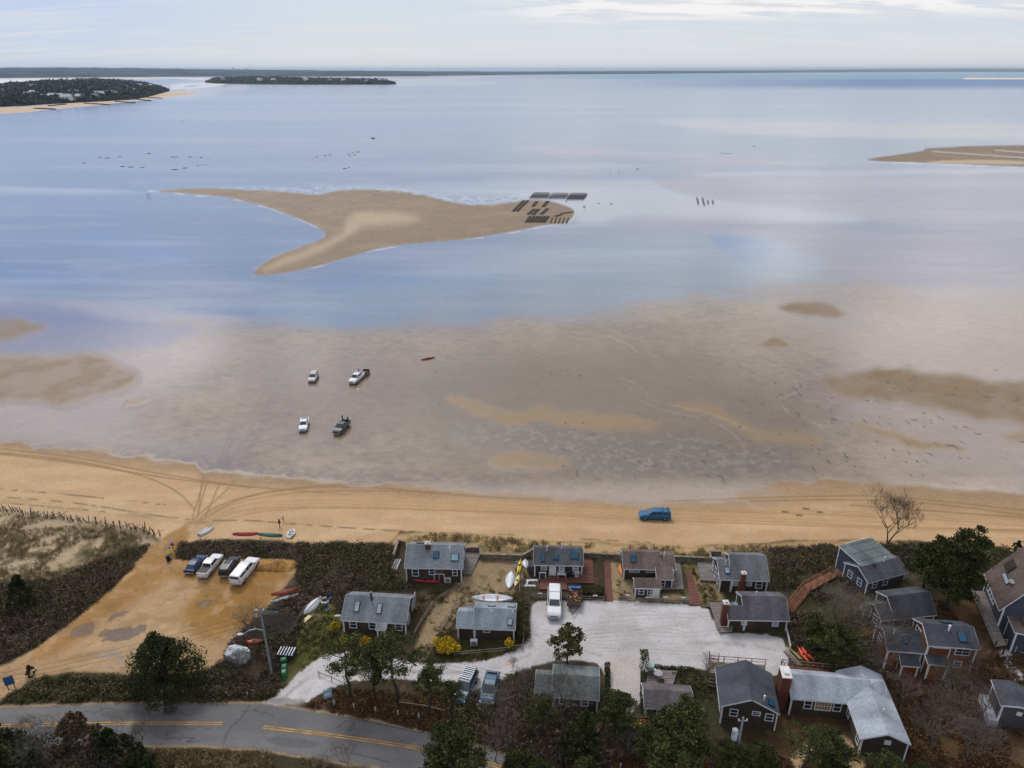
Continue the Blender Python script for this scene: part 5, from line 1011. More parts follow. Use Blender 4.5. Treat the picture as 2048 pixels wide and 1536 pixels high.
person('person in blue top bending at work right of the oyster racks', (1171, 417), 180, mat('blue_cloth', (.06, .10, .25), .9), dkc, 1.8, lean=1.2)
person('person in dark clothes standing in the bed of the graphite pickup', (697, 851), 220, dkc, dkc, 1.6, dz=.8)
person('person standing beside the white pickup with the trailer on the flats', (718, 749), 160, nav, dkc, 1.7)
person('person in the bed area of the graphite pickup facing left', (686, 848), 180, mat('sage_cloth', (.12, .10, .14), .9), dkc, 1.6, dz=.8)
# ---------------------------------------------------------------- oyster gear
rackm = mat('rack_steel', (.045, .032, .03), .9, var=.3, vs=2); ogr = 'oyster racks at the end of the sandbar'
def rack(a, b, w, label, h_=.35):
    A = G(*a); B = G(*b); d = B - A; A.z += .3; L_ = d.length; r = empty('oyster_rack', A, math.atan2(d.y, d.x), label, 'oyster rack', ogr); n = max(3, int(L_ / 1.3)); q = MB()
    for i in range(n): x_ = L_ * i / n; q.box(x_, x_ + L_ / n * .82, -w / 2, w / 2, h_ * .6, h_)
    q.build('tray', rackm, r); MB().box(0, L_, -w / 2, -w / 2 + .06, h_ * .45, h_ * .58).box(0, L_, w / 2 - .06, w / 2, h_ * .45, h_ * .58).build('rail', darkwood, r)
    l = MB()
    for x_ in (0.1, L_ / 2, L_ - .1): l.box(x_ - .04, x_ + .04, -w / 2, -w / 2 + .08, -.1, h_ * .5).box(x_ - .04, x_ + .04, w / 2 - .08, w / 2, -.1, h_ * .5)
    l.build('leg', darkwood, r)
blocks = [('far left block', 1060, 397, 7, 5.2, 8, 10), ('far middle block', 1097, 398, 6, 6.0, 9, 10), ('far right block', 1133, 400, 8, 4.6, 9, 12)]
ords = ['first', 'second', 'third', 'fourth', 'fifth', 'sixth', 'seventh', 'eighth', 'ninth']
for nm, x0, y0, n, st, dx, dy in blocks:
    for i in range(n): rack((x0 + i * st, y0), (x0 + i * st + dx, y0 - dy + 1), .75, '%s dark oyster rack from the left in the %s beyond the sandbar end' % (ords[i], nm))
    rack((x0 + dx, y0 - dy - .5), (x0 + n * st + 3, y0 - dy), 1.6, 'long crosswise oyster rack closing the %s on its far side' % nm)
for i in range(2): rack((1026 + i * 8, 424), (1048 + i * 8, 402), 1.5, ('left' if i == 0 else 'right') + ' one of two long slanting oyster racks left of the rack field')
for i in range(6): rack((1052 + i * 7.2, 446), (1061 + i * 7.2, 434), 1.5, '%s dark oyster rack from the left in the near row on the sandbar' % ords[i])
for i in range(5): rack((1101 + i * 8, 447), (1105 + i * 8, 437), .5, '%s thin bare oyster rack from the left at the sandbar tip' % ords[i])
brn = mat('rack_rust', (.12, .07, .04), .9)
for i, (a, b) in enumerate([((1056, 430), (1070, 419)), ((1066, 431), (1078, 419)), ((1082, 430), (1096, 418)), ((1066, 414), (1074, 404)), ((1086, 415), (1096, 403)), ((1110, 434), (1124, 430)), ((1122, 428), (1145, 425))]): rack(a, b, 2.2, 'rusty low oyster rack on the sandbar, number %s from the left of the middle rows' % ords[i], .18)
# distant gear in the far shallows; some blocks stand for vehicles, a boat, people
gear = [(168, 326, 10), (215, 316, 12), (240, 313, 5), (200, 315, 6), (298, 307, 10), (345, 314, 8), (352, 314, 8), (380, 314, 9), (402, 315, 7), (418, 316, 2), (245, 333, 14), (262, 334, 16), (285, 335, 10), (350, 339, 14), (370, 336, 12), (395, 331, 2), (402, 330, 2), (409, 330, 2), (416, 329, 2), (627, 316, 3), (634, 314, 3), (650, 311, 6), (660, 310, 6), (697, 308, 6), (706, 306, 7), (716, 304, 8), (700, 312, 3), (710, 310, 6), (690, 337, 10), (698, 335, 4), (733, 333, 2), (747, 277, 9), (744, 276, 4), (763, 318, 2), (1275, 338, 5), (1508, 293, 6), (1197, 407, 4), (1223, 408, 6), (1168, 414, 5), (1442, 306, 4), (1448, 307, 4), (1454, 307, 4), (1460, 307, 4), (1132, 403, 4), (1045, 444, 4), (365, 243, 3), (1098, 171, 3)]
q = MB().box(-.5, .5, -.5, .5, 0, .55).box(-.4, .4, -.35, .35, .55, .75); gm0 = None
places = ['left shallows', 'far middle shallows', 'right shallows']
for i, (gx, gy, ww) in enumerate(gear):
    if gm0 is None: o = q.build('offshore_block', mat('gear_dark', (.04, .03, .035), .9)); gm0 = o
    else: o = gm0.copy(); C.objects.link(o)
    p = G(gx, gy); o.location = p; z_c = p.y * CP + CAMH * SP; o.scale = (ww * z_c / F * .75, .8 + (i % 3) * .5, .35 if gy > 290 and i != 32 else .9); o.rotation_euler = (0, 0, (i % 5 - 2) * .12); tag(o, 'small dark oyster gear bundle in the %s far offshore' % places[0 if gx < 500 else 1 if gx < 1000 else 2], 'oyster gear', 'dark gear far out in the %s' % places[0 if gx < 500 else 1 if gx < 1000 else 2])
s0 = MB().tube((0, 0, 0), (0, 0, 1.1), .22, .16, 5).build('stake', mat('stake', (.04, .04, .05), .9)); first = True
for j, (gx, n, ya) in enumerate([(1393, 7, 397), (1404, 8, 397), (1414, 4, 402), (1424, 4, 402)]):
    for i in range(n):
        o = s0 if first else s0.copy()
        if not first: C.objects.link(o)
        first = False; o.location = G(gx + (2 if i % 2 else 0) + i * .5, ya + i * 2.0); tag(o, 'dark stake standing in the shallows right of the oyster racks', 'stake', 'stakes right of the oyster racks')
# ---------------------------------------------------------------- street furniture and yard things
def pole(p, hh, label, lamp=False, trans=False, r_=.15):
    g = G(*p); r = empty('utility_pole', g, 0, label, 'utility pole', None); wood = mat('pole_wood', (.20, .22, .24), .85, var=.15)
    MB().tube((0, 0, -.3), (0, 0, hh), r_ + .03, r_ * .75, 9).build('pole', wood, r); MB().bar((-.5, 0, hh - .5), (.5, 0, hh - .5), .1).build('crossarm', wood, r)
    for x_ in (-.45, 0, .45): MB().tube((x_, 0, hh - .45), (x_, 0, hh - .2), .07, .05, 6).build('insulator', white, r)
    if lamp:
        a = MB(); pts = [Vector((0, 0, hh - 3.8)), Vector((-.9, -.1, hh - 3.4)), Vector((-1.8, -.3, hh - 3.5)), Vector((-2.5, -.5, hh - 3.9))]
        for x_, y_ in zip(pts, pts[1:]): a.tube(x_, y_, .05, .05, 6)
        a.build('lamp_arm', metal, r); MB().loft([[(-2.5 - t_ * .8, -.5 + math.cos(c_) * w_, hh - 3.95 + math.sin(c_) * w_ * .5) for c_ in [i * math.pi / 4 for i in range(8)]] for t_, w_ in ((0, .08), (.3, .22), (.8, .24), (1.1, .08))]).build('lamp_head', mat('lamp_grey', (.5, .55, .58), .5), r, True)
        b = MB(); b.tube((0, 0, hh - .4), (-.9, .6, hh - .9), .04, .04, 6); b.tube((-.9, .6, hh - .9), (-1.1, .5, hh - 1.8), .12, .08, 8); b.build('bracket', metal, r)
    if trans:
        MB().tube((-.62, 0, hh - 3.3), (-.62, 0, hh - 1.9), .34, .34, 14).tube((-.62, 0, hh - 1.9), (-.62, 0, hh - 1.75), .34, .2, 14).build('transformer', mat('transformer', (.42, .46, .52), .5, .5), r); MB().bar((-.4, 0, hh - 2.6), (0, 0, hh - 2.6), .1).build('bracket', metal, r)
    return g, hh
p1 = pole((545, 1355), 12.0, 'tall grey utility pole with a lamp arm beside the shell drive', lamp=True)
p2 = pole((1466, 1548), 9.0, 'utility pole with a grey transformer drum among the roadside pines', trans=True)
def wire(a, b, sag, label):
    q = MB(); n = 12; P = [a.lerp(b, i / n) - Vector((0, 0, sag * 4 * (i / n) * (1 - i / n))) for i in range(n + 1)]
    for x_, y_ in zip(P, P[1:]): q.tube(x_ - a, y_ - a, .018, .018, 4, False)
    o = q.build('power_line', mat('wire', (.03, .03, .035), .5)); o.location = a; tag(o, label, 'power line', 'power lines')
for k, nm in enumerate(('upper', 'middle', 'lower')):
    wire(p1[0] + Vector((0, 0, 11.5 - k * .8)), p2[0] + Vector((0, 0, 8.6 - k * .6)), 1.2, nm + ' dark wire strung between the two utility poles')
    wire(p1[0] + Vector((0, 0, 11.4 - k * .8)), G(-200, 1500) + Vector((0, 0, 9 - k * .6)), 1.0, nm + ' dark wire running left from the lamp pole')
# roadside marker posts
mp = [(309, 1384), (325, 1391), (367, 1391), (410, 1385), (454, 1393), (496, 1393), (669, 1410), (708, 1416), (751, 1423), (796, 1430), (838, 1437), (955, 1466), (1062, 1492), (1099, 1502), (1145, 1514), (1241, 1536)]
f_ = None
for i, p in enumerate(mp):
    if f_ is None: o = MB().box(-.09, .09, -.09, .09, -.1, .75).add([(-.09, -.09, .75), (.09, -.09, .75), (.09, .09, .75), (-.09, .09, .75), (0, 0, .86)], [(0, 1, 4), (1, 2, 4), (2, 3, 4), (3, 0, 4)]).build('marker_post', mat('post_white', (.42, .40, .36), .8)); f_ = o
    else: o = f_.copy(); C.objects.link(o)
    o.location = G(*p); o.rotation_euler = (0, 0, i * .7); tag(o, 'short whitish wooden marker post on the verge along the road', 'post', 'marker posts along the road')
def sign(p, label, boards, hh, yaw=0, posts=2, w=.9):
    g = G(*p); r = empty('sign', g, R(yaw), label, 'sign')
    for s in ((-1, 1) if posts == 2 else (0,)): MB().bar((s * w * .4, .03, -.2), (s * w * .4, .03, hh), .09).build('post', darkwood, r)
    for z0, z1, c, ww in boards: MB().box(-ww / 2, ww / 2, -.06, -.02, z0, z1).build('board', mat('sign_' + '%.2f%.2f%.2f' % c, c, .6, var=.05), r)
    return r
sign((24, 1378), 'dark blue notice board at the entrance of the sandy lot', [(.8, 2.2, (.03, .10, .25), 1.1)], 2.2, 30)
r = sign((657, 1402), 'light blue painted sign beside the shell drive entrance', [(.6, 1.9, (.22, .42, .52), 1.1)], 2.0, 25); MB().box(-.35, .3, -.075, -.061, 1.0, 1.45).build('emblem', white, r)
sign((347, 1100), 'white and red notice sign behind the yellow one at the beach track', [(1.7, 2.4, (.62, .63, .72), .62), (.9, 1.4, (.45, .03, .05), .6)], 2.4, 5, 1)
r = sign((343, 1112), 'white and yellow notice sign at the corner of the beach track', [(1.35, 2.0, (.6, .66, .72), .6), (.7, 1.3, (.75, .72, .02), .62)], 2.1, 8, 1); MB().tube((0, -.065, 1.75), (0, -.075, 1.75), .2, .2, 12).build('emblem', mat('sign_blue', (.03, .18, .45), .6), r)
def bin_(p, label, m, hh=1.1, grp=None):
    g = G(*p); r = empty('wheelie_bin', g, random.Random(p[0]).random() * 3, label, 'bin', grp); MB().loft([[(x_ * s, y_ * s, z_) for x_, y_ in ((-.3, -.35), (.3, -.35), (.3, .35), (-.3, .35))] for z_, s in ((.05, .8), (hh - .1, 1.0))]).build('body', m, r)
    MB().loft([[(x_ * s, y_ * s, z_) for x_, y_ in ((-.3, -.35), (.3, -.35), (.3, .35), (-.3, .35))] for z_, s in ((hh - .09, 1.12), (hh, 1.1), (hh + .1, .7))]).build('lid', m, r)
    for s in (-1, 1): MB().tube((s * .2, .3, .12), (s * .3, .3, .12), .12, .12, 8).build('wheel', black, r)
grn = mat('bin_green', (.02, .17, .08), .4, .5); bn_g = 'green bins by the drive'
bin_((569, 1332), 'green bin farthest from the road of the three by the drive', grn, 1.3, bn_g); bin_((570, 1345), 'middle green bin with bulging lid by the drive', grn, 1.2, bn_g); bin_((570, 1358), 'green bin nearest the road by the drive', grn, 1.4, bn_g)
bin_((338, 1122), 'black bin at the corner of the scrub by the sandy lot', black, 1.1); bin_((780, 1276), 'dark blue barrel bin beside the porch of the stovepipe cottage', mat('bin_blue', (.015, .08, .14), .5), 1.0)
def table(p, label, m, r_=.6, hh=.75):
    g = G(*p); r = empty('round_table', g + Vector((0, 0, .3)), 0, label, 'table'); MB().tube((0, 0, hh - .05), (0, 0, hh), r_, r_, 16).build('table_top', m, r)
    for a in range(4): c_, s_ = math.cos(a * 1.57 + .7) * r_ * .6, math.sin(a * 1.57 + .7) * r_ * .6; MB().bar((c_, s_, 0), (c_ * .7, s_ * .7, hh - .05), .06).build('leg', darkwood, r)
table((1315, 1357), 'round table with pale top on the grey grill deck', mat('stone_top', (.35, .32, .32), .7)); table((1300, 1342), 'pale green round table at the hedge end of the grill deck', mat('mint', (.35, .50, .45), .6), .5)
def chair(p, label, m, yaw, dz=0, grp=None):
    g = G(*p); r = empty('garden_chair', g + Vector((0, 0, dz)), R(yaw), label, 'chair', grp); MB().box(-.3, .3, -.3, .3, .36, .42).build('seat', m, r); MB().bar((0, .3, .38), (0, .5, 1.0), .6, .05).build('backrest', m, r)
    for a, b in ((-1, -1), (1, -1), (-1, 1), (1, 1)): MB().bar((a * .26, b * .26, 0), (a * .26, b * .26, .36), .06).build('leg', m, r)
tl = mat('teal_chair', (.03, .11, .14), .6)
chair((654, 1222), 'small teal garden chair on the lawn', tl, 30); chair((660, 1200), 'dark blue chair on the lawn nearest the scrub', mat('chair_navy', (.02, .05, .10), .6), 60); chair((1322, 1366), 'grey chair beside the round table on the grill deck', timber, 170, .3)
def grill(p, label, m, dz=.3):
    g = G(*p); r = empty('grill', g + Vector((0, 0, dz)), R(5), label, 'grill'); MB().box(-.35, .35, -.25, .25, .1, .8).build('cabinet', m, r); MB().prism([(-.27, .8), (-.27, .95), (0, 1.15), (.27, .95), (.27, .8)], -.4, .4).build('lid', m, r); MB().box(.42, .75, -.25, .25, .76, .8).box(-.75, -.42, -.25, .25, .76, .8).build('side_shelf', metal, r)
grill((1138, 1156), 'black covered grill on the red deck', black); grill((1153, 1157), 'pale covered grill at the right of the red deck', mat('cover_beige', (.45, .40, .38), .8)); grill((1300, 1352), 'grey grill on the deck behind the hedge', timber)
r = empty('garden_table', G(1123, 1157) + Vector((0, 0, .25)), 0, 'white-framed garden table on the red deck', 'table'); MB().box(-.7, .7, -.35, .35, .68, .73).build('table_top', bp_, r)
for a, b in ((-1, -1), (1, -1), (-1, 1), (1, 1)): MB().bar((a * .6, b * .3, 0), (a * .6, b * .3, .68), .06).build('leg', white, r)
r = empty('fire_ring', G(650, 1203), 0, 'round pale fire ring on the lawn beside the white boat', 'fire ring')
for i in range(12): a = i * math.pi / 6; MB().box(math.cos(a) * .6 - .14, math.cos(a) * .6 + .14, math.sin(a) * .6 - .14, math.sin(a) * .6 + .14, -.05, .3 + .03 * (i % 2)).build('stone', mat('stone_pale', (.42, .40, .37), .9), r)
def ladder(p0, p1, label, m, w=.5, dz=.1, cat='ladder', n=9):
    a = G(*p0) + Vector((0, 0, dz)); b = G(*p1) + Vector((0, 0, dz)); d = b - a; e = d.normalized(); s = Vector((-e.y, e.x, 0)) * w / 2; r = empty(cat, a, 0, label, cat)
    for sg in (-1, 1): MB().bar(s * sg, d + s * sg, .09, .07).build('side_rail', m, r)
    for i in range(n): c = d * ((i + .5) / n); MB().bar(c - s, c + s, .06, .05).build('rung', m, r)
ladder((787, 1141), (797, 1119), 'whitish ladder lying in the scrub left of the kayak cottage', white, .8); ladder((1858, 1352), (1907, 1364), 'grey ladder lying in front of the cedar house', timber, .6); ladder((1764, 1300), (1782, 1323), 'orange-red ladder lying on the slope beside the annex', K('rail_orange', (.45, .12, .06)), .4)
def boardpile(p, label, m, L_, W_, H_, yaw, name='board', cat='board'):
    q = MB()
    for i in range(3): q.box(-L_ / 2 + i * .1, L_ / 2 - i * .07, -W_ / 2 + i * W_ / 3, -W_ / 2 + (i + .9) * W_ / 3, i * .02, H_ + i * .02)
    one(q, name, m, G(*p), R(yaw), label, cat)
boardpile((614, 1238), 'pale cream board lying on the grass below the white boat', bc, 1.6, .6, .1, 60); boardpile((675, 1232), 'small whitish board on the lawn near the stovepipe cottage', bp_, 1.0, .3, .1, 0); boardpile((1585, 1318), 'grey planks stacked near the orange kayaks', timber, 3.2, .7, .25, 110, 'plank_stack', 'planks'); boardpile((1590, 1308), 'yellowish plank leaning beside the grey planks', mat('plank_yellow', (.45, .36, .15), .8), 2.4, .3, .12, 112, 'plank', 'planks')
boardpile((1064, 1162), 'white frame rail of the boat stand on the grass', white, 2.0, .3, .2, 2, 'stand_rail', 'rail'); boardpile((1054, 1168), 'white slanting post of the boat stand on the grass', white, 1.8, .2, .2, 70, 'stand_rail', 'rail'); boardpile((1060, 1173), 'pale lower rail of the boat stand on the grass', bp_, 1.9, .3, .2, -2, 'stand_rail', 'rail')
boardpile((1410, 1214), 'grey timber parking bumper at the end of the red boardwalk', timber, 1.4, .25, .25, 0, 'bumper', 'bumper')
for i, (a, b) in enumerate([(1255, 1194), (1295, 1198), (1330, 1198), (1366, 1199), (1080, 1191), (1190, 1195)]):
    one(MB().box(-.35, .35, -.03, .03, .62, .85).box(-.3, .3, -.06, -.03, .64, .83), 'number_sign', white, G(a, b + 4), 0, 'small white name plate on the rail fence, %s' % ['left of the shed', 'below the shed door', 'right of the shed', 'nearest the slanting boardwalk', 'left of the white truck', 'behind the trailer'][i], 'sign')
def acunit(p, label, m=None, yaw=0):
    r = empty('heat_pump', G(*p), R(yaw), label, 'heat pump'); MB().box(-.5, .5, -.25, .25, .05, .95).build('casing', m or bp_, r); MB().tube((0, -.26, .5), (0, -.27, .5), .33, .33, 14).build('fan_grille', metal, r)
acunit((896, 1164), 'grey heat pump box at the wall of the kayak cottage'); acunit((948, 1290), 'pale heat pump in the bushes below the low pale-roofed cottage'); acunit((1888, 1346), 'pale heat pump in front of the cedar house')
# sand heap
q = MB(); n_ = 26
vv = [[(i / n_ - .5) * 7.0, (j / 10 - .5) * 3.0] for i in range(n_ + 1) for j in range(11)]
zz = [max(0, (1.15 + .22 * math.sin(a * 2.2) + .12 * math.sin(a * 5 + b)) * (1 - abs(a / 3.5) ** 3) * (1 - abs(b / 1.5) ** 2.2)) - .03 for a, b in vv]
q.add([(a, b, c) for (a, b), c in zip(vv, zz)], [(i * 11 + j, (i + 1) * 11 + j, (i + 1) * 11 + j + 1, i * 11 + j + 1) for i in range(n_) for j in range(10)])
one(q, 'sand_heap', mat('sand_orange', (.36, .195, .055), .9, var=.3, vs=1.2, bump=.5), G(550, 1133), 0, 'long heap of orange sand beside the white capped pickup', 'sand heap', smooth=True)
# trellis/cart by green bins
r = empty('garden_cart', G(575, 1312), R(-5), 'dark slatted cart behind the green bins', 'cart'); MB().box(-1.2, 1.2, -.8, .8, .4, .9).build('box', mat('cart_dark', (.03, .035, .045), .7), r)
for s in (-1, 1): MB().tube((.3, s * .82, .3), (.3, s * .92, .3), .3, .3, 12).build('wheel', tyre, r)
for i in range(6): MB().box(-1.1 + i * .4, -1.0 + i * .4, -.78, .78, .905, .93).build('slat', metal, r)
# snow fence at the dune edge: separate battered bays
bays = [(2, 1022), (20, 1024), (36, 1024), (54, 1030), (69, 1031), (85, 1034), (102, 1035), (119, 1036), (134, 1040), (152, 1043), (168, 1045), (185, 1048), (203, 1048), (219, 1053), (234, 1054), (249, 1056), (268, 1060), (281, 1060), (292, 1064), (303, 1068), (314, 1072)]
snow = mat('snow_fence', (.13, .095, .07), .9, var=.3, vs=2); sg = 'battered sand fence bays along the dune'
for i, (a, b) in enumerate(bays):
    rr = random.Random(i * 3 + 1); r = empty('sand_fence', G(a, b), rr.uniform(-.2, .2), 'battered dark slatted sand fence bay along the left dune edge', 'sand fence', sg)
    for k in range(2): x_ = (k - .5) * 1.2; MB().bar((x_, 0, -.2), (x_ + rr.uniform(-.5, .5), rr.uniform(-.3, .3), rr.uniform(1.1, 1.7)), .10).build('post', snow, r)
    q = MB()
    for k in range(rr.randint(5, 9)): x_ = rr.uniform(-.7, .7); q.bar((x_, 0, 0), (x_ + rr.uniform(-.5, .5), rr.uniform(-.2, .2), rr.uniform(.4, 1.1)), .07, .03)
    q.build('slat_panel', snow, r)
    if rr.random() < .7: MB().bar((-.6, 0, .2), (rr.choice([-1.6, 1.6]), 0, rr.uniform(.8, 1.4)), .07).build('brace', snow, r)
# ---------------------------------------------------------------- vegetation
RNG = np.random.default_rng(7)
def Gv(px, py):
    X_ = (px - CX) / F; Y_ = (CY - py) / F; dy = CP + Y_ * SP; dz = -SP + Y_ * CP; z_ = np.zeros_like(px)
    for _ in range(8): t_ = (z_ - CAMH) / dz; z_ = hgt(X_ * t_, dy * t_)
    return np.stack([X_ * t_, dy * t_, z_], 1)
def quadmesh(name, P, size, m, parent=None, aspect=1.0, up=0.0, tri=False):
    """many small leaf-sized faces: centres P, edge length size, random facing; up>0 stretches them upright"""
    n = len(P); size = np.broadcast_to(np.asarray(size, float), (n,))
    a = RNG.normal(size=(n, 3)); a[:, 2] = a[:, 2] * (1 + up * 4) ; a /= np.linalg.norm(a, axis=1)[:, None]
    b = RNG.normal(size=(n, 3)); b -= (b * a).sum(1)[:, None] * a; b /= np.linalg.norm(b, axis=1)[:, None]
    ha = a * (size * .5 * aspect)[:, None]; hb = b * (size * .5 / max(aspect, 1) ** .5)[:, None]
    k = 3 if tri else 4
    V_ = np.stack([P - ha - hb, P + ha * 1.1, P - ha + hb], 1) if tri else np.stack([P - ha, P - hb, P + ha, P + hb], 1)
    me = bpy.data.meshes.new(name); me.vertices.add(n * k); me.vertices.foreach_set('co', V_.reshape(-1).astype('f'))
    me.loops.add(n * k); me.loops.foreach_set('vertex_index', np.arange(n * k, dtype='i')); me.polygons.add(n)
    me.polygons.foreach_set('loop_start', np.arange(0, n * k, k, dtype='i')); me.polygons.foreach_set('loop_total', np.full(n, k, 'i')); me.update(calc_edges=True)
    return link(name, me, m, parent)
def leafmat(key, c1, c2, c3=None, sc_=.9, rnd=.22, trans=.0, fine=.35):
    if key in MATS: return MATS[key]
    m = bpy.data.materials.new(key); m.use_nodes = True; t = m.node_tree; b = t.nodes['Principled BSDF']; g = t.nodes.new('ShaderNodeNewGeometry')
    o = mixc(t, mrange(t, noise(t, g.outputs['Position'], sc_, 3, .6), .38, .62), c1, c2)
    if c3: o = mixc(t, mrange(t, noise(t, g.outputs['Position'], sc_ * 2.7, 2, .6), .55, .72), o, c3)
    hs = t.nodes.new('ShaderNodeHueSaturation'); t.links.new(o, hs.inputs['Color']); oi = t.nodes.new('ShaderNodeObjectInfo')
    t.links.new(math_(t, 'ADD', mrange(t, g.outputs['Random Per Island'], 0, 1, 1 - fine, 1 + fine, False), mrange(t, oi.outputs['Random'], 0, 1, -rnd, rnd, False)), hs.inputs['Value'])
    t.links.new(hs.outputs[0], b.inputs['Base Color']); b.inputs['Roughness'].default_value = .8; b.inputs['Specular IOR Level'].default_value = .15
    MATS[key] = m; return m
pineL = leafmat('pine_needles', (.038, .044, .015), (.080, .086, .024), (.14, .125, .04)); cedarL = leafmat('cedar_foliage', (.018, .026, .010), (.038, .046, .014), (.085, .085, .028))
brownL = leafmat('russet_foliage', (.060, .038, .026), (.10, .065, .040)); oakL = leafmat('olive_leaves', (.06, .062, .020), (.12, .11, .04), (.16, .10, .05)); yelL = leafmat('forsythia_bloom', (.42, .27, .012), (.60, .41, .018), (.30, .24, .03), 1.5)
bark = mat('bark', (.060, .048, .042), .95, .1, var=.3, vs=3); greybark = mat('grey_bark', (.135, .112, .10), .95, .1, var=.25, vs=3); twigm = mat('twig_brown', (.12, .095, .085), .95, .1, var=.3, vs=2); twigp = mat('twig_rose', (.20, .15, .14), .95, .1, var=.2, vs=2)
def limbs(q, p, d, L_, r_, depth, rnd, ends, spread=.6, n_child=3, droop=0.0, sides=5):
    segs = 3; pts = [p]; dd = d.copy()
    for i in range(segs):
        dd = (dd + Vector((rnd.uniform(-1, 1), rnd.uniform(-1, 1), rnd.uniform(-.4, .6))) * (.07 if depth >= 5 else .18) - Vector((0, 0, droop))).normalized(); pts.append(pts[-1] + dd * L_ / segs)
    for i in range(segs):
        ra = r_ * (1 - .55 * i / segs); rb = r_ * (1 - .55 * (i + 1) / segs)
        if ra < .03: ra = max(ra, .02); rb = max(rb, .02)
        if ra < .03: q.add([pts[i] - Vector((ra, 0, 0)), pts[i] + Vector((ra, 0, 0)), pts[i + 1] + Vector((0, rb * .5, 0))], [(0, 1, 2)])
        else: q.tube(pts[i], pts[i + 1], ra, rb, sides if ra > .06 else 3, False)
    ends.append(pts[-1])
    if depth <= 0: return
    for i in range(n_child):
        k = [3, 3, 2, 3, 2][i % 5] if depth > 1 else rnd.choice([1, 2, 3]); a = i * 6.28 / n_child + rnd.uniform(-.6, .6); v = Vector((math.cos(a), math.sin(a), rnd.uniform(-.1, .9))) * spread + dd * (1 - spread * .4)
        limbs(q, pts[k], v.normalized(), L_ * rnd.uniform(.55, .85), r_ * .58, depth - 1, rnd, ends, spread, n_child, droop, sides)
def blobpts(cs, rs, per, flat=.7, shell=.55):
    out = []
    for c_, r_ in zip(cs, rs):
        n = int(per); d = RNG.normal(size=(n, 3)); d /= np.linalg.norm(d, axis=1)[:, None]; rad = r_ * (shell + (1 - shell) * RNG.random(n)) ; d[:, 2] *= flat; out.append(np.array(c_) + d * rad[:, None])
    return np.concatenate(out)
def pine_proto(seed, H_, R_, base_f=.5, per=80, leaf=.19, m=None, lean=.1, ncl=20, bm=None, lname='crown'):
    rnd = random.Random(seed); q = MB(); r = bpy.data.objects.new('pine_tree', None); C.objects.link(r)
    top = Vector((rnd.uniform(-1, 1) * lean * H_, rnd.uniform(-1, 1) * lean * H_, H_ * .86)); pts = [Vector((0, 0, -.3))] + [top * f + Vector((rnd.uniform(-1, 1), rnd.uniform(-1, 1), 0)) * H_ * .025 for f in (.2, .4, .6, .8, 1)]
    r0 = H_ * .018 + .04
    for i in range(5): q.tube(pts[i], pts[i + 1], r0 * (1 - i * .17), r0 * (1 - (i + 1) * .17), 7, False)
    cs = []; rs = []
    for i in range(ncl):
        f = base_f + (1 - base_f) * (i + .5) / ncl; j = min(4, int(f * 5)); p = pts[j].lerp(pts[j + 1], f * 5 - j) if j < 5 else top
        prof = math.sin(min(1, (1 - (f - base_f) / (1 - base_f)) * 1.15 + .12) * math.pi * .62); a = i * 2.4 + rnd.uniform(-.5, .5); rr_ = R_ * prof * rnd.uniform(.45, 1.0)
        e = p + Vector((math.cos(a) * rr_, math.sin(a) * rr_, rr_ * rnd.uniform(.05, .35))); mid = p.lerp(e, .5) - Vector((0, 0, rr_ * .08)); q.tube(p, mid, r0 * .38, r0 * .25, 4, False); q.tube(mid, e, r0 * .25, r0 * .1, 3, False)
        cs.append(e); rs.append(R_ * rnd.uniform(.22, .36))
        for _ in range(2): k = p.lerp(e, rnd.uniform(.5, .95)) + Vector((rnd.uniform(-1, 1), rnd.uniform(-1, 1), rnd.uniform(0, .6))) * R_ * .28; cs.append(k); rs.append(R_ * rnd.uniform(.14, .26))
    cs.append(top + Vector((0, 0, H_ * .06))); rs.append(R_ * .28)
    q.build('trunk', bm or bark, r, fix=False); quadmesh(lname, blobpts(cs, rs, per, .42, .3), leaf * RNG.uniform(.6, 1.4, int(per) * len(cs)), m or pineL, r); return r
def cedar_proto(seed, H_, R_, n=7000, leaf=.26, m=None, low=.04, pointy=.8, ncl=70):
    rnd = random.Random(seed); r = bpy.data.objects.new('cedar_tree', None); C.objects.link(r); cs = []; rs = []
    for i in range(ncl):
        f = low + (1 - low) * rnd.random() ** .9; wd_ = R_ * (1 - f ** (1.2 + pointy)) * (.55 + .45 * min(1, f * 5)); a = rnd.random() * 6.28; k = wd_ * rnd.uniform(.45, 1.0) * (1 + .18 * math.sin(a * 3 + seed)); cs.append((math.cos(a) * k, math.sin(a) * k, f * H_ * .95 + rnd.uniform(0, .06) * H_)); rs.append(R_ * rnd.uniform(.14, .28) * (1.1 - .6 * f))
    for i in range(5): cs.append((rnd.uniform(-.25, .25) * R_, rnd.uniform(-.25, .25) * R_, H_ * rnd.uniform(.85, 1.0))); rs.append(R_ * .12)
    MB().tube((0, 0, -.3), (0, 0, H_ * .6), H_ * .025, H_ * .01, 7).build('trunk', bark, r, fix=False); per = n // len(cs)
    quadmesh('crown', blobpts(cs, rs, per, 1.15, .5), leaf * RNG.uniform(.6, 1.4, per * len(cs)), m or cedarL, r); return r
def bare_proto(seed, H_, spread=.6, m=None, depth=4, stems=1, rad=None):
    rnd = random.Random(seed); q = MB(); r = bpy.data.objects.new('bare_tree', None); C.objects.link(r); b = []; rad = rad or H_ * .018
    for s in range(stems): limbs(q, Vector((0, 0, -.2)), Vector((rnd.uniform(-.1, .1) + (s - (stems - 1) / 2) * .5, rnd.uniform(-.1, .1), 1)).normalized(), H_ * .38, rad, depth, rnd, b, spread, 4)
    q.build('branches', m or greybark, r, fix=False); return r
protos = {}
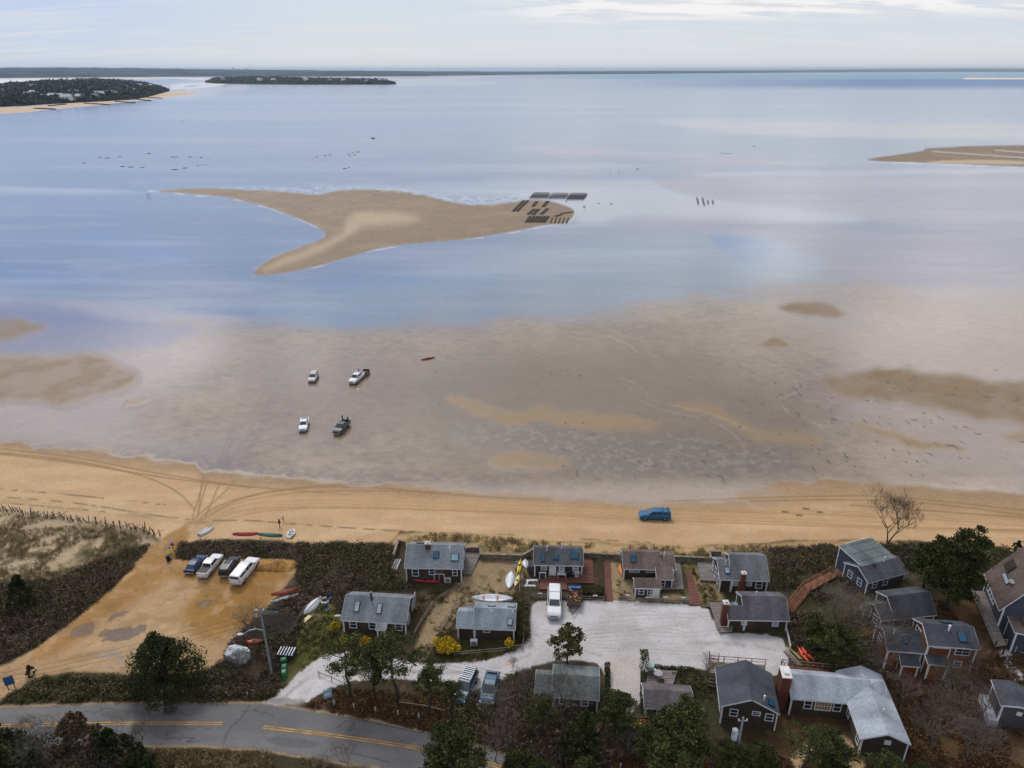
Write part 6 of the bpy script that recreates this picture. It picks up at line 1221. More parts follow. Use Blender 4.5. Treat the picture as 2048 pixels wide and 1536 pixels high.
def plant(key, fn, p, sc_=1.0, label='', cat='tree', group=None, rz=None, dz=0, name=None, sz=None):
    if key not in protos: o = fn(); protos[key] = o
    else: o = copy_tree(protos[key])
    g = G(*p); o.location = (g.x, g.y, g.z + dz); o.rotation_euler = (0, 0, (p[0] * 1.7) % 6.28 if rz is None else rz); o.scale = (sc_, sc_, sc_ * (sz or 1))
    for k in ('group', 'label'):
        if k in o: del o[k]
    if name: o.name = name
    tag(o, label, cat, group); return o
PN = {i: (lambda i=i: pine_proto(10 + i, 10, [3.4, 3.0, 3.8, 2.6][i], [.50, .45, .55, .5][i])) for i in range(4)}
DP = lambda: pine_proto(31, 10, 4.3, .2, 190, .21, leafmat('pine_dense', (.028, .036, .012), (.066, .074, .020), (.10, .10, .030)), .03, 30)
DP2 = lambda: pine_proto(37, 9, 3.2, .28, 170, .20, leafmat('pine_dense', (.028, .036, .012), (.066, .074, .020)), .05, 26)
CD = lambda: cedar_proto(41, 9.4, 6.2, 18000, .23, None, 0.0, .6, 110); CD2 = lambda: cedar_proto(43, 7, 2.6, 6000, .24); CDB = lambda: cedar_proto(45, 7, 2.6, 6000, .22, brownL)
BT = {i: (lambda i=i: bare_proto(60 + i, 8, [.62, .75, .55][i], [mat('bark_ash', (.15, .12, .10), .95, .1, var=.25, vs=3), greybark, twigp][i], 5, [2, 2, 1][i])) for i in range(3)}
tg = 'pines along the road'
plant('p0', PN[0], (700, 1392), 1.0, 'leaning open-crowned pine nearest the light blue sign', group=tg, rz=2.5)
plant('p1', PN[1], (752, 1395), .95, 'slim open pine just right of the sign-side pine', group=tg)
plant('p2', PN[2], (794, 1403), 1.12, 'broadest open-crowned pine over the shell drive', group=tg, rz=1.0)
plant('p3', PN[3], (859, 1429), .88, 'thin pine left of the roof-rack car', group=tg)
plant('p3', PN[3], (904, 1432), .66, 'short pine beside the roof-rack car', group=tg, rz=2)
plant('oak', lambda: pine_proto(77, 7, 2.7, .35, 60, .26, oakL, .04, 20), (1135, 1330), .95, 'small open olive-leaved tree standing against the white court', name='oak_tree')
plant('cd', CD, (338, 1383), .95, 'big dark spreading cedar between the sandy lot and the road', name='cedar_tree')
plant('cd2', CD2, (50, 1213), .85, 'dark evergreen in the scrub at the left edge', name='cedar_tree')
plant('dp', DP, (903, 1585), .95, 'large rounded pine rising over the road at the bottom', group='pines at the bottom edge')
plant('dp2', DP2, (1032, 1590), .75, 'yellow-green pine top right of the large road pine', group='pines at the bottom edge')
plant('dp2', DP2, (1078, 1590), .6, 'small pine top at the bottom edge left of the road end', group='pines at the bottom edge', rz=1)
plant('dp2', DP2, (1170, 1590), .62, 'low yellowish pine top at the bottom edge beyond the road end', group='pines at the bottom edge', rz=3)
plant('dp2', DP2, (1228, 1478), .85, 'rounded pine at the end of the beige drive arm', rz=2.2)
plant('cd2', CD2, (1165, 1512), 1.05, 'dense dark cedar in front of the green-grey roof', name='cedar_tree')
plant('p1', PN[1], (1085, 1475), .75, 'thin dark pine left of the green-grey roofed cottage', rz=2)
plant('dp', DP, (1345, 1548), 1.08, 'largest dense pine, standing over the umber roof', rz=1.3)
plant('dp2', DP2, (1300, 1530), .75, 'lower pine at the foot of the largest dense pine', rz=.3)
plant('dp2', DP2, (1450, 1560), .68, 'pine left of the transformer pole', rz=.9)
plant('dp2', DP2, (1520, 1560), .66, 'pine right of the transformer pole below the gable cottage', rz=4)
plant('p2', PN[2], (1604, 1552), .8, 'open pine in front of the big brick chimney', rz=3)
plant('dp', DP, (1658, 1560), .68, 'pine in the angle of the L-shaped house', rz=5)
plant('dp2', DP2, (1765, 1590), .72, 'pine below the front gable of the L-shaped house', rz=3.6)
plant('dp2', DP2, (1700, 1620), .6, 'small pine over the sandy yard at the bottom edge', rz=2)
plant('dp2', DP2, (1830, 1600), .6, 'low pine at the bottom right of the L-shaped house', rz=1)
plant('dp', DP, (1890, 1222), 1.08, 'tallest dark pine on the bank above the beach', rz=.4, sz=1.4)
plant('dp2', DP2, (1846, 1180), 1.0, 'smaller pine leaning on the left of the tallest pine', rz=2.4)
plant('dp2', DP2, (1664, 1345), .98, 'green pine in the wood between the stairs and the walkway', rz=4.4)
plant('dp2', DP2, (1618, 1300), .6, 'small green pine above the orange kayaks', rz=1.4)
plant('cd2', CD2, (2030, 1108), .38, 'low dark round bush on the sandy bank at right', 'bush', name='evergreen_bush'); plant('cd2', CD2, (2062, 1096), .5, 'dark bush at the right edge above the beach', 'bush', name='evergreen_bush')
plant('cd', CD, (12, 1585), 1.0, 'dark bushy tree in the bottom left corner', name='cedar_tree', rz=1); plant('cdb', CDB, (182, 1562), 1.5, 'russet cedar below the road at left', name='cedar_tree')
plant('cd2', CD2, (243, 1568), 1.25, 'dark green cedar right of the russet one', name='cedar_tree', rz=2); plant('cd2', CD2, (92, 1590), 1.0, 'bright green low cedar left of the russet one', name='cedar_tree', rz=3); plant('cd2', CD2, (290, 1575), .95, 'low dark cedar at the right end of the bottom left thicket', name='cedar_tree', rz=5)
plant('cd2', CD2, (64, 1352), .28, 'small dark bush beside the blue notice board', 'bush', name='evergreen_bush')
bt = [(0, (1775, 1086), 1.12, 'lone bare tree on the bank in front of the beach', 1), (1, (515, 1305), .95, 'wide bare tree overhanging the sandy lot', 1), (1, (560, 1300), .9, 'bare tree behind the leaning utility pole', 1), (0, (62, 1500), .6, 'bare tree over the left end of the road', 1), (1, (285, 1500), .5, 'twisted bare tree on the lower road verge', 1), (0, (1118, 1450), .98, 'pale bare tree crossing the green-grey roof', 1),
      (0, (1693, 1312), 1.25, 'tall pale bare tree behind the walkway', 1), (1, (1748, 1352), 1.0, 'twisted grey bare tree by the ladder and annex', 1), (1, (1790, 1290), .8, 'bare tree against the charcoal-roofed hillside cottage', 1), (1, (1862, 1500), 1.1, 'large bare tree in the leafy hollow at right', 1), (0, (1895, 1400), .7, 'small bare tree in front of the cedar house', 1), (0, (1940, 1345), .6, 'small bare tree right of the cedar house', 1),
      (2, (990, 1520), .72, 'rose-grey bare tree beside the road end', 1), (2, (700, 1545), .5, 'bare bush tree over the road centre line', 1), (2, (650, 1545), .45, 'bare twiggy tree left over the lower road', 1), (1, (1412, 1350), .42, 'bare bush by the raised deck stairs', 1), (1, (1026, 1340), .30, 'bare bush reaching over the shell drive', 1), (0, (735, 1380), .55, 'leafless sapling between the roadside pines', 1), (2, (690, 1330), .3, 'leafless bush at the edge of the drive', 1),
      (1, (1000, 1440), .7, 'bare tree right of the dusty blue hatchback', 1), (2, (1055, 1420), .75, 'bare tree at the left wall of the green-grey cottage', 1), (1, (1960, 1440), .7, 'bare tree left of the small shed', 1), (2, (1800, 1420), .6, 'bare sapling behind the L-shaped house', 1), (1, (1935, 1520), .8, 'bare tree below the small shed', 1), (1, (120, 1575), 1.0, 'pale bare branches in front of the russet cedar', 1), (1, (215, 1575), .9, 'pale bare branches right of the russet cedar', 1), (1, (35, 1575), .8, 'pale bare branches at the bottom left corner', 1), (2, (590, 1120), .35, 'bare bush in the scrub behind the sand heap', 1), (2, (665, 1175), .45, 'pale bare bush in the scrub behind the stovepipe cottage', 1), (1, (1665, 1225), .6, 'bare crown below the red landing', 1), (1, (480, 1345), .5, 'bare brush tree beside the covered boat', 1), (2, (960, 1420), .5, 'bare bush in front of the hatchback', 1), (1, (1255, 1500), .5, 'bare bush under the rounded pine', 1), (1, (1420, 1540), .6, 'bare limbs among the pines by the transformer pole', 1)]
for k, p, s, l, _ in bt: plant('b%d' % k, BT[k], p, s, l, name='bare_tree')
# flowering bushes and hedges
def bush(name, p, rx, ry, h_, m, label, n=1500, leaf=.16, cat='bush', blobs=10):
    rnd = random.Random(p[0]); cs = [(rnd.uniform(-1, 1) * rx * .7, rnd.uniform(-1, 1) * ry * .7, h_ * rnd.uniform(.3, .75)) for _ in range(blobs)]; rs = [min(rx, ry, h_) * rnd.uniform(.35, .6) for _ in cs]
    per = n // blobs; o = quadmesh(name, blobpts(cs, rs, per, 1, .6), leaf * RNG.uniform(.6, 1.4, per * blobs), m); o.location = G(*p); tag(o, label, cat); return o
bush('forsythia_bush', (888, 1302), 1.7, 1.2, 2.2, yelL, 'largest yellow forsythia at the corner of the sandy lane', 2400); bush('forsythia_bush', (906, 1306), 1.3, .9, 1.6, yelL, 'lower yellow forsythia right against the largest one', 1500)
bush('forsythia_bush', (1016, 1296), .9, .7, 1.9, yelL, 'yellow forsythia at the right corner of the low pale-roofed cottage', 1500); bush('forsythia_bush', (698, 1287), 1.3, .8, 1.3, yelL, 'yellow forsythia in front of the stovepipe cottage', 1100); bush('forsythia_bush', (730, 1290), 1.3, .8, 1.1, yelL, 'yellow forsythia nearest the porch of the stovepipe cottage', 1000); bush('forsythia_bush', (672, 1262), .7, .7, 1.9, leafmat('forsythia_thin', (.3, .24, .02), (.5, .36, .02)), 'sparse yellow forsythia left of the stovepipe cottage', 700)
bush('forsythia_bush', (1698, 1275), 1.8, 1.3, 2.0, leafmat('forsythia_dull', (.20, .13, .02), (.32, .20, .02)), 'dull yellow bush behind the walkway', 900); bush('forsythia_bush', (1735, 1275), 1.3, 1.0, 1.8, leafmat('forsythia_dull', (.2, .13, .02), (.3, .2, .02)), 'second dull yellow bush right of the first behind the walkway', 600)
hd = leafmat('hedge', (.045, .045, .018), (.085, .07, .03)); hg = leafmat('hedge_green', (.035, .045, .014), (.06, .07, .02))
def hedge(p0, p1, w_, h_, m, label, per=900, leaf=.17):
    a = G(*p0); b = G(*p1); L_ = (b - a).length; n = int(per * L_ * max(w_, .5) / 3); s = RNG.random((n, 3)); e = (b - a).normalized(); nn = Vector((-e.y, e.x, 0)); f = RNG.random(n)
    s[:, 2] = np.where(f < .5, 1 - .15 * s[:, 2], s[:, 2]); P = np.outer(s[:, 0] * L_, np.array(e)) + np.outer((s[:, 1] - .5) * w_, np.array(nn)); P[:, 2] += s[:, 2] * h_ * (1 + .15 * np.sin(s[:, 0] * L_ * 1.7))
    o = quadmesh('hedge', P, leaf * RNG.uniform(.6, 1.4, n), m); o.location = a; tag(o, label, 'hedge')
hedge((1138, 1187), (1208, 1189), 1.6, 1.1, hd, 'brown-green hedge behind the firewood trailer'); hedge((1215, 1398), (1214, 1335), .7, 1.0, hg, 'thin green hedge along the beige drive arm beside the green-grey cottage'); hedge((1288, 1345), (1285, 1325), 1.1, 2.4, hg, 'tall clipped hedge column at the corner of the court'); hedge((1284, 1428), (1285, 1348), .6, .9, hg, 'low green hedge along the grill deck')
hedge((1048, 1285), (1042, 1212), 2.0, 1.5, hd, 'shaggy hedge between the low pale-roofed cottage and the court', 500); hedge((1295, 1335), (1390, 1342), .5, .5, hg, 'low clipped edging behind the grill deck', 600)
# ---------------------------------------------------------------- scrub, grass and litter (beyond counting)
keep = []
for o in list(C.objects):
    if o.parent or o.get('kind') or not o.get('category') or o['category'] in ('tree', 'bush', 'hedge', 'power line', 'fence', 'bulkhead', 'person', 'post', 'oyster gear', 'stake', 'oyster rack', 'sand fence'): continue
    if o['category'] in ('cottage', 'house', 'shed', 'deck', 'boardwalk', 'car', 'pickup truck', 'trailer', 'canoe', 'kayak', 'boat', 'bin', 'sign', 'board', 'chair', 'covered boat', 'cart', 'stairs', 'ladder', 'heat pump', 'sand heap', 'fire ring', 'planks', 'table'):
        M0 = Matrix.LocRotScale(o.location, o.rotation_euler, o.scale); pts = []
        st = [(o, Matrix.Identity(4))]
        while st:
            c_, M_ = st.pop()
            if c_.type == 'MESH': pts += [M_ @ Vector(b_) for b_ in c_.bound_box]
            for k in c_.children: st.append((k, M_ @ Matrix.LocRotScale(k.location, k.rotation_euler, k.scale)))
        if pts: keep.append((M0.inverted(), min(p.x for p in pts), max(p.x for p in pts), min(p.y for p in pts), max(p.y for p in pts)))
def pin(P, px, py):
    P = np.array(P, float); c_ = np.zeros(len(px), bool)
    for i in range(len(P)):
        x0, y0 = P[i - 1]; x1, y1 = P[i]
        if y0 != y1: c_ ^= ((y0 > py) != (y1 > py)) & (px < (x1 - x0) * (py - y0) / (y1 - y0) + x0)
    return c_
PD = [(540, 1397), (575, 1370), (600, 1345), (638, 1312), (700, 1303), (820, 1326), (890, 1327), (960, 1323), (1030, 1303), (1058, 1280), (1056, 1250), (1060, 1203), (1215, 1200), (1400, 1211), (1418, 1218), (1432, 1262), (1562, 1270), (1578, 1300), (1572, 1345), (1545, 1352), (1400, 1338), (1285, 1335), (1281, 1424), (1215, 1430), (1213, 1330), (1140, 1318), (1080, 1325), (1035, 1345), (985, 1370), (975, 1385), (920, 1385), (905, 1362), (740, 1356), (680, 1368), (606, 1415), (520, 1410)]
PK = [(400, 1030), (440, 1040), (362, 1085), (350, 1118), (515, 1116), (592, 1116), (586, 1150), (562, 1185), (540, 1215), (470, 1270), (440, 1332), (330, 1350), (150, 1341), (75, 1352), (25, 1388), (-60, 1440), (-300, 1440), (-300, 1400), (0, 1340), (80, 1290), (180, 1215), (250, 1150), (312, 1085)]
ru2 = [-300, 0, 200, 400, 520, 600, 740, 860, 960, 1050, 1130, 1300]
def clear(px, py, W3, m=.15):
    ok = ~pin(PD, px, py) & ~pin(PK, px, py); t_ = np.interp(px, ru2, [1424, 1413, 1405, 1402, 1404, 1415, 1438, 1464, 1490, 1516, 1544, 1606]); b_ = np.interp(px, ru2, [1518, 1504, 1496, 1496, 1504, 1516, 1538, 1568, 1598, 1631, 1666, 1726]); ok &= ~((py > t_) & (py < b_))
    for Mi, x0, x1, y0, y1 in keep:
        A = np.array(Mi)[:3]; l = W3 @ A[:, :3].T + A[:, 3]; ok &= ~((l[:, 0] > x0 - m) & (l[:, 0] < x1 + m) & (l[:, 1] > y0 - m) & (l[:, 1] < y1 + m))
    return ok
def scatter(polys, per_px, thr=None, nsc=4, seed=0):
    out = []
    for P in polys:
        A = np.array(P, float); x0, y0 = A.min(0); x1, y1 = A.max(0); n = int((x1 - x0) * (y1 - y0) * per_px); px = RNG.uniform(x0, x1, n); py = RNG.uniform(y0, y1, n); k = pin(P, px, py); px, py = px[k], py[k]; W3 = Gv(px, py); k = clear(px, py, W3)
        if thr is not None: k &= fbm(W3[:, 0], W3[:, 1], nsc, 4, seed) > thr + RNG.uniform(-.06, .06, len(px))
        out.append(W3[k])
    return np.concatenate(out)
def tufts(name, cen, per, rad, hgt_, size, m, label, aspect=1.6, up=0):
    n = len(cen) * per; c_ = np.repeat(cen, per, 0); rr_ = np.repeat(RNG.uniform(.6, 1.3, len(cen)), per); d = RNG.normal(size=(n, 3)); d /= np.linalg.norm(d, axis=1)[:, None]; d *= (RNG.random(n) ** .4)[:, None]
    P = c_ + d * np.stack([rr_ * rad, rr_ * rad, rr_ * hgt_], 1); P[:, 2] = c_[:, 2] + np.abs(d[:, 2]) * rr_ * hgt_ ; o = quadmesh(name, P, size * RNG.uniform(.5, 1.5, n), m, None, aspect, up, True); tag(o, label, 'scrub' if 'scrub' in name else 'grass', None, 'stuff'); return o
dkS = leafmat('scrub_dark', (.075, .053, .037), (.13, .092, .065), (.24, .185, .145), .45, 0, fine=.5); gnS = leafmat('scrub_green', (.062, .058, .024), (.112, .100, .040), (.20, .165, .075), .5, 0, fine=.5)
tnS = leafmat('dune_grass_blades', (.20, .155, .075), (.32, .245, .13), (.085, .08, .035), .7, 0, fine=.4); rsS = leafmat('leaf_litter', (.075, .040, .020), (.13, .068, .030), (.18, .12, .055), .6, 0, fine=.5); lwS = leafmat('lawn_grass', (.055, .060, .016), (.10, .095, .03), (.17, .14, .06), .6, 0, fine=.35)
S1 = [(340, 1090), (400, 1082), (600, 1088), (785, 1090), (788, 1125), (800, 1165), (830, 1178), (700, 1180), (680, 1215), (640, 1190), (600, 1195), (596, 1118), (350, 1118)]
S2 = [(-60, 1180), (60, 1165), (120, 1160), (200, 1120), (300, 1090), (250, 1148), (180, 1212), (80, 1288), (-60, 1350)]
S3 = [(440, 1335), (470, 1275), (545, 1215), (592, 1195), (625, 1200), (590, 1270), (570, 1330), (548, 1390), (400, 1400), (330, 1400), (380, 1360)]
S4 = [(1540, 1100), (1600, 1092), (1830, 1090), (1830, 1140), (1690, 1190), (1640, 1200), (1640, 1300), (1590, 1300), (1575, 1240), (1545, 1180)]
S5 = [(0, 1405), (30, 1388), (80, 1356), (330, 1354), (440, 1340), (540, 1390), (500, 1402), (200, 1402)]
S6 = [(900, 1372), (1075, 1345), (1070, 1420), (1200, 1440), (1215, 1520), (1130, 1530), (1040, 1505), (880, 1460), (900, 1420)]
S7 = [(1580, 1290), (1800, 1200), (1850, 1300), (1780, 1380), (1700, 1340), (1600, 1330)]
S8 = [(-60, 1505), (280, 1500), (330, 1560), (300, 1600), (-60, 1600)]
S9 = [(1930, 1090), (2120, 1110), (2120, 1180), (1960, 1180), (1900, 1210)]
tufts('heath_scrub', scatter([S1, S2, S4, S3], .055, .30, 6, 41), 28, .8, .62, .16, dkS, 'dense dark brown heath scrub between the cottages and the beach')
tufts('heath_scrub', scatter([S2], .05), 26, .8, .6, .16, dkS, 'dense dark brown heath scrub on the left beside the sandy track')
tufts('green_scrub', scatter([S1, S2, S4, S3, S5, S7, S6, S9], .035, .50, 5, 3), 34, .7, .8, .17, gnS, 'dark olive scrub growing among the brown heath')
tufts('brush_scrub', scatter([S6, S7, S8, S3, [(1200, 1440), (1300, 1440), (1300, 1600), (1100, 1540)]], .022, .46, 5, 9), 26, .7, .9, .18, dkS, 'leafless brown brush filling the ground between the trees', 3.5)
tufts('dune_grass', scatter([[(-60, 1020), (160, 1040), (320, 1080), (240, 1140), (100, 1180), (-60, 1230)], [(785, 1090), (800, 1064), (1000, 1076), (1200, 1092), (1420, 1096), (1545, 1090), (1545, 1118), (1240, 1110), (1060, 1106), (930, 1102)], [(280, 1500), (560, 1505), (700, 1530), (760, 1580), (280, 1580)]], .09, .47, 3, 14), 14, .38, .55, .11, tnS, 'tan beach grass tufts on the dunes', 4, .6)
tufts('yard_grass', scatter([[(560, 1200), (690, 1215), (690, 1300), (560, 1395)], [(820, 1200), (1060, 1120), (1060, 1320), (830, 1330)], [(1380, 1115), (1440, 1200), (1560, 1200), (1600, 1290), (1380, 1215)], [(1230, 1130), (1400, 1130), (1400, 1206), (1240, 1204)], [(0, 1408), (200, 1402), (540, 1400), (560, 1380), (0, 1390)], [(1345, 1340), (1430, 1345), (1430, 1400), (1345, 1400)]], .06, .50, 3, 22), 12, .4, .2, .12, lwS, 'patchy olive and tan grass in the cottage yards', 2, .3)
tufts('leaf_litter_grass', scatter([[(620, 1380), (760, 1380), (900, 1400), (1060, 1440), (1300, 1440), (1580, 1520), (1600, 1600), (1140, 1545), (1040, 1515), (740, 1438), (600, 1410)], [(1640, 1240), (2120, 1150), (2120, 1600), (1560, 1600), (1700, 1380)]], .08, .40, 4, 31), 12, .5, .22, .15, rsS, 'russet leaf litter and dead grass under the trees', 1.6)
# ---------------------------------------------------------------- far shores
farW = leafmat('far_woods', (.028, .036, .022), (.050, .056, .034), (.125, .070, .045), .012, 0, fine=.6)
def zat(d, py): return CAMH - d * math.tan(PITCH + math.atan((py - CY) / F))
def dat(py): return CAMH / math.tan(PITCH + math.atan((py - CY) / F))
xs = np.linspace(-500, 2550, 260); topc = np.interp(xs, [-500, 0, 130, 300, 420, 640, 830, 1000, 1100, 1270, 1420, 1600, 1750, 1900, 2048, 2550], [136, 135.5, 134.8, 136.5, 138.5, 140.5, 142, 143, 142.6, 141.6, 141.3, 140.2, 138.6, 137.2, 138, 139])
botc = np.interp(xs, [-500, 0, 200, 420, 640, 830, 1000, 1100, 1270, 1420, 1600, 1750, 1900, 2048, 2550], [157, 157, 155.5, 154, 154, 153, 150.5, 149.5, 148.3, 147, 145.4, 144.4, 143.8, 144.2, 145])
V_ = []; nn_ = len(xs); tt = [0, .03, .06, .15, .35, .65, 1.0]
for x_, tp, bt_ in zip(xs, topc, botc):
    d0 = dat(bt_); d1 = d0 * float(np.interp(x_, [400, 1300], [1.45, 1.15])); zr = zat(d1, tp); ux = (x_ - CX) / F
    for j, f in enumerate(tt):
        d = d0 + (d1 - d0) * f; zc_ = d * CP + CAMH * SP; zz_ = zr * [0, 0, .28, .5, .72, .88, 1][j] * (1 + .07 * (float(vn(x_ / 14, j * 3.1, 5)) - .5)) + (0 if j < 6 else zr * .16 * (float(fbm(x_, 0, 14, 4, 8)) - .5))
        V_.append((ux * zc_, d, zz_ - (3 if j == 0 else 0)))
k = len(tt); q = MB(); q.add(V_, [(i * k + j, (i + 1) * k + j, (i + 1) * k + j + 1, i * k + j + 1) for i in range(nn_ - 1) for j in range(1, k - 1)]); tag(q.build('hills', mat('wooded_hills', (.036, .042, .040), .95, .05, var=.6, vs=.0016), None, True), kind='structure')
q = MB(); q.add(V_, [(i * k, (i + 1) * k, (i + 1) * k + 1, i * k + 1) for i in range(nn_ - 1)]); q.v = [(a, b, c + 3.6) for a, b, c in q.v]; tag(q.build('far_beach', mat('far_sand', (.62, .50, .38), .9, .1, var=.1, vs=.002), None, True), kind='structure')
def headland(name, xs_, bot, top, depthf, label, nleaf, ls):
    V_ = []; m_ = 60; cols = np.linspace(xs_[0], xs_[-1], m_); pr = [0, .45, .75, .95, 1, .8, 0]; ft = [0, .06, .2, .45, .7, .9, 1]
    for x_ in cols:
        b_, t_ = np.interp(x_, xs_, bot), np.interp(x_, xs_, top); d0 = dat(b_); d1 = d0 * (1 + depthf * (.03 + .97 * min(1, max(0, (xs_[-1] - x_) / 70)) ** .6 * (1 if xs_[0] < 0 else min(1, max(0, (x_ - xs_[0]) / 50)) ** .6))); dm = d0 + (d1 - d0) * .7; zr = max(1.5, zat(dm, t_))
        for f, p_ in zip(ft, pr): d = d0 + (d1 - d0) * f; zc_ = d * CP + CAMH * SP; V_.append(((x_ - CX) / F * zc_, d, zr * p_ - .5))
    q = MB(); q.add(V_, [(i * 7 + j, (i + 1) * 7 + j, (i + 1) * 7 + j + 1, i * 7 + j + 1) for i in range(m_ - 1) for j in range(6)]); tag(q.build(name, mat('headland_soil', (.06, .05, .032), .95, .05, var=.4, vs=.02), None, True), kind='structure')
    V2 = np.array(V_).reshape(m_, 7, 3); a = RNG.random(nleaf) * (m_ - 1.01); b = RNG.random(nleaf) ** 1.3 * 5.2; i0 = a.astype(int); j0 = b.astype(int); fa = (a - i0)[:, None]; fb = (b - j0)[:, None]
    P = (V2[i0, j0] * (1 - fa) + V2[i0 + 1, j0] * fa) * (1 - fb) + (V2[i0, j0 + 1] * (1 - fa) + V2[i0 + 1, j0 + 1] * fa) * fb
    P[:, 2] += RNG.random(nleaf) * 4 + fbm(P[:, 0], P[:, 1], 30, 3, 4) ** 2 * 16 * np.minimum(1, np.minimum(a, m_ - 1 - a) / 5); tag(quadmesh('far_woods', P, ls * RNG.uniform(.5, 1.5, nleaf), farW), label, 'woods', None, 'stuff'); return V2
h1 = headland('headland', [-300, 0, 100, 200, 270, 300, 325, 338], [226, 214, 208, 203, 199, 193, 186, 182], [169, 173, 165, 161, 166, 170, 177, 181.5], .9, 'dark wooded headland on the left with houses above its beach', 20000, 7)
h2_ = headland('headland', [412, 430, 500, 600, 700, 770, 790], [165.5, 167, 168, 169, 169, 169, 168.5], [164, 157.5, 155.5, 158, 160, 161, 166], .35, 'low wooded point beyond the first headland', 9000, 12)
def farhouse(p, V2=None, w=14, d_=9, hh=4.5, m=None, base=None, i=0):
    o = protos.get(('fh', i % 4))
    if o is None:
        r = bpy.data.objects.new('far_house', None); C.objects.link(r); wm = [white, mat('far_wall', (.3, .28, .26), .8)][i % 2]; MB().prism([(-d_ / 2, 0), (-d_ / 2, hh), (0, hh + 3.4), (d_ / 2, hh), (d_ / 2, 0)], -w / 2, w / 2).build('wall', wm, r); MB().prism([(-d_ / 2 - .6, hh - .2), (0, hh + 3.5), (d_ / 2 + .6, hh - .2), (d_ / 2 + .6, hh + .3), (0, hh + 4.0), (-d_ / 2 - .6, hh + .3)], -w / 2 - .6, w / 2 + .6).build('roof', [mat('far_roof_pale', (.5, .5, .5), .8), mat('far_roof_grey', (.22, .22, .24), .8)][i % 3 == 1], r)
        MB().box(-w * .3, -w * .12, -d_ / 2 - .1, -d_ / 2 - .02, 1, 3.2).box(w * .12, w * .3, -d_ / 2 - .1, -d_ / 2 - .02, 1, 3.2).build('window', glass, r); protos[('fh', i % 4)] = r; o = r
    else:
        o = copy_tree(o)
    return o
fh = [(8, 190), (16, 188), (66, 179), (60, 196), (70, 195), (92, 199), (108, 200), (118, 199), (135, 203), (145, 203), (150, 193), (160, 200), (186, 184), (192, 198), (200, 195), (218, 193), (225, 194), (218, 190), (253, 180), (258, 185), (280, 176), (288, 177), (270, 187), (300, 175)]
for i, (a, b) in enumerate(fh):
    o = farhouse(None, i=i); f = np.interp(a, [0, 100, 200, 300], [214, 208, 203, 193]); z_ = 0.0; top_ = np.interp(a, [0, 100, 200, 300], [172, 163, 159, 167]); fr = (f - b) / (f - top_); d0 = dat(f); d = d0 * (1 + .63 * max(0, fr) ** 1.6); zz_ = zat(d, b); zc_ = d * CP - (zz_ - CAMH) * SP
    o.location = ((a - CX) / F * zc_, d, zz_ + 2.5); o.rotation_euler = (0, 0, (i * .9) % 1.6 - .8); s = [1.1, .8, 1.0, .9][i % 4] * (1.7 if b > 190 else 1.5); o.scale = (s, s, s); o['group'] = 'houses on the far wooded headland'; tag(o, 'pale far-off house among the trees of the left headland', 'house')
fh2 = [(447, 161), (520, 163), (547, 164), (612, 163), (660, 165), (686, 164), (732, 166), (760, 164), (770, 165)]
for i, (a, b) in enumerate(fh2):
    o = farhouse(None, i=i + 1); d = dat(168.6) * 1.03; zz_ = zat(d, b); zc_ = d * CP - (zz_ - CAMH) * SP; o.location = ((a - CX) / F * zc_, d, zz_ + 4); s = 1.9; o.scale = (s, s, s); o.rotation_euler = (0, 0, i * .4 - .8); o['group'] = 'houses on the low far point'; tag(o, 'tiny pale house among the trees of the low far point', 'house')
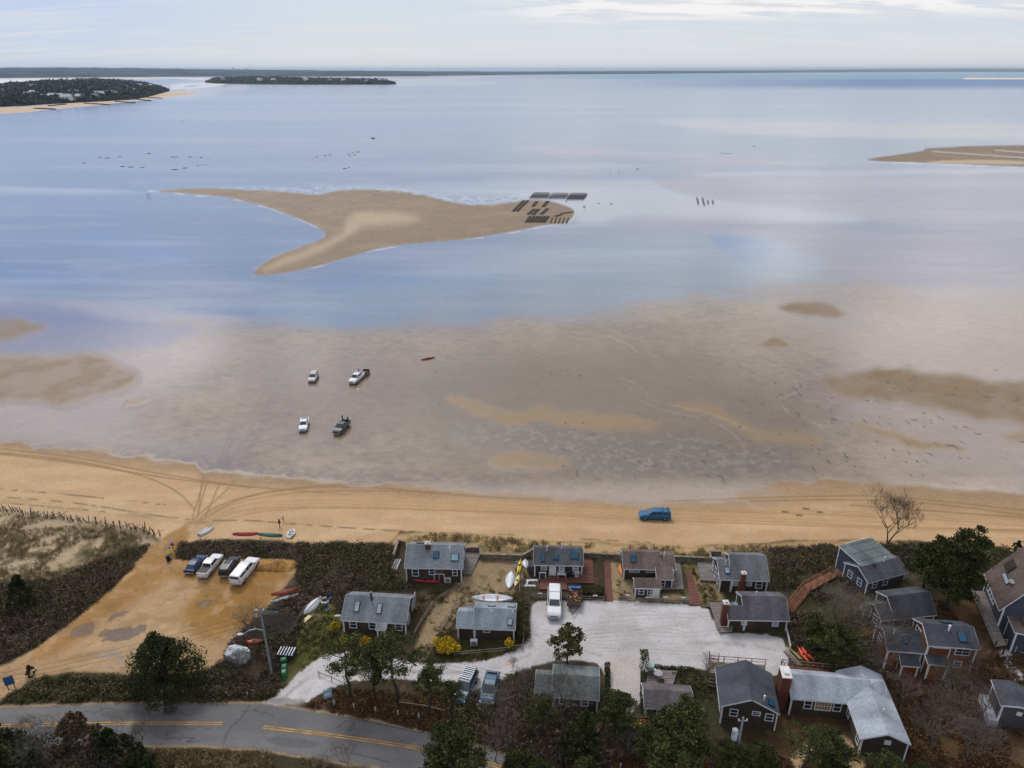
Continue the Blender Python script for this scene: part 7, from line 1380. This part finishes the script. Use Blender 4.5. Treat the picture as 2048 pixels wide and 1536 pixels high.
for i, (a, b, c_, e_) in enumerate([(172, 207, 218, 210), (232, 203, 268, 206), (266, 198, 300, 202), (292, 195, 322, 197), (70, 217, 108, 219), (100, 212, 130, 209)]):
    A = G(a, b); B = G(c_, e_); q = MB(); rr = random.Random(i)
    for j in range(22): p = (B - A) * (j / 21); s = rr.uniform(1.6, 3.0); q.box(p.x - s * 1.3, p.x + s * 1.3, p.y - s * 1.5, p.y + s * 1.5, -.5, rr.uniform(1.0, 2.0))
    one(q, 'jetty', mat('jetty_rock', (.075, .055, .05), .95), A, 0, '%s dark stone jetty from the left along the headland beach' % ['third', 'fourth', 'fifth', 'sixth', 'first', 'second'][i], 'jetty')
for a, hh, lb in ((467, 3.6, 'left water tower on the far skyline'), (492, 2.8, 'right water tower on the far skyline beside the mast')):
    d = dat(154) * 1.42; zc_ = d * CP; zt = zat(d, np.interp(a, [420, 640], [138.5, 140.5])); u_ = d / F * 1.1; r = empty('water_tower', ((a - CX) / F * zc_, d, zt - u_), 0, lb, 'water tower')
    for s in (-1, 0, 1): MB().tube((s * u_ * .7, 0, -u_), (s * u_ * .7, 0, u_ * hh * .6), u_ * .18, u_ * .18, 6).build('leg', farb if 'farb' in globals() else mat('tower_steel', (.10, .12, .14), .7), r)
    MB().loft([[(math.cos(t_ * .785) * w_ * u_, math.sin(t_ * .785) * w_ * u_, z_ * u_) for t_ in range(8)] for w_, z_ in ((.6, hh * .55), (1.7, hh * .72), (1.7, hh * .9), (.5, hh))]).build('tank', mat('tower_steel', (.10, .12, .14), .7), r)
d = dat(154) * 1.42; r = empty('radio_mast', ((497 - CX) / F * d * CP, d, zat(d, 140)), 0, 'thin radio mast on the far skyline', 'mast'); MB().tube((0, 0, -10), (0, 0, d / F * 9.5), d / F * .28, d / F * .14, 5).build('mast_pole', mat('tower_steel', (.1, .12, .14)), r)
# ---------------------------------------------------------------- haze
q = MB().box(-60000, 60000, -400, 62000, -8, 160); ho = q.build('haze', None); hm = bpy.data.materials.new('haze'); hm.use_nodes = True; t = hm.node_tree; t.nodes.clear()
pv = t.nodes.new('ShaderNodeVolumePrincipled'); pv.inputs['Color'].default_value = (.60, .78, 1, 1); pv.inputs['Density'].default_value = 3.6e-5; pv.inputs['Anisotropy'].default_value = .65
t.links.new(pv.outputs[0], t.nodes.new('ShaderNodeOutputMaterial').inputs['Volume']); ho.data.materials.append(hm); tag(ho, kind='stuff')
sc.cycles.volume_step_rate = 10
